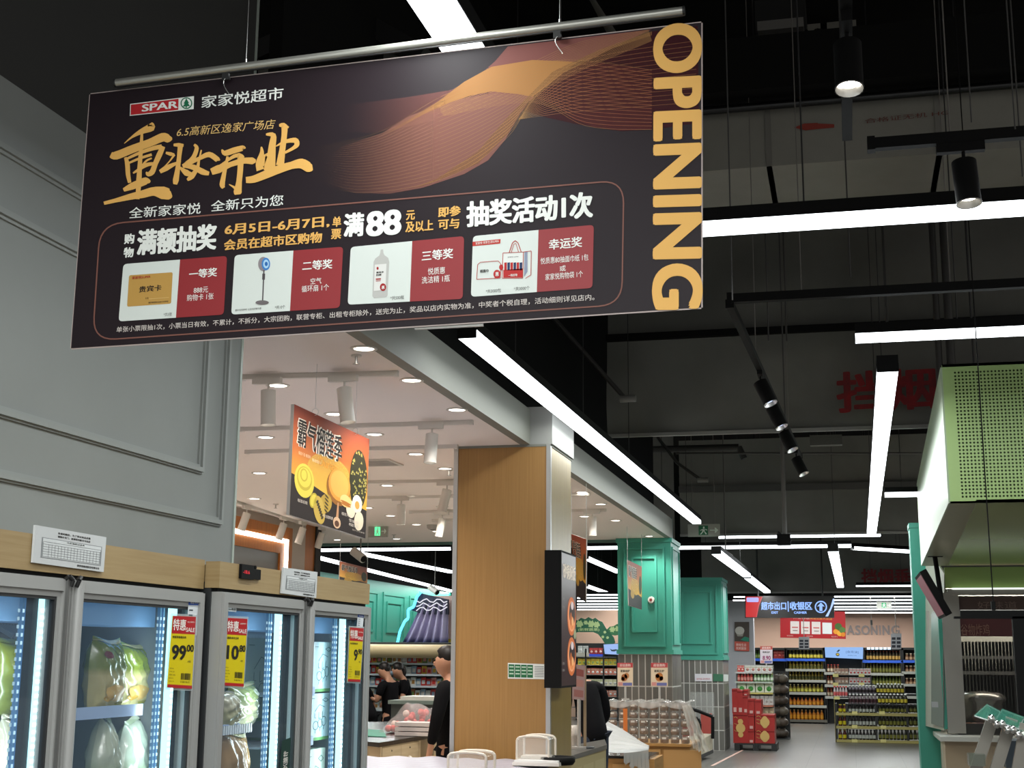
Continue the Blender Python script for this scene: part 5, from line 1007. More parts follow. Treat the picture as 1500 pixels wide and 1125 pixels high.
b = Pz(1357, 1062, cz_-.05); MB().prism([Vector((b.x+.03, b.y-.1, 0)), Vector((a.x, a.y+.05, 0)), Vector((a.x, a.y+.05, cz_-.05)), Vector((b.x+.03, b.y-.1, cz_-.05))], (.05, .02, 0)).build('side_front', mat('counter_pale', '#cbc7b8', .5), st)
c = Pz(1385, 1068, cz_); t = thing('napkin_box', 'small wooden napkin box on the white stall counter', 'box', c); MB().box(c+Vector((-.12, -.08, 0)), c+Vector((.12, .08, .14))).build('box', mat('napkin_wood', '#8f7f68', .6), t); MB().box(c+Vector((-.08, -.05, .14)), c+Vector((.08, .05, .155))).build('napkins', ink('#c9c6c0'), t)
kbox('price_card', 1365, 1028, 1374, 1036, ink('#a5a8ac'), .01, st, .05)
# tilted screen on a pole
a = Py(1348, 840, 15); b = Py(1385, 903, 15); t = thing('tv_screen', 'thin tilted television seen edge-on under the green hood', 'screen', b)
MB().beam(a, b, 1.1, .07, (0, 0, 1)).build('screen_case', M_bplas, t); d = (b-a).normalized(); n = Vector((d.z, 0, -d.x)); n = n if n.x < 0 else -n
MB().beam(a+n*.038+d*.03, b+n*.038-d*.03, 1.02, .004, (0, 0, 1)).build('picture', mat('tv_picture', '#6b4450', .3, emis='#7d4a55', es=.5), t)
MB().tube([Py(1369, 812, 15), Py(1374, 845, 15), Py(1381, 893, 15)], .025, 8).build('pole', M_bplas, t); c = Py(1369, 812, 15); MB().box(c+Vector((-.07, -.05, -.01)), (c.x+.08, c.y+.05, P0.z-.004)).build('ceiling_plate', M_bplas, t)
# black hanging frame
BY = 7.5
def bb(x0, y0, x1, y1, d=.05, Y=BY): a = Py(x0, y1, Y); b = Py(x1, y0, Y); return (a.x, Y, a.z), (b.x, Y+d, b.z)
t = thing('sign_hanger', 'black frame hung on a thin wire in front of the stall window', 'frame', Py(1470, 897, BY))
MB().box(*bb(1407, 894, 1640, 903)).build('top_bar', M_bplas, t); MB().box(*bb(1407, 893, 1640, 894.5, .03)).build('trim_line', mat('frame_shine', '#c9c6bf', .2, .5), t); MB().box(*bb(1398, 903, 1640, 906)).build('lower_bar', M_bplas, t); MB().box(*bb(1492, 903, 1512, 1046)).build('upright', M_bplas, t); MB().box(*bb(1453, 881, 1458, 894)).build('clip', M_bplas, t)
a = Py(1455, 882, BY); MB().cyl(a, (a.x-.02, a.y, 7), .0035, 6).build('wire', M_bplas, t)
# aluminium rack with tilted clear lids
RY = 6.6; t = thing('serving_rack', 'aluminium legged rack with tilted clear lids at the lower right corner', 'rack', (1.0, RY, 0))
M_leg = mat('rack_alu', '#8e8a82', .35, .6)
for (x0, y0, x1, y1, Y) in ((1456, 1046, 1425, 1140, RY), (1482, 1052, 1455, 1140, RY-.1), (1503, 1060, 1489, 1140, RY-.2)):
    a = Py(x0, y0, Y); b = Py(x1, y1, Y); d = b-a; b = a+d*(a.z/(-d.z)) if False else b; e = Vector((b.x-.02, b.y, 0)); MB().beam(a, b, .05, .03, (0, 1, 0)).beam(b, e, .05, .03, (0, 1, 0)).build('leg', M_leg, t)
M_lid = mat('lid_green', '#4f9c87', .08, alpha=.6, spec=.7)
for (P) in ([(1428, 1049), (1446, 1033), (1482, 1052), (1462, 1060)], [(1458, 1056), (1468, 1040), (1500, 1052), (1492, 1068)], [(1488, 1073), (1500, 1052), (1540, 1052), (1530, 1076)]):
    a, b, c, d = P; MB().prism([Py(*a, RY-.25), Py(*b, RY+.05), Py(*c, RY+.05), Py(*d, RY-.25)], (0, .004, .006)).build('lid', M_lid, t)
    mb = MB(); R_ = [Py(*a, RY-.25), Py(*b, RY+.05), Py(*c, RY+.05), Py(*d, RY-.25)]; mb.tube(R_+[R_[0]], .004, 6).build('lid_rim', mat('rim_silver', '#c9cfcb', .2, .5), t)
for i in range(7): c = Py(1452+i*8, 1052+i*4+(i % 2)*4, RY-.27); MB().lathe(c, [(.004, -.02), (.014, -.012), (.016, .0), (.01, .012), (.003, .016)], 10).build('knob', mat('knob_steel', '#d9d9d6', .12, 1), t)
MB().box(Py(1474, 1125, RY+.3), Py(1545, 1083, RY+.5)).build('bin', mat('bin_navy', '#2b343b', .5), t)
MB().box(Py(1420, 1122, RY-.1), Py(1440, 1103, RY+.0)).build('clear_box', mat('box_smoke', '#6b7266', .15, alpha=.6), t)
# ================================================================== WHITE COVERED TABLE WITH CLEAR DISPLAY CASES
tz = 1.0; TXW = Py(826, 1115, 10).x+4.9; M_cloth = mat('white_film', '#a9a8b4', .3, spec=.5)
t = thing('covered_table', 'table covered with white plastic film along the lower edge of the picture', 'table', (-2.6, 9.3, 0))
def clothfn(u, v): x = -4.9+TXW*u; y = 7.0+3.1*v; return (x, y, tz+.006*math.sin(x*23+y*9)+.005*math.sin(y*31-x*7))
MB().grid(clothfn, 70, 50).build('cover_film', M_cloth, t, fix=False)
MB().grid(lambda u, v: (-4.9+TXW*u, 6.99+.02*math.sin(u*60)*v, tz-v*.35), 60, 4).build('cover_skirt', M_cloth, t, fix=False)
MB().box((-4.85, 7.05, tz-.05), (TXW-4.95, 10.05, tz-.012)).build('table_top', M_wood, t)
for x in (-4.7, TXW-5.1):
    for y in (7.2, 9.9): MB().box((x-.03, y-.03, 0), (x+.03, y+.03, tz-.05)).build('leg', M_dmet, t)
def case(x0, x1, ytop, ybase, Y, zb, label):
    a = Py(x0, ybase, Y); b = Py(x1, ytop, Y); a.z = zb; w = b.x-a.x; h = b.z-a.z; t = thing('display_case', label, 'display case', ((a.x+b.x)/2, Y, zb))
    prof = [(0, 0), (0, h*.82), (w*.06, h*.93), (w*.25, h*.985), (w*.5, h), (w*.75, h*.985), (w*.94, h*.93), (w, h*.82), (w, 0)]
    for dy in (0, .22): MB().tube([(a.x+p[0], Y+dy, a.z+p[1]) for p in prof], .0085, 8).build('rim', mat('rim_cream', '#cfc6b8', .3), t)
    MB().grid(lambda u, v: (a.x+prof[min(8, int(u*8+.5))][0], Y+.22*v, a.z+prof[min(8, int(u*8+.5))][1]), 8, 1).build('shell', mat('clear_acrylic', '#e8e4dc', .05, alpha=.22, spec=.8), t, fix=False)
    MB().prism([(a.x+p[0], Y, a.z+p[1]) for p in prof], (0, .003, 0)).build('front_pane', mat('clear_acrylic', '#e8e4dc'), t)
    MB().box((a.x+.02, Y+.03, a.z), (b.x-.02, Y+.2, a.z+.02)).build('base_tray', ink('#cfcac2'), t); return t
case(656, 712, 1103, 1140, 8.5, tz+.012, 'clear display case with cream rim, left of the two on the covered table')
case(757, 804, 1079, 1118, 9.5, tz+.05, 'clear display case with cream rim, right one, standing on a white tray')
a = Py(752, 1118, 9.45); b = Py(820, 1114, 9.45); t = thing('white_tray', 'flat white tray under the right clear display case', 'tray', (a.x+.15, 9.6, tz+.01)); MB().box((a.x, 9.42, tz+.012), (b.x, 9.8, tz+.035)).build('tray', M_wplas, t); MB().box((a.x+.01, 9.43, tz+.035), (b.x-.01, 9.79, tz+.048)).build('liner', ink('#dcdcda'), t)
c = Py(829, 1116, 9.9); t = thing('black_pan', 'round black pan with a glossy rim beside the column foot', 'pan', (c.x, c.y-.3, tz)); MB().lathe((c.x, c.y-.3, tz+.012), [(0, 0), (.11, 0), (.125, .02), (.125, .05), (.11, .055), (.10, .03), (0, .03)], 24).build('pan', M_bplas, t); MB().cyl((c.x-.15, c.y-.3, tz+.012), (c.x-.15, c.y-.3, tz+.07), .025, 12).build('jar', M_gplas, t)
# ================================================================== CHECKOUT COUNTER, LEFT OF COLUMN
cz = .88; M_ctop = mat('counter_black', '#1d1d1c', .25); M_birch = mat('birch', '#b7a483', .5, tex='noise', c2='#a99572', sc=(2, 2, 40))
t = thing('sales_counter', 'black topped birch sales counter with drawers behind the covered table', 'counter', (-4.6, 14.4, 0))
cp_ = [Pz(500, 1082, cz), Pz(556, 1088, cz), Pz(664, 1070, cz), Pz(690, 1055, cz), Pz(500, 1058, cz)]
MB().prism(cp_, (0, 0, -.045)).build('top', M_ctop, t)
a, b, c, e = [Vector((p.x, p.y+.04, 0)) for p in cp_[:4]]
up = Vector((0, 0, cz-.045)); MB().prism([a, b, b+up, a+up], (0, .03, 0)).build('end_panel', M_birch, t)
MB().prism([b+Vector((0, .03, 0)), c+Vector((0, .03, 0)), c+up+Vector((0, .03, 0)), b+up+Vector((0, .03, 0))], (0, .03, 0)).build('carcass', mat('birch_dark', '#7a6747', .6), t)
D = (c-b)
def cface(f0, f1, z0, z1, nm, m, d=.02): p = b+D*f0; q_ = b+D*f1; o = MB().prism([p+Vector((0, 0, z0)), q_+Vector((0, 0, z0)), q_+Vector((0, 0, z1)), p+Vector((0, 0, z1))], (0, d, 0)).build(nm, m, t); return o
for f0, f1 in ((.02, .24), (.25, .47)):
    dr = cface(f0, f1, .42, cz-.06, 'drawer', M_birch); k = b+D*((f0+f1)/2)+Vector((0, -.0, .66)); MB().cyl(k, k+Vector((0, -.04, 0)), .035, 12).build('knob', ink('#d8d2c6'), dr); k.z = .78; MB().cyl(k, k+Vector((0, -.004, 0)), .01, 8).build('lock', M_dmet, dr)
    cface(f0, f1, .02, .4, 'door', M_birch)
for f in (.48, .7, .93): cface(f, f+.015, .0, cz-.05, 'divider', M_birch if f < .9 else M_bplas, .3)
cface(.72, .92, .02, cz-.06, 'open_panel', M_birch, .01)
for i in range(3): p = b+D*(.52+.05*i)+Vector((0, .0, .05)); MB().box(p, p+Vector((.09, .02, .6))).build('yellow_packet', ink('#c9971f'), t)
k = b+D*.8; MB().lathe(k+Vector((0, -.02, .5)), [(0, 0), (.08, 0), (.09, .03), (.07, .05), (0, .05)], 12).build('blue_bowl', ink('#24386b'), t)
tag(MB().prism([Pz(520, 1078, cz+.003), Pz(566, 1080, cz+.003), Pz(562, 1070, cz+.003), Pz(520, 1068, cz+.003)], (0, 0, .006)).build('green_mat', ink('#3d7f6b')), 'green mat lying on the black counter end', 'mat')
# wrapped fruit heap
hc = Pz(597, 1074, cz+.01); t = thing('wrapped_fruit', 'heap of red fruit under cloudy plastic film on the counter', 'wrapped goods', hc)
x0 = Py(553, 1070, hc.y).x; x1 = Py(638, 1070, hc.y).x; zt2 = Py(600, 1030, hc.y).z
def heap(u, v):
    x = x0+(x1-x0)*u; s = min(1, u*2.6)**.6*(1 if u < .97 else (1-u)/.03); y = hc.y+.05+.5*v; prof = math.sin(PI*min(1, max(0, v)))**.35
    return (x, y, hc.z+(zt2-hc.z)*max(0, s)*prof*(.9+.1*math.sin(x*9+v*5))+.012*math.sin(x*31+v*14)*prof)
MB().grid(heap, 46, 24).build('plastic_film', mat('cloudy_film', '#e0d8d8', .12, alpha=.24, spec=.9), t, fix=False)
rnd = random.Random(4)
for i in range(60):
    u = .08+.86*rnd.random(); v = .04+.5*rnd.random()**1.5; p = Vector(heap(u, v)); p.y += .045; p.z = max(hc.z+.04, hc.z+(p.z-hc.z)*(.35+.6*rnd.random())-.045); MB().ball(p, .04, 10, 7).build('fruit', ink(['#c02f2c', '#c9504a', '#d8c4b8', '#c8423c'][i % 4], .35), t)
a = Pz(578, 1078, cz); b2 = Py(636, 1072, a.y); 
for k in range(3): tg = MB().box((a.x, a.y, cz+.004+k*.05), (b2.x, a.y+.3, cz+.045+k*.05)).build('white_tray', mat('tray_white', '#cfc6c2', .4)); tag(tg, 'white foam tray, %s of the three stacked on the black counter' % ['lowest', 'middle', 'topmost'][k], 'tray', 'stacked foam trays')
# grey island behind
isl = Plane('y', 18.5, (0, -1, 0)); a = Py(573, 1031, 18.5); b2 = Py(668, 1020, 18.5); t = thing('island_cabinet', 'grey white topped island cabinet behind the wrapped fruit', 'cabinet', (a.x+.8, 19, 0)); MB().box((a.x, 18.5, 0), (b2.x, 19.4, a.z)).build('body', mat('isl_dark', '#4a504c', .5), t); MB().box((a.x-.03, 18.45, a.z), (b2.x, 19.45, a.z+.05)).build('rim', mat('isl_rim', '#7d8c84', .4), t); MB().box((a.x+.1, 18.6, a.z+.05), (a.x+.7, 19.2, a.z+.1)).build('lid', M_wplas, t); MB().box((a.x+.8, 18.6, a.z+.05), (b2.x-.1, 19.2, a.z+.09)).build('lid', M_wplas, t)
# ================================================================== OPEN CHILLER WITH PACKS
CY = 26.0; a = Py(524, 1075, CY); b2 = Py(676, 950, CY); cx0, cx1 = a.x, b2.x
t = thing('open_chiller', 'open multi-shelf chiller filled with packs behind the staff', 'chiller', ((cx0+cx1)/2, CY+.4, 0))
MB().box((cx0, CY+.6, 0), (cx1, CY+.7, 2.0)).build('back_panel', mat('chiller_back', '#93979a', .5), t); MB().box((cx0, CY-.1, 0), (cx1, CY+.7, .35)).build('base', M_dgrey, t); MB().box((cx0, CY-.0, 1.86), (cx1, CY+.7, 1.99)).build('top_panel', M_dgrey, t)
for x in (cx0, cx1-.03): MB().box((x, CY, .35), (x+.03, CY+.6, 1.9)).build('side_panel', M_dgrey, t)
zz = Py(600, 954, CY).z; tb = MB().cyl((cx0-.5, CY-.15, zz), (cx1, CY-.15, zz), .13, 16).build('canopy_roll', mat('beige_roll', '#c9b086', .5)); tag(tb, 'long beige rounded canopy running above the open chiller', 'canopy')
a_ = area('chiller_fill', ((cx0+cx1)/2, CY-.12, 1.80), (cx1-cx0-.1, .06), 110, (1, 1, 1)); a_.rotation_euler = (-.5, 0, 0)  # fill light added to brighten the packs
MB().box((cx0+.05, CY-.15, 1.81), (cx1-.05, CY-.09, 1.83)).build('fill_strip', glow('#ffffff', 4), t)  # glowing strip added along with the chiller's fill light
rows = [(972, 18), (988, 18), (1005, 18), (1022, 18), (1040, 18)]
PC = ['#c43a35', '#c9c6c4', '#d8d5d0', '#a8793f', '#b5b8bd', '#c9a23c', '#b8403a', '#8fa3b5', '#cfc9c0', '#9a5d3a', '#6f8a4a', '#d0908a']
protos = {}
for ri, (yb, n) in enumerate(rows):
    zb = Py(600, yb, CY).z; MB().box((cx0+.03, CY+.02-.03*ri, zb-.02), (cx1-.03, CY+.6, zb)).build('shelf', mat('chill_shelf', '#7d8286', .4), t); MB().box((cx0+.03, CY-.0-.03*ri, zb-.025), (cx1-.03, CY+.02-.03*ri, zb+.012)).build('price_rail', ink('#c9cdd0'), t)
    mb = MB()
    for i in range(n):
        x = cx0+.1+(cx1-cx0-.2)*(i+.5)/n; ci = (i*5+ri*7+(i//3)) % len(PC); kk = (ci, i % 2); c = Vector((x, CY+.12-.03*ri, zb+.001))
        if kk not in protos:
            w_ = .05; g = thing('food_pack', '', 'food pack', c, 'packs in the open chiller'); h_ = .165 if i % 2 else .14
            MB().prism([c+Vector((-w_, 0, 0)), c+Vector((w_, 0, 0)), c+Vector((w_*.95, .01, h_)), c+Vector((-w_*.95, .01, h_))], (0, .06, 0)).build('pack', ink(PC[ci], .3), g)
            MB().prism([c+Vector((-w_*.6, -.002, h_*.25)), c+Vector((w_*.6, -.002, h_*.25)), c+Vector((w_*.6, .006, h_*.7)), c+Vector((-w_*.6, .006, h_*.7))], (0, .002, 0)).build('pack_label', ink(PC[(ci+1) % len(PC)], .3), g); protos[kk] = g; o = g
        else: o = dup(protos[kk], c)
        o['label'] = 'food pack in the open chiller, %s from the left, %s shelf from the top' % (nth(i), nth(ri))
# sculpted screen with blue neon outline
MY = 27.2; mp_ = Plane('y', MY, (0, -1, 0)); t = thing('fabric_feature', 'purple draped mountain shaped feature with a blue neon outline above the chiller', 'decoration', mp_.un(620, 948))
def curt(u, v):
    xl = 586+(1-v)*0+v*0; left = 584+(617-584)*v**.8; px = left+(656-left)*u; py = 948-(948-884)*v; p = mp_.un(px, py); p.y += .08*math.sin(u*34)*(1-.3*v); return p
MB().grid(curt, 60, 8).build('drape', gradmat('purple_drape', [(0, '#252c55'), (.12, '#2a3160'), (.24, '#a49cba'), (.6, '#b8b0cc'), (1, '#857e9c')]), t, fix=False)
MB().prism([mp_.un(600, 893), mp_.un(616, 869), mp_.un(656, 878), mp_.un(656, 900), mp_.un(620, 900)], (0, .1, 0)).build('crest', mat('crest_navy', '#23283c', .6), t)
mb = MB(); Z = [(582, 948), (587, 925), (594, 910), (599, 906), (599, 893), (607, 889), (610, 880), (612, 874), (618, 867)]; mb.tube([mp_.un(x, y)+Vector((0, -.05, 0)) for x, y in Z], .03, 8).build('neon_outline', glow('#58c4f4', 2.6), t)
for k in range(3): MB().tube([mp_.un(611+i*5, 880+k*6+3*math.sin(i*1.7+k))+Vector((0, -.05, 0)) for i in range(10)], .012, 6).build('white_crest_line', glow('#e8e6f0', 1), t)
_a = Py(622, 933, 27.4); _b = Py(676, 873, 27.5); tag(MB().box((_a.x, 27.4, 0), (_b.x, 27.5, _b.z)).build('pink_panel', ink('#cfb0a8')), 'pale pink wall panel beside the purple feature, left of the column', 'panel')
tag(MB().box(Py(649, 952, 27.3), Py(676, 936, 27.4)).build('yellow_sign', ink('#b8a22a')), 'yellow sign low between the purple feature and the column', 'sign')
# ================================================================== GOODS RIGHT OF THE COLUMN
DY = 17.4; dz0 = Py(950, 1089, DY).z; dx0 = Py(888, 1089, DY).x; dx1 = Py(1010, 1089, DY).x
t = thing('display_island', 'honey birch display island carrying the wrapped clamshell packs', 'display table', ((dx0+dx1)/2, DY+.5, 0))
M_isl = mat('island_oak', '#b0854c', .5, tex='noise', c2='#9f763f', sc=(2, 2, 30))
MB().box((dx0-.3, DY+.02, 0), (dx1, DY+1.0, dz0-.03)).build('body', M_isl, t); MB().box((dx0-.3, DY-.02, dz0-.03), (dx1+.02, DY+1.02, dz0)).build('top', M_isl, t)
for i in range(3): MB().box((dx0-.28+i*.5, DY-.0, .1), (dx0+.18+i*.5, DY+.02, dz0-.07)).build('door', mat('island_oak2', '#b98f58', .5), t)
hb = (Py(950, 1030, DY).z-dz0)/5; n = 8; wb = (dx1-dx0)/n; pr = None
for j in range(5):
    for i in range(n):
        c = Vector((dx0+wb*(i+.5), DY+.14, dz0+.001+j*hb))
        if pr is None:
            pr = thing('clamshell_pack', '', 'food pack', c, 'clamshell packs under the film'); MB().lathe(c+Vector((0, 0, 0)), [(wb*.40, 0), (wb*.44, hb*.3), (wb*.47, hb*.42), (wb*.47, hb*.5), (wb*.42, hb*.6), (wb*.38, hb*.88), (.0, hb*.9)], 8, sy=1.3).build('clear_shell', mat('shell_plastic', '#cfc4b8', .12, alpha=.32, spec=.9), pr, fix=False)
            MB().lathe(c+Vector((0, 0, .004)), [(0, 0), (wb*.36, .002), (wb*.4, hb*.3), (wb*.34, hb*.7), (0, hb*.78)], 8, sy=1.3).build('pastry', ink('#7d5a42'), pr); MB().box(c+Vector((-wb*.17, -wb*.6, hb*.52)), c+Vector((wb*.2, -wb*.585, hb*.74))).build('label_sticker', ink('#d5cfc6'), pr); o = pr
        else: o = dup(pr, c)
        o['label'] = 'clamshell pastry pack, %s from the left, %s row from the bottom' % (nth(i), nth(j))
t = thing('film_cover', 'clear plastic film draped over the clamshell packs and down their right side', 'film', ((dx0+dx1)/2, DY+.4, dz0))
ztp = dz0+5*hb+.015; FM = mat('wrap_film', '#dedbd6', .12, alpha=.38, spec=.9)
MB().grid(lambda u, v: (dx0-.02+(dx1-dx0+.04)*u, DY-.03+.6*v, ztp+.012*math.sin(u*40)+.01*math.sin(v*17+u*9)), 50, 12).build('top_sheet', FM, t, fix=False)
MB().grid(lambda u, v: (dx0-.02+(dx1-dx0+.04)*u, DY-.03-.012*math.sin(u*60)*v, ztp-(.03+.05*abs(math.sin(u*9)))*v), 50, 3).build('front_edge', FM, t, fix=False)
fs_ = Plane('y', DY-.07, (0, -1, 0)); FC = [fs_.un(999, 1034), fs_.un(1012, 1032), fs_.un(1040, 1100), fs_.un(1014, 1092)]
def fside(u, v): a = FC[0]*(1-u)+FC[1]*u; b = FC[3]*(1-u)+FC[2]*u; p = a*(1-v)+b*v; return (p.x+.01*math.sin(v*22+u*5)*v, p.y-.03*math.sin(u*19)*v, p.z-.04*math.sin(u*3.1+.3)*v+.012*math.sin(u*40)*v)
MB().grid(fside, 24, 20).build('side_sheet', mat('wrap_film2', '#d4d1c8', .25, alpha=.6, spec=.7), t, fix=False)
tag(MB().box(Py(913, 1072, DY-.06), Py(919, 1038, DY-.055)).build('orange_ribbon', ink('#d0763a')), 'orange ribbon hanging down the front of the clamshell packs', 'ribbon')
def stand_sign(x0, x1, y0, y1, Y, pole_y, label, head, body, foods, ztop):
    pl = Plane('y', Y, (0, -1, 0)); q = Q((x0, y0), (x1, y0), (x1, y1), (x0, y1)); c = pl.un((x0+x1)/2, pole_y); c.z = ztop; t = thing('sale_sign', label, 'sign', c)
    MB().prism([pl.un(*q(u, v)) for u, v in ((0, 0), (1, 0), (1, 1), (0, 1))], (0, .02, 0)).build('board', ink(body), t); qrect('header', t, pl, q, 0, 0, 1, .2, ink(head), 1); qtext(t, pl, q, '超值惠购', .15, .85, .16, .12, ink('#e0c8c0'), lay=2, off=.02); qtext(t, pl, q, '新鲜出炉', .2, .8, .4, .11, ink('#44403c'), lay=2, off=.03)
    for (u, v, r, col) in foods: flat('food_print', ink(col), t, pl, [q(u+r*math.cos(a*PI/6), v+r*.8*math.sin(a*PI/6)) for a in range(12)], 2)
    qrect('price_band', t, pl, q, .35, .84, .95, .97, ink('#6a6da0'), 2); qrect('price_band', t, pl, q, .05, .82, .33, .97, ink('#c98a84'), 2)
    a = pl.un((x0+x1)/2, y1); MB().cyl((a.x, Y+.01, ztop), (a.x, Y+.01, a.z), .014, 8).build('pole', M_gplas, t); MB().cyl((a.x, Y+.01, ztop), (a.x, Y+.01, ztop+.02), .05, 12).build('foot', M_gplas, t)
stand_sign(904.5, 927, 971, 1005.5, DY+.3, 1030, 'left of two sale signs on poles above the clamshell packs', '#b5494a', '#d8c4a8', [(.45, .62, .2, '#a5643c'), (.6, .55, .16, '#b87a4c'), (.35, .68, .12, '#8f5230')], ztp+.01)
stand_sign(953.5, 978, 971, 1005.5, DY+.3, 1030, 'right of two sale signs on poles above the clamshell packs', '#b5494a', '#d8c4a8', [(.5, .6, .24, '#b5703a'), (.4, .56, .12, '#c98c50'), (.62, .66, .12, '#9a5a30')], ztp+.01)
# white cloth falling over the lower counter
t = thing('white_cover', 'white plastic cover sloping down over the lower counter beside the dark clothed person', 'cover', Py(920, 1095, 16.2))
A_, B_, C_, D_ = Py(888, 1056, 16.6), Py(951, 1093, 15.7), Py(950, 1099, 15.6), Py(884, 1103, 15.3)
def slope(u, v): top = A_*(1-u)+B_*u; bot = D_*(1-u)+C_*u; p = top*(1-v)+bot*v; p = p.copy(); p.z += .012*math.sin(v*34+u*4); return p
MB().grid(slope, 24, 30).build('sheet', mat('white_sheet', '#b0b4b4', .35, spec=.4), t, fix=False)
MB().grid(lambda u, v: (lambda p: (p.x+.015*math.sin(u*40)*v, p.y-.01, p.z-v*(.1+.17*u+.03*math.sin(u*23))))(Vector(slope(.45+.55*u, 1))), 26, 5).build('fringe', mat('clear_fringe', '#c4c8c6', .2, alpha=.6), t, fix=False)
a = Py(890, 1103, 15.7); b2 = Py(925, 1103, 15.7); t = thing('low_counter', 'low birch counter with dark top edge under the white cover', 'counter', (a.x+.2, 15.9, 0)); MB().box((a.x-.3, 15.75, 0), (b2.x+.25, 16.5, a.z-.06)).build('body', M_isl, t); MB().box((a.x-.3, 15.72, a.z-.06), (b2.x+.2, 16.5, a.z-.03)).build('top', M_ctop, t); MB().box((a.x+.05, 15.73, .1), (b2.x, 15.75, a.z-.12)).build('door', mat('island_oak2', '#b98f58'), t)
# bakery counter right behind the column
zc_ = .9; t = thing('bakery_counter', 'grey topped cream counter right behind the wood column', 'counter', (-1.85, 12.6, 0)); pp = [Pz(834, 1108, zc_), Pz(889, 1091, zc_), Pz(886, 1083, zc_), Pz(834, 1092, zc_)]
MB().prism(pp, (0, 0, -.04)).build('top', mat('grey_stone', '#5c5a55', .3), t)
a, b2 = pp[0]+Vector((0, .02, 0)), pp[1]+Vector((-.02, .02, 0)); a.z = b2.z = 0; MB().prism([a, b2, b2+Vector((0, 0, zc_-.04)), a+Vector((0, 0, zc_-.04))], (.0, .04, 0)).build('front', mat('cream_panel', '#b8a878', .5), t)
for i in range(3): p = a+(b2-a)*(.04+.33*i); r_ = a+(b2-a)*(.31+.33*i); MB().prism([p+Vector((0, -.012, .05)), r_+Vector((0, -.012, .05)), r_+Vector((0, -.012, zc_-.12)), p+Vector((0, -.012, zc_-.12))], (0, .01, 0)).build('panel', mat('cream_panel2', '#c2b486', .5), t)
c = Pz(857, 1096, zc_); t = thing('wood_pole', 'thin beige pole standing on the counter behind the menu box', 'pole', c); MB().box(c+Vector((-.012, -.012, 0)), Vector((c.x+.012, c.y+.012, Py(857, 975, c.y).z))).build('pole', mat('beige_wood', '#a08a6c', .6), t); MB().lathe(c, [(.09, 0), (.09, .012), (.02, .02)], 14).build('foot', M_dmet, t)
c = Pz(848, 1097, zc_); pl = Plane('y', c.y, (0, -1, 0)); q = Q((839, 972), (857, 976), (856, 1026), (838, 1024)); t = thing('sale_sign', 'faded pink sign on a grey stand partly behind the menu box', 'sign', c); MB().prism([pl.un(*q(u, v)) for u, v in ((0, 0), (1, 0), (1, 1), (0, 1))], (0, .01, 0)).build('board', ink('#a58c8a'), t)
for i in range(3): qrect('print', t, pl, q, .15, .12+i*.3, .9, .32+i*.3, ink(['#8f5550', '#b08078', '#9a6a66'][i]), 1)
MB().cyl(c, (c.x, c.y+.01, pl.un(848, 1024).z), .018, 8).build('pole', M_gplas, t); MB().cyl(c, c+Vector((0, 0, .02)), .07, 12).build('foot', M_gplas, t)
c = Pz(842, 1094, zc_); t = thing('paper_cup_stack', 'stack of white cups on the grey counter', 'cups', c); MB().lathe(c, [(.03, 0), (.04, .1), (.042, .1), (.042, .12), (.045, .2), (0, .2)], 12).build('cups', M_wplas, t)
# service trolley with black rails, low freezer
t = thing('chest_freezer', 'small chest freezer with black tube rails at the foot of the pillars', 'freezer', Pz(1020, 1108, 0))
def TY(x, y, Y=24.2): return Py(x, y, Y)
MB().prism([TY(1026, 1106), TY(1044, 1098, 25.2), TY(1044, 1075, 25.2), TY(1026, 1084)], (-.35, .1, 0)).build('white_body', mat('chest_white', '#a59f8c', .4), t)
MB().prism([TY(1026, 1112), TY(1045, 1103, 25.2), TY(1045, 1098, 25.2), TY(1026, 1106)], (-.35, .1, 0)).build('bumper', M_dgrey, t)
MB().box(TY(998, 1110), TY(1025, 1083, 24.4)).build('dark_cover', M_bplas, t)
MB().tube([TY(1000, 1034, 25), TY(1024, 1042, 25), TY(1044, 1050, 25), TY(1044, 1082, 25)], .03, 8).build('rail', M_bplas, t); MB().tube([TY(998, 1045, 24), TY(1022, 1053, 24), TY(1025, 1060, 24), TY(1025, 1095, 24)], .03, 8).build('rail', M_bplas, t)
MB().box(TY(1000, 1084, 24.8), TY(1016, 1056, 25)).build('red_packs', ink('#7d3532'), t); MB().box(TY(1027, 1080, 25.6), TY(1043, 1045, 25.7)).build('red_panel', ink('#a24a42'), t); MB().box(TY(1012, 1060, 25.9), TY(1046, 1014, 25.95)).build('clear_screen', mat('clear_screen', '#a8aaa6', .1, alpha=.35), t)
_a = Py(993.5, 1098, 22); _b = Py(997.5, 957, 22.1); tag(MB().box((_a.x, 22, 0), (_b.x, 22.06, _b.z)).build('marble_strip', mat('marble_strip', '#8f6a68', .4, tex='noise', c2='#6b4b4a', sc=(9, 9, 9))), 'slim reddish marbled upright between the two teal pillars', 'upright'); 
pl = p2; q = Q((1018, 987), (1043, 987), (1043, 998), (1018, 998)); t = thing('notice', 'white notice with red line on the grey tiles of the shorter pillar', 'notice', pl.un(*q(.5, 1), .02)); flat('sheet', ink('#cfcdd2'), t, pl, [q(0, 0), q(1, 0), q(1, 1), q(0, 1)], 34); qtext(t, pl, q, '爱护商品 请轻拿轻放', .1, .9, .8, .25, ink('#b04050'), lay=36)
q = Q((1045, 987), (1067, 988), (1067, 998), (1045, 998)); t = thing('notice', 'green and white notice strip on the grey tiles of the shorter pillar', 'notice', pl.un(*q(.5, 1), .02)); flat('sheet', ink('#3d6b52'), t, pl, [q(0, 0), q(.66, 0), q(.66, 1), q(0, 1)], 34); flat('sheet', ink('#c4c8c4'), t, pl, [q(.68, 0), q(1, 0), q(1, 1), q(.68, 1)], 34)
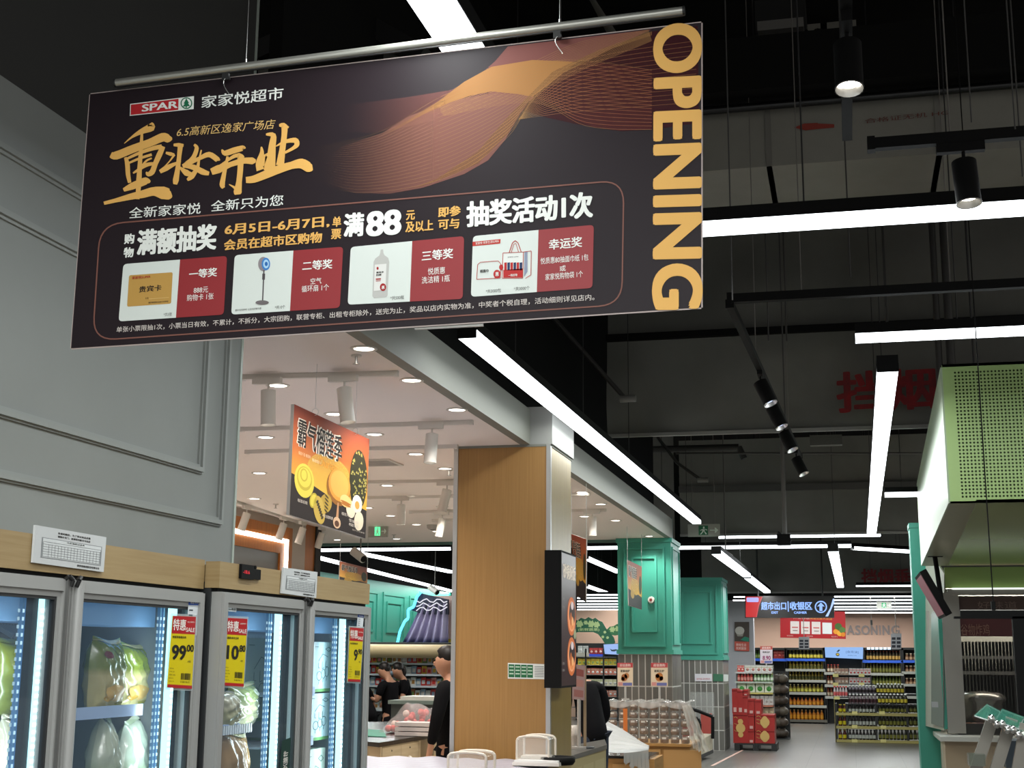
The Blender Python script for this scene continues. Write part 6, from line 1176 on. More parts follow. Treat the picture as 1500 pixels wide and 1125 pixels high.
# ================================================================== FAR SALES FLOOR
BY_ = 39.0; bp = Plane('y', BY_, (0, -1, 0)); wallp = Plane('y', 40.58, (0, -1, 0))
t = thing('wall_letters', 'grey raised letters reading SEASONING on the peach back wall', 'letters', wallp.un(1265, 930))
for i, ch in enumerate('SEASONING'):
    vs, fs = glyphs(ch, .03); xs = [1217, 1229, 1240.8, 1253, 1262, 1276, 1288.4, 1293, 1305.6]; ws = [8, 8.5, 11.2, 7.8, 12.4, 9.6, 1.9, 10.3, 12.4]
    a = wallp.un(xs[i], 930); b = wallp.un(xs[i]+ws[i], 930); h = wallp.un(xs[i], 916).z-a.z; n = len(vs)
    V = [a+Vector(((b.x-a.x)*u, -.02-w, h*v)) for u, v, w in vs]+[a+Vector(((b.x-a.x)*u, .02-w, h*v)) for u, v, w in vs]
    MB().add(V, list(fs)+[tuple(k+n for k in f) for f in fs]).build('letter', mat('letter_grey', '#8d7f7c', .4), t, fix=False)
# lit exit and cashier sign
SY = 30; sp_ = Plane('y', SY, (0, -1, 0)); t = thing('led_sign', 'black and red lit overhead sign pointing to exit and cashier', 'sign', sp_.un(1157, 905))
q = Q((1091, 873), (1222, 873), (1222, 905), (1091, 905)); MB().prism([sp_.un(*q(u, v)) for u, v in ((0, 0), (1, 0), (1, 1), (0, 1))], (0, .12, 0)).build('casing', mat('sign_black', '#120b0c', .4), t)
flat('red_face', glow('#d0151c', .9), t, sp_, [q(.012, .03), q(.19, .03), q(.15, .4), q(.125, .97), q(.012, .97)], 3); flat('white_sweep', glow('#e05058', .8), t, sp_, [q(.19, .03), q(.2, .03), q(.16, .45), q(.135, .97), q(.125, .97), q(.15, .4)], 3.5)
flat('logo_plate', glow('#b9b8ff', 1), t, sp_, rrect(q(.02, .07), q(.155, .07), q(.155, .28), q(.02, .28), .3), 5)
MBL = glow('#8fb4ff', 1.3); text(t, sp_, '超市出口', (1115, 893.5), (1152, 893.5), 12, MBL, 4, .04); text(t, sp_, '|', (1154, 896), (1155.6, 896), 15, MBL, 4); text(t, sp_, '收银区', (1157, 893.5), (1190, 893.5), 12, MBL, 4, .04); text(t, sp_, 'EXIT', (1130, 899), (1140, 899), 3.5, MBL, 4, .04); text(t, sp_, 'CASHIER', (1163, 899), (1182, 899), 3.5, MBL, 4, .04)
flat('arrow_disc', MBL, t, sp_, ell(1202.5, 889, 9, 9, 28), 3); flat('arrow_disc', mat('sign_black', '#120b0c'), t, sp_, ell(1202.5, 889, 7.2, 7.2, 28), 4); flat('arrow', MBL, t, sp_, [(1202.5, 882.5), (1208, 888.5), (1204.6, 888), (1204.6, 895), (1200.4, 895), (1200.4, 888), (1197, 888.5)], 5)
flat('white_sweep', glow('#a9c4ff', 1.3), t, sp_, [(1220, 877), (1222, 877), (1222, 883), (1213, 903), (1209, 903), (1216, 891)], 3)
for x in (1110, 1205): c = sp_.un(x, 874); MB().cyl((c.x, SY+.06, c.z), (c.x, SY+.06, 7), .02, 6).build('hanger', M_dmet, t)
# red promotional banner behind it
RY_ = 35; rp = Plane('y', RY_, (0, -1, 0)); q = Q((1143, 893), (1238, 896), (1239, 936), (1143, 934)); t = thing('banner', 'red promotional banner with four white cards and fruit, behind the lit sign', 'banner', rp.un(1190, 936))
MB().prism([rp.un(*q(u, v)) for u, v in ((0, 0), (1, 0), (1, 1), (0, 1))], (0, .02, 0)).build('board', ink('#a02328'), t); qtext(t, rp, q, '开业特惠 ', .2, .45, .32, .1, ink('#d8b8b0'), lay=1); qtext(t, rp, q, '满减优惠大放送', .45, .8, .32, .1, ink('#c9974a'), lay=1)
for i in range(4):
    if i == 3: qrect('card', t, rp, q, .645, .42, .79, .83, ink('#cfd0d0'), 2); continue
    qrect('card', t, rp, q, .155+i*.163, .4, .29+i*.163, .85, ink('#cfc4c0'), 2); qrect('card_line', t, rp, q, .18+i*.163, .6, .27+i*.163, .64, ink('#b04a48'), 3); qrect('card_line', t, rp, q, .19+i*.163, .72, .265+i*.163, .75, ink('#77605c'), 3)
for (u, v, r, col) in ((.89, .55, .055, '#41602e'), (.95, .68, .05, '#51703a'), (.85, .74, .04, '#d08a30'), (.91, .8, .045, '#d89a38'), (.96, .84, .035, '#c97a2a')): flat('fruit_print', ink(col), t, rp, [q(u+r*math.cos(a*PI/8), v+r*2.3*math.sin(a*PI/8)) for a in range(16)], 3+u)
for (u) in (.1, .4, .78): qtext(t, rp, q, '到店有礼', u, u+.1, .95, .05, ink('#c9a8a0'), lay=2)
for x in (1160, 1222): c = rp.un(x, 896); MB().cyl(c, (c.x, c.y, 7), .008, 5).build('wire', M_wire, t)
for (x0, x1, y0, y1, Y, wt, lb) in [(1170, 1185.5, 933, 951, 34, 7, 'small grey hanging aisle sign under the red promotional banner'), (1305, 1320.5, 928, 951, 34, 7, 'small grey hanging aisle sign before the last wall letter')]:
    pl = Plane('y', Y, (0, -1, 0)); q = Q((x0, y0), (x1, y0), (x1, y1), (x0, y1)); t = thing('aisle_sign', lb, 'sign', pl.un(x0+7, y1)); MB().prism([pl.un(*q(u, v)) for u, v in ((0, 0), (1, 0), (1, 1), (0, 1))], (0, .02, 0)).build('board', ink('#8f8f92'), t)
    for i in range(3):
        for j in range(2): qrect('print_block', t, pl, q, .08+j*.48, .24+i*.25, .44+j*.48, .4+i*.25, ink('#2a2c33'), 1)
    c = pl.un((x0+x1)/2, y0); MB().cyl(c, (c.x, c.y, 7), .01, 5).build('wire', M_wire, t)
c = Py(1276.5, 912, 34); t = thing('pull_switch', 'tiny grey weight hanging on a cord before the peach wall', 'switch', c); MB().cyl(c+Vector((0, 0, -.06)), c+Vector((0, 0, .06)), .025, 8).build('weight', M_dmet, t); MB().cyl(c, (c.x, c.y, 7), .006, 5).build('cord', M_wire, t)
# left pier with poster
tpier = MB().box(Py(1060, 1062, 37.5), Py(1104, 880, 37.9)); struct(tpier.build('wall_pier', mat('pier_grey', '#a5a5aa', .6)))
pl = Plane('y', 37.45, (0, -1, 0)); q = Q((1076, 911), (1097.5, 911), (1097.5, 954), (1076, 953)); t = thing('poster', 'food poster with a white bowl on the grey pier beside the second teal pillar', 'poster', pl.un(1086, 953)); MB().prism([pl.un(*q(u, v)) for u, v in ((0, 0), (1, 0), (1, 1), (0, 1))], (0, .02, 0)).build('board', ink('#4c443f'), t)
flat('bowl_print', ink('#b5b2aa'), t, pl, [q(.35+.32*math.cos(a*PI/8), .3+.14*math.sin(a*PI/8)) for a in range(16)], 1); flat('bowl_print', ink('#8d8a82'), t, pl, [q(.05, .33), q(.66, .33), q(.55, .5), q(.2, .5)], .8); flat('leaf_print', ink('#2f8068'), t, pl, [q(.4, .62), q(.7, .5), q(1, .55), q(.95, .68)], 1); qrect('red_field', t, pl, q, 0, .68, 1, 1, ink('#b8564a'), 1); qtext(t, pl, q, '美味生活', .1, .8, .84, .1, ink('#dcb8b0'), lay=2, off=.03); qtext(t, pl, q, '优质厨房', .1, .8, .96, .1, ink('#dcb8b0'), lay=2, off=.03)
# ---------------------------------------------------------------- bottle kinds
def bottle_mesh(name, c, r, h, body, cap, lab, neck=.38):
    mb = MB(); mb.lathe(c, [(r*.85, 0), (r, h*.04), (r, h*.55), (r*.8, h*.66), (r*neck, h*.78), (r*neck, h*.88)], 10)
    mb.k = 1; mb.lathe(c+Vector((0, 0, h*.88)), [(r*neck*1.25, 0), (r*neck*1.25, h*.12), (0, h*.12)], 8); mb.k = 2; mb.lathe(c+Vector((0, 0, h*.14)), [(r*1.02, 0), (r*1.02, h*.34)], 10)
    return mb.build(name, [ink(body, .2), ink(cap, .4), ink(lab, .4)])
BC = [0]
def shelf_row(kind, x0, x1, yb, yt, Y, n, label, group, body, cap, lab, neck=.38, zb=None, box_=False):
    pl = Plane('y', Y, (0, -1, 0)); a = pl.un(x0, yb); b = pl.un(x1, yb); z = (a.z if zb is None else zb)+.002; h = pl.un(x0, yt).z-z; w = (b.x-a.x)/n; pr = None; res = []
    for i in range(n):
        c = Vector((a.x+w*(i+.5), Y+w*.5, z))
        if pr is None:
            if box_:
                mb = MB().box(c+Vector((-w*.46, -w*.3, 0)), c+Vector((w*.46, w*.5, h))); mb.k = 1; mb.box(c+Vector((-w*.47, -w*.31, h*.72)), c+Vector((w*.47, w*.51, h*.8))); mb.k = 2; mb.lathe(c+Vector((0, -w*.3, h*.38)), [(0, -.004), (w*.28, -.004), (w*.28, .0)], 10, axis='y'); pr = mb.build(kind, [ink(body, .4), ink(cap, .4), ink(lab, .4)])
            else: pr = bottle_mesh(kind, c, w*.46, h, body, cap, lab, neck)
            pr['category'] = 'box' if box_ else 'bottle'; pr['group'] = group; o = pr; base = o.location.copy(); c0 = c
        else: o = pr.copy(); COL.objects.link(o); o.location = base+(c-c0)
        o['label'] = label % nth(i); res.append(o)
    return res
# ---------------------------------------------------------------- back shelving
M_shf = mat('shelf_black', '#1b1b1b', .5)
def bay(x0, x1, label, levels, blue):
    a = bp.un(x0, 1056); b = bp.un(x1, 949); t = thing('shelf_bay', label, 'shelving', ((a.x+b.x)/2, BY_+.3, 0)); top = b.z
    MB().box((a.x, BY_+.5, 0), (b.x, BY_+.55, top)).build('back_panel', M_shf, t); MB().box((a.x, BY_-.02, top-.06), (b.x, BY_+.5, top)).build('top_panel', M_shf, t)
    for x in (a.x, b.x-.05): MB().box((x, BY_-.02, 0), (x+.05, BY_+.5, top)).build('upright', M_shf, t)
    for k, (yb, col) in enumerate(levels):
        z = bp.un(x0, yb).z; MB().box((a.x, BY_, z-.02), (b.x, BY_+.5, z)).build('shelf', M_shf, t); MB().box((a.x+.02, BY_-.03, z-.06), (b.x-.02, BY_, z+.01)).build('price_rail', ink(col, .3), t)
    return t
GR_ = '#9a9a92'; BL_ = '#3a5fc0'
bay(1104, 1152, 'left black shelf bay on the back wall behind the price sign', [(965, BL_), (985, GR_), (1005, GR_)], 0)
bay(1152, 1209, 'black shelf bay full of oil bottles, left of the blue lit shelf sign', [(965, BL_), (980, GR_), (996, GR_), (1014, GR_), (1033, GR_), (1054, '#5c5850')], 0)
bay(1209, 1266, 'black shelf bay carrying the blue lit sign', [(985, GR_), (1003, GR_), (1020, GR_)], 0)
bay(1266, 1323, 'black shelf bay right of the blue lit sign', [(967.5, BL_), (986, GR_), (1004, GR_), (1020, GR_)], 0)
bay(1323, 1400, 'rightmost black shelf bay beside the teal post', [(967.5, BL_), (984, GR_), (1002, GR_), (1020, GR_)], 0)
L1 = 'oil bottle, %s from left on the '
for (yb, yt, n, bd, cp__, lb, nm) in [(965, 952, 10, '#3d3a20', '#a89a3a', '#c4b348', 'top'), (980, 969, 10, '#7d6a2a', '#c9b23a', '#5d5a2a', 'second'), (996, 984, 11, '#6f5f26', '#c4a83a', '#3d3f22', 'third'), (1014, 1002, 9, '#7a6a2e', '#c9c08a', '#b5b04a', 'fourth'), (1033, 1021, 9, '#b5652a', '#5d2a20', '#c9882e', 'fifth'), (1054, 1039, 9, '#b06a24', '#c9a06a', '#c98a2a', 'lowest')]:
    shelf_row('oil_bottle', 1155, 1207, yb, yt, BY_+.06, n, ('amber ' if yb > 1020 else 'green ')+L1+nm+' shelf left of the blue sign', 'oil bottles in the bay left of the blue sign', bd, cp__, lb)
for (yb, yt, n, bd, cp__, lb, nm) in [(967.5, 953, 11, '#3a3020', '#8a3a26', '#b08a4a', 'top'), (986, 971, 11, '#4a4420', '#7d7a3a', '#6b6a34', 'second'), (1004, 989, 11, '#3f4a1e', '#6b7a2a', '#7d7a3a', 'third')]:
    shelf_row('sauce_bottle', 1269, 1321, yb, yt, BY_+.06, n, 'dark sauce bottle, %s from the left on the '+nm+' shelf right of the blue sign', 'sauce bottles right of the blue sign', bd, cp__, lb)
    shelf_row('sauce_bottle', 1326, 1350, yb, yt+4, BY_+.06, 4, 'small sauce jar, %s from the left on the '+nm+' shelf beside the teal post', 'sauce jars beside the teal post', '#6b4a34', '#c9b89a', '#a8886a', .6)
for (yb, yt, nm) in ((985, 973, 'upper'), (1003, 990, 'middle'), (1020, 1008, 'lower')): shelf_row('sauce_bottle', 1211, 1230, yb, yt, BY_+.06, 4, 'squat bottle, %s from the left on the '+nm+' shelf under the blue sign', 'squat bottles under the blue sign', '#7d4a34', '#b5453a', '#c4b49a', .6)
shelf_row('gift_box', 1133, 1151, 965, 953, BY_+.06, 3, 'dark red box, %s from the left on the top left shelf of the back wall', 'dark red boxes on the back wall', '#8a2f2c', '#b56a5a', '#a8524a', box_=True)
shelf_row('green_bottle', 1106, 1113, 965, 953, BY_+.06, 2, 'green bottle, %s from the left behind the price sign', 'green bottles behind the price sign', '#3d5a2a', '#5c7a3a', '#7d8a4a')
# blue lit shelf sign
q = Q((1208, 948), (1264.5, 948), (1264, 965.5), (1209, 963)); pl = Plane('y', BY_-.12, (0, -1, 0)); t = thing('shelf_sign', 'pale blue lit shelf header sign with an oil drop picture', 'sign', pl.un(1236, 965)); MB().prism([pl.un(*q(u, v)) for u, v in ((0, 0), (1, 0), (1, 1), (0, 1))], (0, .12, 0)).build('light_box', glow('#8fb8f0', 1.0), t)
flat('drop_print', ink('#3a3a3a'), t, pl, [q(.33+.05*math.cos(a*PI/8), .68+.16*math.sin(a*PI/8)) for a in range(16)], 2); flat('drop_print', ink('#b59a3a'), t, pl, [q(.33+.035*math.cos(a*PI/8), .66+.09*math.sin(a*PI/8)) for a in range(16)], 3); flat('leaf_print', ink('#2b3a4a'), t, pl, [q(.3, .42), q(.36, .22), q(.4, .25), q(.35, .45)], 2); qtext(t, pl, q, '[食用油]', .55, .88, .56, .26, ink('#3d5a8a'), lay=2); qtext(t, pl, q, 'EDIBLE OIL', .6, .84, .76, .08, ink('#3d5a8a'), lay=2)
for i in range(6): tag(MB().box(Py(1270+i*6, 951.5, BY_-.08), Py(1274.5+i*6, 948.2, BY_-.05)).build('shelf_light', glow('#d8f0ff', 1.6)), 'small white shelf light, %s from the left beside the blue sign' % nth(i), 'light', 'shelf lights right of the blue sign')
# ---------------------------------------------------------------- gondola of bottles nearer
GY = 30.6; gp = Plane('y', GY, (0, -1, 0)); a = gp.un(1226, 1090); b = gp.un(1360, 1090); t = thing('gondola', 'long low gondola of bottle crates in front of the back shelving', 'shelving', ((a.x+b.x)/2, GY+.4, 0))
MB().box((a.x, GY+.02, 0), (b.x, GY+.8, gp.un(1230, 1086).z)).build('plinth', M_shf, t)
for y in (1084, 1064, 1044.5): z = gp.un(1250, y).z; MB().box((a.x, GY, z-.02), (b.x, GY+.8, z)).build('shelf', mat('shelf_ochre', '#8a7f4a', .5), t); MB().box((a.x, GY-.02, z-.05), (b.x, GY, z+.008)).build('price_rail', ink('#9a9058', .4), t)
for x in (1226, 1242, 1285, 1331): c = gp.un(x, 1090); MB().box((c.x-.02, GY+.04, 0), (c.x+.02, GY+.8, gp.un(x, 1031).z)).build('divider', M_shf, t)
z = gp.un(1250, 1031).z; MB().box((a.x+.2, GY+.02, z-.02), (b.x, GY+.8, z)).build('top_deck', M_shf, t); z2 = gp.un(1250, 1016).z; MB().box((a.x+.2, GY+.35, z2-.02), (b.x, GY+.8, z2)).build('top_step', M_shf, t)
z3 = gp.un(1250, 1002).z; MB().box((gp.un(1221, 1000).x, GY+.45, z3-.02), (gp.un(1280, 1000).x, GY+.8, z3)).build('top_step', M_shf, t); z4 = gp.un(1250, 989).z; MB().box((gp.un(1221, 1000).x, GY+.45, z4-.02), (gp.un(1277, 1000).x, GY+.8, z4)).build('top_step', M_shf, t)
for x in (1221.5, 1276.5): c = gp.un(x, 1002); MB().box((c.x-.015, GY+.45, gp.un(x, 1031).z-.2), (c.x+.015, GY+.8, gp.un(x, 990).z)).build('upright', M_shf, t)
for yb, nm, yt in ((1083.5, 'lowest', 1068), (1063.5, 'middle', 1048), (1044, 'upper', 1031.5)):
    shelf_row('wine_bottle', 1243, 1284, yb, yt+.5, GY+.05, 8, 'dark white-labelled bottle, %s from the left on the '+nm+' gondola shelf', 'white labelled bottles on the gondola', '#211c1a', '#1a1a1a', '#a5a8a0', .5)
    shelf_row('sauce_bottle', 1287, 1330, yb, yt, GY+.05, 8, 'dark bottle with a yellow label, %s from the left on the '+nm+' gondola shelf', 'yellow labelled bottles on the gondola', '#1e1f14', '#17170f', '#6b6a2c', .5)
    shelf_row('sauce_bottle', 1332, 1350, yb, yt, GY+.05, 3, 'dark bottle, %s from the left, right end of the '+nm+' gondola shelf', 'bottles at the right end of the gondola', '#26281a', '#1b1b14', '#5d5c2a', .5)
    shelf_row('oil_bottle', 1228, 1241, yb, yt, GY+.05, 2, 'red oil bottle, %s from the left, left end of the '+nm+' gondola shelf', 'oil bottles at the left end of the gondola', '#4a1c18', '#b0a030', '#b5a820', .6)
shelf_row('juice_bottle', 1243, 1285, 1031, 1016, GY+.06, 8, 'grey bottle with a white cap, %s from the left on the gondola top', 'white capped bottles on the gondola top', '#6d6266', '#d5d5d2', '#3a2226', .6); shelf_row('juice_bottle', 1286, 1330, 1031, 1016, GY+.06, 8, 'black and yellow bottle, %s from the left on the gondola top', 'yellow bottles on the gondola top', '#22221a', '#d5d5d0', '#b0a034', .6)
shelf_row('juice_bottle', 1243, 1283, 1016, 1003, GY+.4, 8, 'grey white-capped bottle, %s from the left on the raised gondola step', 'white capped bottles on the gondola step', '#77707a', '#d8d8d5', '#2e2628', .6); shelf_row('juice_bottle', 1284, 1325, 1016, 1001, GY+.4, 8, 'black and yellow bottle, %s from the left on the raised gondola step', 'yellow bottles on the gondola step', '#22221a', '#dcdcd8', '#b0a034', .6)
shelf_row('juice_bottle', 1221, 1242, 1021, 1005, GY+.1, 5, 'small red-capped white bottle, %s from the left at the gondola end', 'red capped bottles at the gondola end', '#b5aeae', '#c03a3a', '#c45a5a', .6, zb=None)
for (yb, yt, nm) in ((1002, 992, 'lower'), (989, 979, 'upper')): shelf_row('carton', 1222, 1243, yb, yt, GY+.5, 4, 'beige carton, %s from the left on the '+nm+' gondola top step', 'beige cartons on the gondola', '#a58c7a', '#8a4a42', '#c9bdb0', box_=True); shelf_row('carton', 1244, 1276, yb, yt, GY+.5, 6, 'white and red carton, %s from the left on the '+nm+' gondola top step', 'white cartons on the gondola', '#c9c2bf', '#b5413e', '#b5413e', box_=True)
z5 = gp.un(1230, 1021).z; MB().box((gp.un(1220, 1000).x, GY+.02, z5-.02), (gp.un(1242, 1000).x, GY+.5, z5)).build('end_shelf', M_shf, t); MB().box((gp.un(1220.5, 1000).x, GY+.04, 0), (gp.un(1221.5, 1000).x, GY+.8, z5)).build('end_panel', mat('shelf_ochre', '#8a7f4a'), t)
for i, (x, y) in enumerate(((1252, 1044), (1292, 1044), (1252, 1064), (1294, 1065), (1252, 1085), (1294, 1085), (1224, 989), (1262, 989), (1224, 1002), (1262, 1002), (1226, 1022))): (lambda Yc: tag(MB().box(Py(x-4, y+2.5, Yc-.005), Py(x+4, y-2, Yc)).build('price_card', ink('#c9bf7d', .4)), 'small price card on the gondola, %s in order from upper left' % nth(i), 'price card', 'price cards on the gondola'))(GY-.021 if x > 1240 and y > 1010 else (GY+.45 if y < 1010 else GY+.015))
# ---------------------------------------------------------------- white and green pack display, price sign, sacks
WY = 29.2; wp_ = Plane('y', WY, (0, -1, 0)); a = wp_.un(1079, 1092); b = wp_.un(1134, 1092); t = thing('pack_display', 'stepped white shelf display of green and red drink packs beside the grey pillar tiles', 'shelving', ((a.x+b.x)/2, WY+.4, 0))
MB().box((a.x, WY+.6, 0), (b.x, WY+.66, wp_.un(1100, 974).z)).build('back_panel', ink('#8c8a86'), t)
for y, col in ((984.5, '#b5b0ae'), (998.5, '#a8b0a4'), (1014.5, '#b5a862'), (1033, '#b0705a'), (1048, '#9a9078')): z = wp_.un(1100, y).z; MB().box((a.x, WY, z-.03), (b.x, WY+.6, z)).build('shelf', ink(col), t)
for x in (a.x, b.x-.03): MB().box((x, WY+.3, 0), (x+.03, WY+.6, wp_.un(1100, 980).z)).build('upright', ink('#8c8a86'), t)
shelf_row('drink_pack', 1080, 1090, 984, 975, WY+.05, 2, 'red drink pack, %s from the left on the top of the pack display', 'red packs on the pack display top', '#b5413c', '#d8c8c0', '#d8b8b0', box_=True); shelf_row('drink_pack', 1091, 1132, 984, 975, WY+.05, 5, 'white drink pack, %s from the left on the top of the pack display', 'white packs on the pack display top', '#c9c6c2', '#8a8a4a', '#a8746a', box_=True)
shelf_row('drink_bottle', 1080, 1103, 998, 985.5, WY+.05, 5, 'red drink bottle, %s from the left on the pack display', 'red bottles of the pack display', '#b5453e', '#d0c0b8', '#c98a80', .6); shelf_row('drink_bottle', 1104, 1133, 998, 986, WY+.05, 6, 'green drink bottle, %s from the left on the pack display', 'green bottles of the pack display', '#7fa070', '#c9c23a', '#c9cfc0', .6)
shelf_row('vegetable_pack', 1080, 1133, 1014, 1000, WY+.05, 4, 'white pack with a green vegetable print, %s from the left', 'vegetable packs of the pack display', '#c9cdbc', '#9ab08a', '#4a9048', box_=True)
shelf_row('white_pack', 1100, 1133, 1032.5, 1019, WY+.05, 5, 'plain white pack, %s from the left on the pack display', 'plain white packs of the pack display', '#bab6b2', '#a09a94', '#a8a29c', box_=True); shelf_row('white_pack', 1112, 1134, 1047.5, 1037, WY+.05, 3, 'beige pack, %s from the left low on the pack display', 'beige packs of the pack display', '#a8957a', '#8a7860', '#baa98c', box_=True)
stand_sign(1113.5, 1131.5, 946.5, 972, WY+.1, 980, 'white price sign with purple figures above the pack display', '#b8544c', '#cfc2c9', [], wp_.un(1120, 984.5).z)
qq = Q((1113.5, 946.5), (1131.5, 946.5), (1131.5, 972), (1113.5, 972)); plq = Plane('y', WY+.1, (0, -1, 0)); pr_ = [o for o in bpy.data.objects if o.get('label') == 'white price sign with purple figures above the pack display'][0]; qtext(pr_, plq, qq, '8.90', .2, .85, .8, .25, ink('#8a2a5a'), lay=4, off=.03)
rnd = random.Random(11); k = 0
for j in range(6):
    for i in range(2):
        c = Py(1139+i*7.5+rnd.uniform(-1, 1), 1064-j*14, 31.5-.0*j); z = .12+j*.235; c.z = z; r_ = .125
        g = MB().ball(c+Vector((0, 0, .0)), r_, 10, 7, (1.05, 1.1, .78)); g.lathe(c+Vector((.04, 0, r_*.7)), [(.03, 0), (.018, .02), (.035, .035)], 6)
        o = g.build('produce_sack', mat('sack_%d' % (k % 3), ['#54483e', '#463b32', '#62584c'][k % 3], .5, tex='noise', c2=['#4a3d33', '#3f362e', '#554c40'][k % 3], sc=(12, 12, 12), bump=.4)); tag(o, 'brown netted sack, %s column, %s layer from the floor, beside the pack display' % (['left', 'right'][i], nth(j)), 'sack', 'stacked sacks'); k += 1
a = Py(1134, 1066, 31.3); b = Py(1153, 1066, 31.3); t = thing('sack_stand', 'dark low stand under the stacked sacks', 'stand', ((a.x+b.x)/2, 31.5, 0)); MB().box((a.x-.05, 31.3, .0), (b.x+.05, 31.75, .02)).build('deck', M_shf, t); MB().box((a.x-.05, 31.72, .0), (b.x+.05, 31.76, 1.45)).build('back', M_shf, t)
# ---------------------------------------------------------------- red gift boxes on a pallet
GYX = 27.3; gpp = Plane('y', GYX, (0, -1, 0)); a = gpp.un(1076, 1101); b = gpp.un(1138, 1101); zp = gpp.un(1100, 1089).z
t = thing('pallet', 'dark pallet under the red gift boxes', 'pallet', ((a.x+b.x)/2, GYX+.4, 0))
for i in range(3): x = a.x+(b.x-a.x-.1)*i/2; MB().box((x, GYX, 0), (x+.1, GYX+.8, zp-.03)).build('runner', M_shf, t)
for i in range(5): MB().box((a.x, GYX+.17*i, zp-.03), (b.x, GYX+.12+.17*i, zp)).build('deck_board', M_shf, t)
GB = [(1074, 1095.5, 1045, 1088.8, 'large, lowest left'), (1072.5, 1080, 1009, 1045, 'upright, top left corner'), (1080.3, 1088, 1011, 1045, 'upright, second in the top row'), (1088.4, 1095.4, 1019, 1045, 'upright, third in the top row'), (1088.6, 1095.6, 1010, 1018.8, 'small, lying on the third top box'),
      (1096, 1104.7, 1069, 1088.8, 'narrow, lowest in the middle column'), (1096, 1104.7, 1046.5, 1068.8, 'narrow, second in the middle column'), (1096, 1104.7, 1024, 1046.2, 'narrow, top of the middle column'), (1106, 1134.5, 1069, 1088.8, 'wide, lower right'), (1106, 1134.5, 1047, 1068.8, 'wide, upper right'), (1105.5, 1115, 1025, 1046.8, 'upright on the wide upper right box')]
for (x0, x1, y0, y1, lb) in GB:
    a = gpp.un(x0, y1); b = gpp.un(x1, y0); a.z = max(a.z, zp+.001) if y1 > 1088 else a.z; t = thing('gift_box', 'red gift box on the pallet, '+lb, 'box', ((a.x+b.x)/2, GYX+.2, a.z), 'red gift boxes'); w = b.x-a.x; h = b.z-a.z; m = mat('gift_red', '#97231f', .35, tex='noise', c2='#8a1f1c', sc=(3, 3, 3))
    MB().box((a.x+.002, GYX+.02, a.z+.001), (b.x-.002, GYX+.6, b.z-.002)).build('carton', m, t)
    if w > .2:
        cxm = a.x+w*.5
        for (dz, r_) in ((.5, .09), (.28, .05), (.72, .05)): MB().cyl((cxm, GYX+.019, a.z+h*dz), (cxm, GYX+.012-r_*.05, a.z+h*dz), r_, 12).build('gold_emblem', ink('#b5955a'), t)
        for k in range(3): MB().tube([(a.x+w*(.08+.12*j), GYX+.016, a.z+h*(.85-.22*k)+.015*math.sin(j*2+k)) for j in range(3)], .006, 5).build('gold_scroll', ink('#a57f4a'), t)
    else: MB().box((a.x+w*.25, GYX+.012, a.z+h*.06), (a.x+w*.75, GYX+.02, a.z+h*.24)).build('white_label', ink('#b8928c'), t)
    MB().box((a.x+.002, GYX+.015, b.z-.05), (b.x-.002, GYX+.02, b.z-.03)).build('lid_line', ink('#6d1614'), t)
# ---------------------------------------------------------------- goods seen between the menu box and the teal pillar
LY = 38.5; lp = Plane('y', LY, (0, -1, 0)); t = thing('leaf_sign', 'dark green cabbage leaf shaped cut-out sign on the peach wall left of the pillar', 'sign', lp.un(875, 940))
DG = ink('#1f4a35'); LG = ink('#8a9a6a'); MG = ink('#2f5c3a')
outl_ = [(838, 912), (841, 907), (846, 909), (851, 905), (857, 907), (862, 904), (868, 907), (872, 905), (877, 909), (882, 911), (885, 916), (888, 921), (893, 926), (899, 934), (901, 941), (895, 945), (886, 943), (882, 936), (876, 929), (869, 926), (858, 926), (846, 926), (840, 928)]
MB().prism([lp.un(*p) for p in outl_], (0, .05, 0)).build('leaf_board', DG, t); MB().prism([lp.un(*p) for p in [(888, 923), (893, 918), (899, 917), (904, 914), (910, 916), (912, 925), (906, 930), (901, 931), (896, 930)]], (0, .05, 0)).build('leaf_board', MG, t)
for (x, y, r) in ((849, 914, 5), (858, 912, 3), (866, 914, 5), (874, 915, 4.5), (897, 922, 4), (905, 921, 4), (886, 926, 2), (883, 933, 2), (890, 934, 2)): flat('leaf_vein', LG, t, lp, [(x+r*(1+.25*math.sin(a*2.5))*math.cos(a*PI/8), y+r*(1+.25*math.sin(a*2.5))*math.sin(a*PI/8)) for a in range(16)], 2)
text(t, lp, '(新鲜蔬果)', (847, 925), (878, 925), 5, LG, 3, .02)
a = lp.un(838, 1062); b = lp.un(912, 946); t = thing('produce_shelf', 'dark shelf unit of bright packs between the menu box and the teal pillar', 'shelving', ((a.x+b.x)/2, LY+.3, 0)); MB().box((a.x, LY+.5, 0), (b.x, LY+.55, lp.un(870, 942).z)).build('back_panel', M_shf, t)
for x in (858, 884, 904): c = lp.un(x, 1000); MB().box((c.x-.02, LY, 0), (c.x+.02, LY+.5, lp.un(x, 950).z)).build('upright', M_shf, t)
for y in (962, 974, 988, 1004, 1020, 1036, 1052): z = lp.un(870, y).z; MB().box((a.x, LY, z-.02), (b.x, LY+.5, z)).build('shelf', ink('#6d6a66'), t)
cols = [('#b5a23a', '#c98a3a'), ('#b56a5a', '#c9b89a'), ('#c9c2a8', '#8a9a5a'), ('#a86a5a', '#c9c9c4'), ('#8a7a6a', '#b0b0ac'), ('#5a6a7a', '#a8a8a4')]
for j, y in enumerate((974, 988, 1004, 1020, 1036, 1052)): shelf_row('grocery_pack', 846, 904, y, y-9.5, LY+.05, 9, 'grocery pack, %s from the left on the '+nth(j)+' shelf beyond the bending person', 'grocery packs beyond the person', cols[j][0], cols[j][1], cols[(j+2) % 6][1], box_=True)
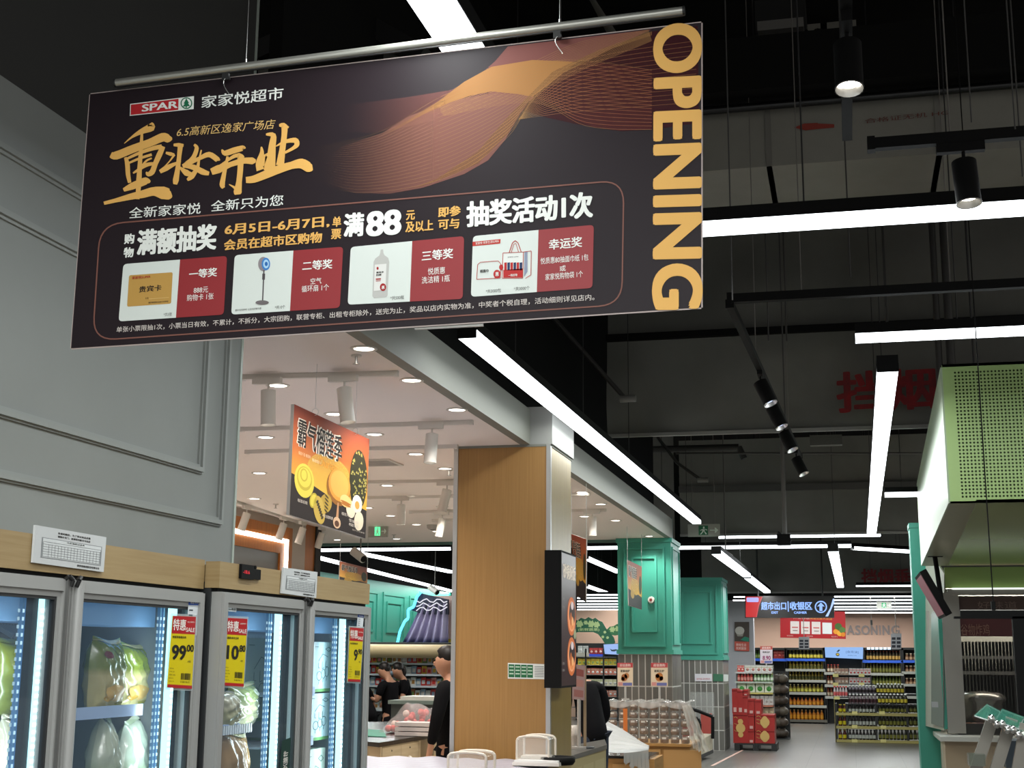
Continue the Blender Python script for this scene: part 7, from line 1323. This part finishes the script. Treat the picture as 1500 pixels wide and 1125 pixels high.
MB().box(lp.un(840, 961.5), lp.un(863, 956)+Vector((0, .3, 0))).build('header_shelf', ink('#9a968a'), t); shelf_row('red_box', 863, 883, 958, 949, LY+.02, 3, 'lit red box, %s from the left above the produce shelf', 'red boxes above the produce shelf', '#8a2a28', '#b5504a', '#c9a8a0', box_=True); shelf_row('white_box', 846, 861, 956, 946, LY+.05, 2, 'grey white box, %s from the left above the produce shelf', 'grey boxes above the produce shelf', '#a8a8a4', '#8a8a86', '#c0c0bc', box_=True)
MB().box(lp.un(863, 961.5), lp.un(884, 958.2)+Vector((0, .3, 0))).build('blue_rail', ink('#3548b0'), t)
pl = Plane('y', LY-.1, (0, -1, 0)); q = Q((884, 944), (906, 943), (906, 959), (886, 958)); t = thing('shelf_sign', 'small pale blue lit sign left of the nearer teal pillar', 'sign', pl.un(895, 959)); MB().prism([pl.un(*q(u, v)) for u, v in ((0, 0), (1, 0), (1, 1), (0, 1))], (0, .08, 0)).build('light_box', glow('#9ab8ee', 1.0), t); flat('fish_print', ink('#2f3d4a'), t, pl, [q(.4, .45), q(.55, .55), q(.85, .5), q(.95, .58), q(.7, .72), q(.5, .7)], 2)

# ================================================================== PEOPLE
M_skin = mat('skin', '#b98a6f', .5); M_hair = mat('hair_black', '#15110f', .45); M_cloth_b = mat('black_cotton', '#0e0e11', .85, spec=.15); M_navy = mat('navy_cotton', '#141a28', .8, spec=.15); M_jean = mat('jeans', '#2c3748', .75, tex='noise', c2='#242e3d', sc=(40, 40, 40)); M_mask = mat('face_mask', '#7f9bb0', .6)
def skin(name, verts, edges, rad, m, parent, root=0, lv=1):
    me = bpy.data.meshes.new(name); L = parent.location if parent else Vector((0, 0, 0)); me.from_pydata([tuple(v) for v in verts], edges, []); o = bpy.data.objects.new(name, me); COL.objects.link(o); o.parent = parent
    o.modifiers.new('skin', 'SKIN'); sv = me.skin_vertices[0].data
    for i, r in enumerate(rad): sv[i].radius = (r, r) if not isinstance(r, tuple) else r; sv[i].use_root = (i == root); sv[i].use_loose = False
    s_ = o.modifiers.new('sub', 'SUBSURF'); s_.levels = lv; s_.render_levels = lv; me.materials.append(m); 
    o.modifiers['skin'].use_smooth_shade = True; return o
def person(loc, yaw, label, hgt=1.65, lean=0, hip_bend=0, arms=None, shirt=M_cloth_b, pants=M_cloth_b, long_sleeve=False, hair='short', head_dn=.2, mask=False, wide=1.):
    k = hgt/1.65; t = thing('person', label, 'person', loc); t.rotation_euler = (0, 0, yaw)
    def B(p, piv=.93):   # upper body lean about the hips
        x, y, z = p; c, s = math.cos(lean), math.sin(lean); zz = z-piv; return Vector((x*wide*k, (y*c+zz*s)*k, (piv+zz*c-y*s)*k))
    Lg = lambda x, y, z: Vector((x*k, (y-.0)*k, z*k))
    arms = arms or {1: ((.23, .02, 1.12), (.25, .10, .88)), -1: ((-.23, .02, 1.12), (-.25, .10, .88))}
    V = [Lg(0, 0, .93), B((0, 0, 1.1)), B((0, -.01, 1.27)), B((0, -.01, 1.40)), B((0, .01+head_dn*.02, 1.445)), B((0, .03+head_dn*.05, 1.49)), B((0, .02+head_dn*.09, 1.555)), B((0, .01+head_dn*.11, 1.61))]
    R_ = [.08, .08, .10, .052, .05, .085, .105, .08]; E_ = [(i, i+1) for i in range(7)]
    Rk = []; sh = {}
    for s in (1, -1):
        el, wr = arms[s]; i = len(V); V += [B((s*.085, -.01, 1.36)), B((s*.175, -.01, 1.35)), B(el), B(wr)]; R_ += [.06, .052, .038, .026]; E_ += [(2, i), (i, i+1), (i+1, i+2), (i+2, i+3)]
        w = V[i+3]; d = (V[i+3]-V[i+2]).normalized(); j = len(V); V.append(w+d*.06*k); R_.append(.026); E_.append((i+3, j)); sd = d.cross(Vector((0, 1, 0))); sd = (sd.normalized() if sd.length > .1 else Vector((1, 0, 0)))
        for f in range(4): m = len(V); V += [w+d*.09*k+sd*(.018*(f-1.5))*k, w+d*(.135-.01*abs(f-1.3))*k+sd*(.019*(f-1.5))*k+Vector((0, .012, -.006))]; R_ += [.009, .007]; E_ += [(j, m), (m, m+1)]
        m = len(V); V.append(w+d*.06*k+sd*-.045*k*s); R_.append(.009); E_.append((j, m))
        sh[s] = (i, i+1, i+2, i+3)
    for s in (1, -1):
        i = len(V); V += [Lg(s*.09, 0, .86), Lg(s*.1, .02, .48), Lg(s*.1, -.02, .09), Lg(s*.1, .10, .035)]; R_ += [.085, .055, .036, .032]; E_ += [(0, i), (i, i+1), (i+1, i+2), (i+2, i+3)]
    skin('body', V, E_, [r*k*1.05 for r in R_], M_skin, t)
    # shirt
    SV = [V[0]+(V[0]-V[1])*1.1, V[1], V[2], B((0, -.01, 1.385))]; SR = [(.145*wide, .13), (.14*wide, .125), (.155*wide, .14), (.07, .065)]; SE = [(0, 1), (1, 2), (2, 3)]
    for s in (1, -1):
        a, b, c, d = sh[s]; i = len(SV); SV += [V[a], V[b], V[b].lerp(V[c], .75 if not long_sleeve else 1)]; SR += [.085, .075, .06]; SE += [(2, i), (i, i+1), (i+1, i+2)]
        if long_sleeve: SV.append(V[c].lerp(V[d], .9)); SR.append(.042); SE.append((i+2, i+3))
    skin('shirt', SV, SE, [tuple(q*k for q in r) if isinstance(r, tuple) else r*k for r in SR], shirt, t)
    PV = [V[0]+Vector((0, 0, .06))]; PR_ = [(.125, .115)]; PE = []
    for s in (1, -1): i = len(PV); PV += [Lg(s*.075, 0, .78), Lg(s*.1, .02, .48), Lg(s*.1, -.02, .1)]; PR_ += [.105, .072, .06]; PE += [(0, i), (i, i+1), (i+1, i+2)]
    skin('trousers', PV, PE, [tuple(q*k for q in r) if isinstance(r, tuple) else r*k for r in PR_], pants, t)
    hc = B((0, .02+head_dn*.09, 1.575)); L = Vector((0, 0, 0))
    def local(mb, nm, m): o = mb.build(nm, m, None); o.parent = t; return o
    f = MB().ball(hc+Vector((0, -.014, .018))*k, .1*k, 16, 12, (.86, 1.0, .98)); f.v = [v if not (v[1] > hc.y+.045*k and v[2] < hc.z+.045*k) else (v[0], hc.y+.045*k, v[2]) for v in f.v]
    if hair == 'tail': f.ball(hc+Vector((0, -.12, -.03))*k, .05*k, 10, 8, (.7, .8, 1.6))
    local(f, 'hair', M_hair)
    fy = hc.y+.085*k
    for s in (1, -1): local(MB().ball((s*.03*k, fy-.002, hc.z-.012*k), .009*k, 8, 6), 'eye', ink('#1c1512'))
    local(MB().ball((0, fy+.008*k, hc.z-.04*k), .013*k, 8, 6, (.8, 1, 1.5)), 'nose', M_skin); local(MB().ball((0, fy-.004*k, hc.z-.072*k), .02*k, 8, 6, (1, .35, .3)), 'mouth', ink('#8a4f45'))
    [local(MB().ball((s*.083*k, hc.y-.005, hc.z-.025*k), .022*k, 8, 6, (.35, .7, 1.2)), 'ear', M_skin) for s in (1, -1)]
    if mask: local(MB().ball((0, fy-.03*k, hc.z-.05*k), .06*k, 12, 8, (.95, .75, .75)), 'face_mask', M_mask)
    return t
def at(px, Y): v = Py(px, 960, Y); return Vector((v.x, Y, 0))
person(at(541, 19.6), .9, 'person in black bending far forward at the left beside the chiller', 1.62, lean=.75, arms={1: ((.25, .14, 1.12), (.22, .34, .98)), -1: ((-.25, .14, 1.12), (-.22, .34, .98))}, hair='short', head_dn=.3)
person(at(574, 19.9), 1.2, 'person in black shirt with raised hands, middle one of the staff, looking down', 1.62, lean=.08, arms={1: ((.24, .06, 1.1), (.12, .3, 1.16)), -1: ((-.24, .06, 1.1), (-.10, .3, 1.16))}, head_dn=1.0)
person(at(597, 20.3), 2.0, 'person in black with tied back hair holding something pale, right one of the staff', 1.62, lean=.12, arms={1: ((.24, .08, 1.12), (.08, .28, 1.08)), -1: ((-.24, .08, 1.12), (-.08, .28, 1.1))}, hair='tail', head_dn=.8, mask=True)
c = at(597, 20.3)+Vector((-.25, -.12, 1.02)); tag(MB().ball(c, .06, 10, 7, (.8, .8, 1.2)).build('pale_bundle', ink('#c9bfa0')), 'pale bundle held by the right one of the three staff', 'bundle')
person(at(661, 12.3), PI*.5, 'tall person in a black top standing half hidden behind the wood column', 1.80, lean=.02, arms={1: ((.27, .02, 1.1), (.26, .08, .86)), -1: ((-.27, .02, 1.1), (-.26, .08, .86))}, long_sleeve=True, head_dn=.2, wide=1.15)
person(at(868, 14.6), .75, 'person in a black sweater and jeans bending head down behind the menu box', 1.78, lean=.42, arms={1: ((.24, .1, 1.1), (.14, .32, .98)), -1: ((-.25, .0, 1.1), (-.22, .2, .96))}, long_sleeve=True, pants=M_jean, head_dn=2.2, wide=1.1)
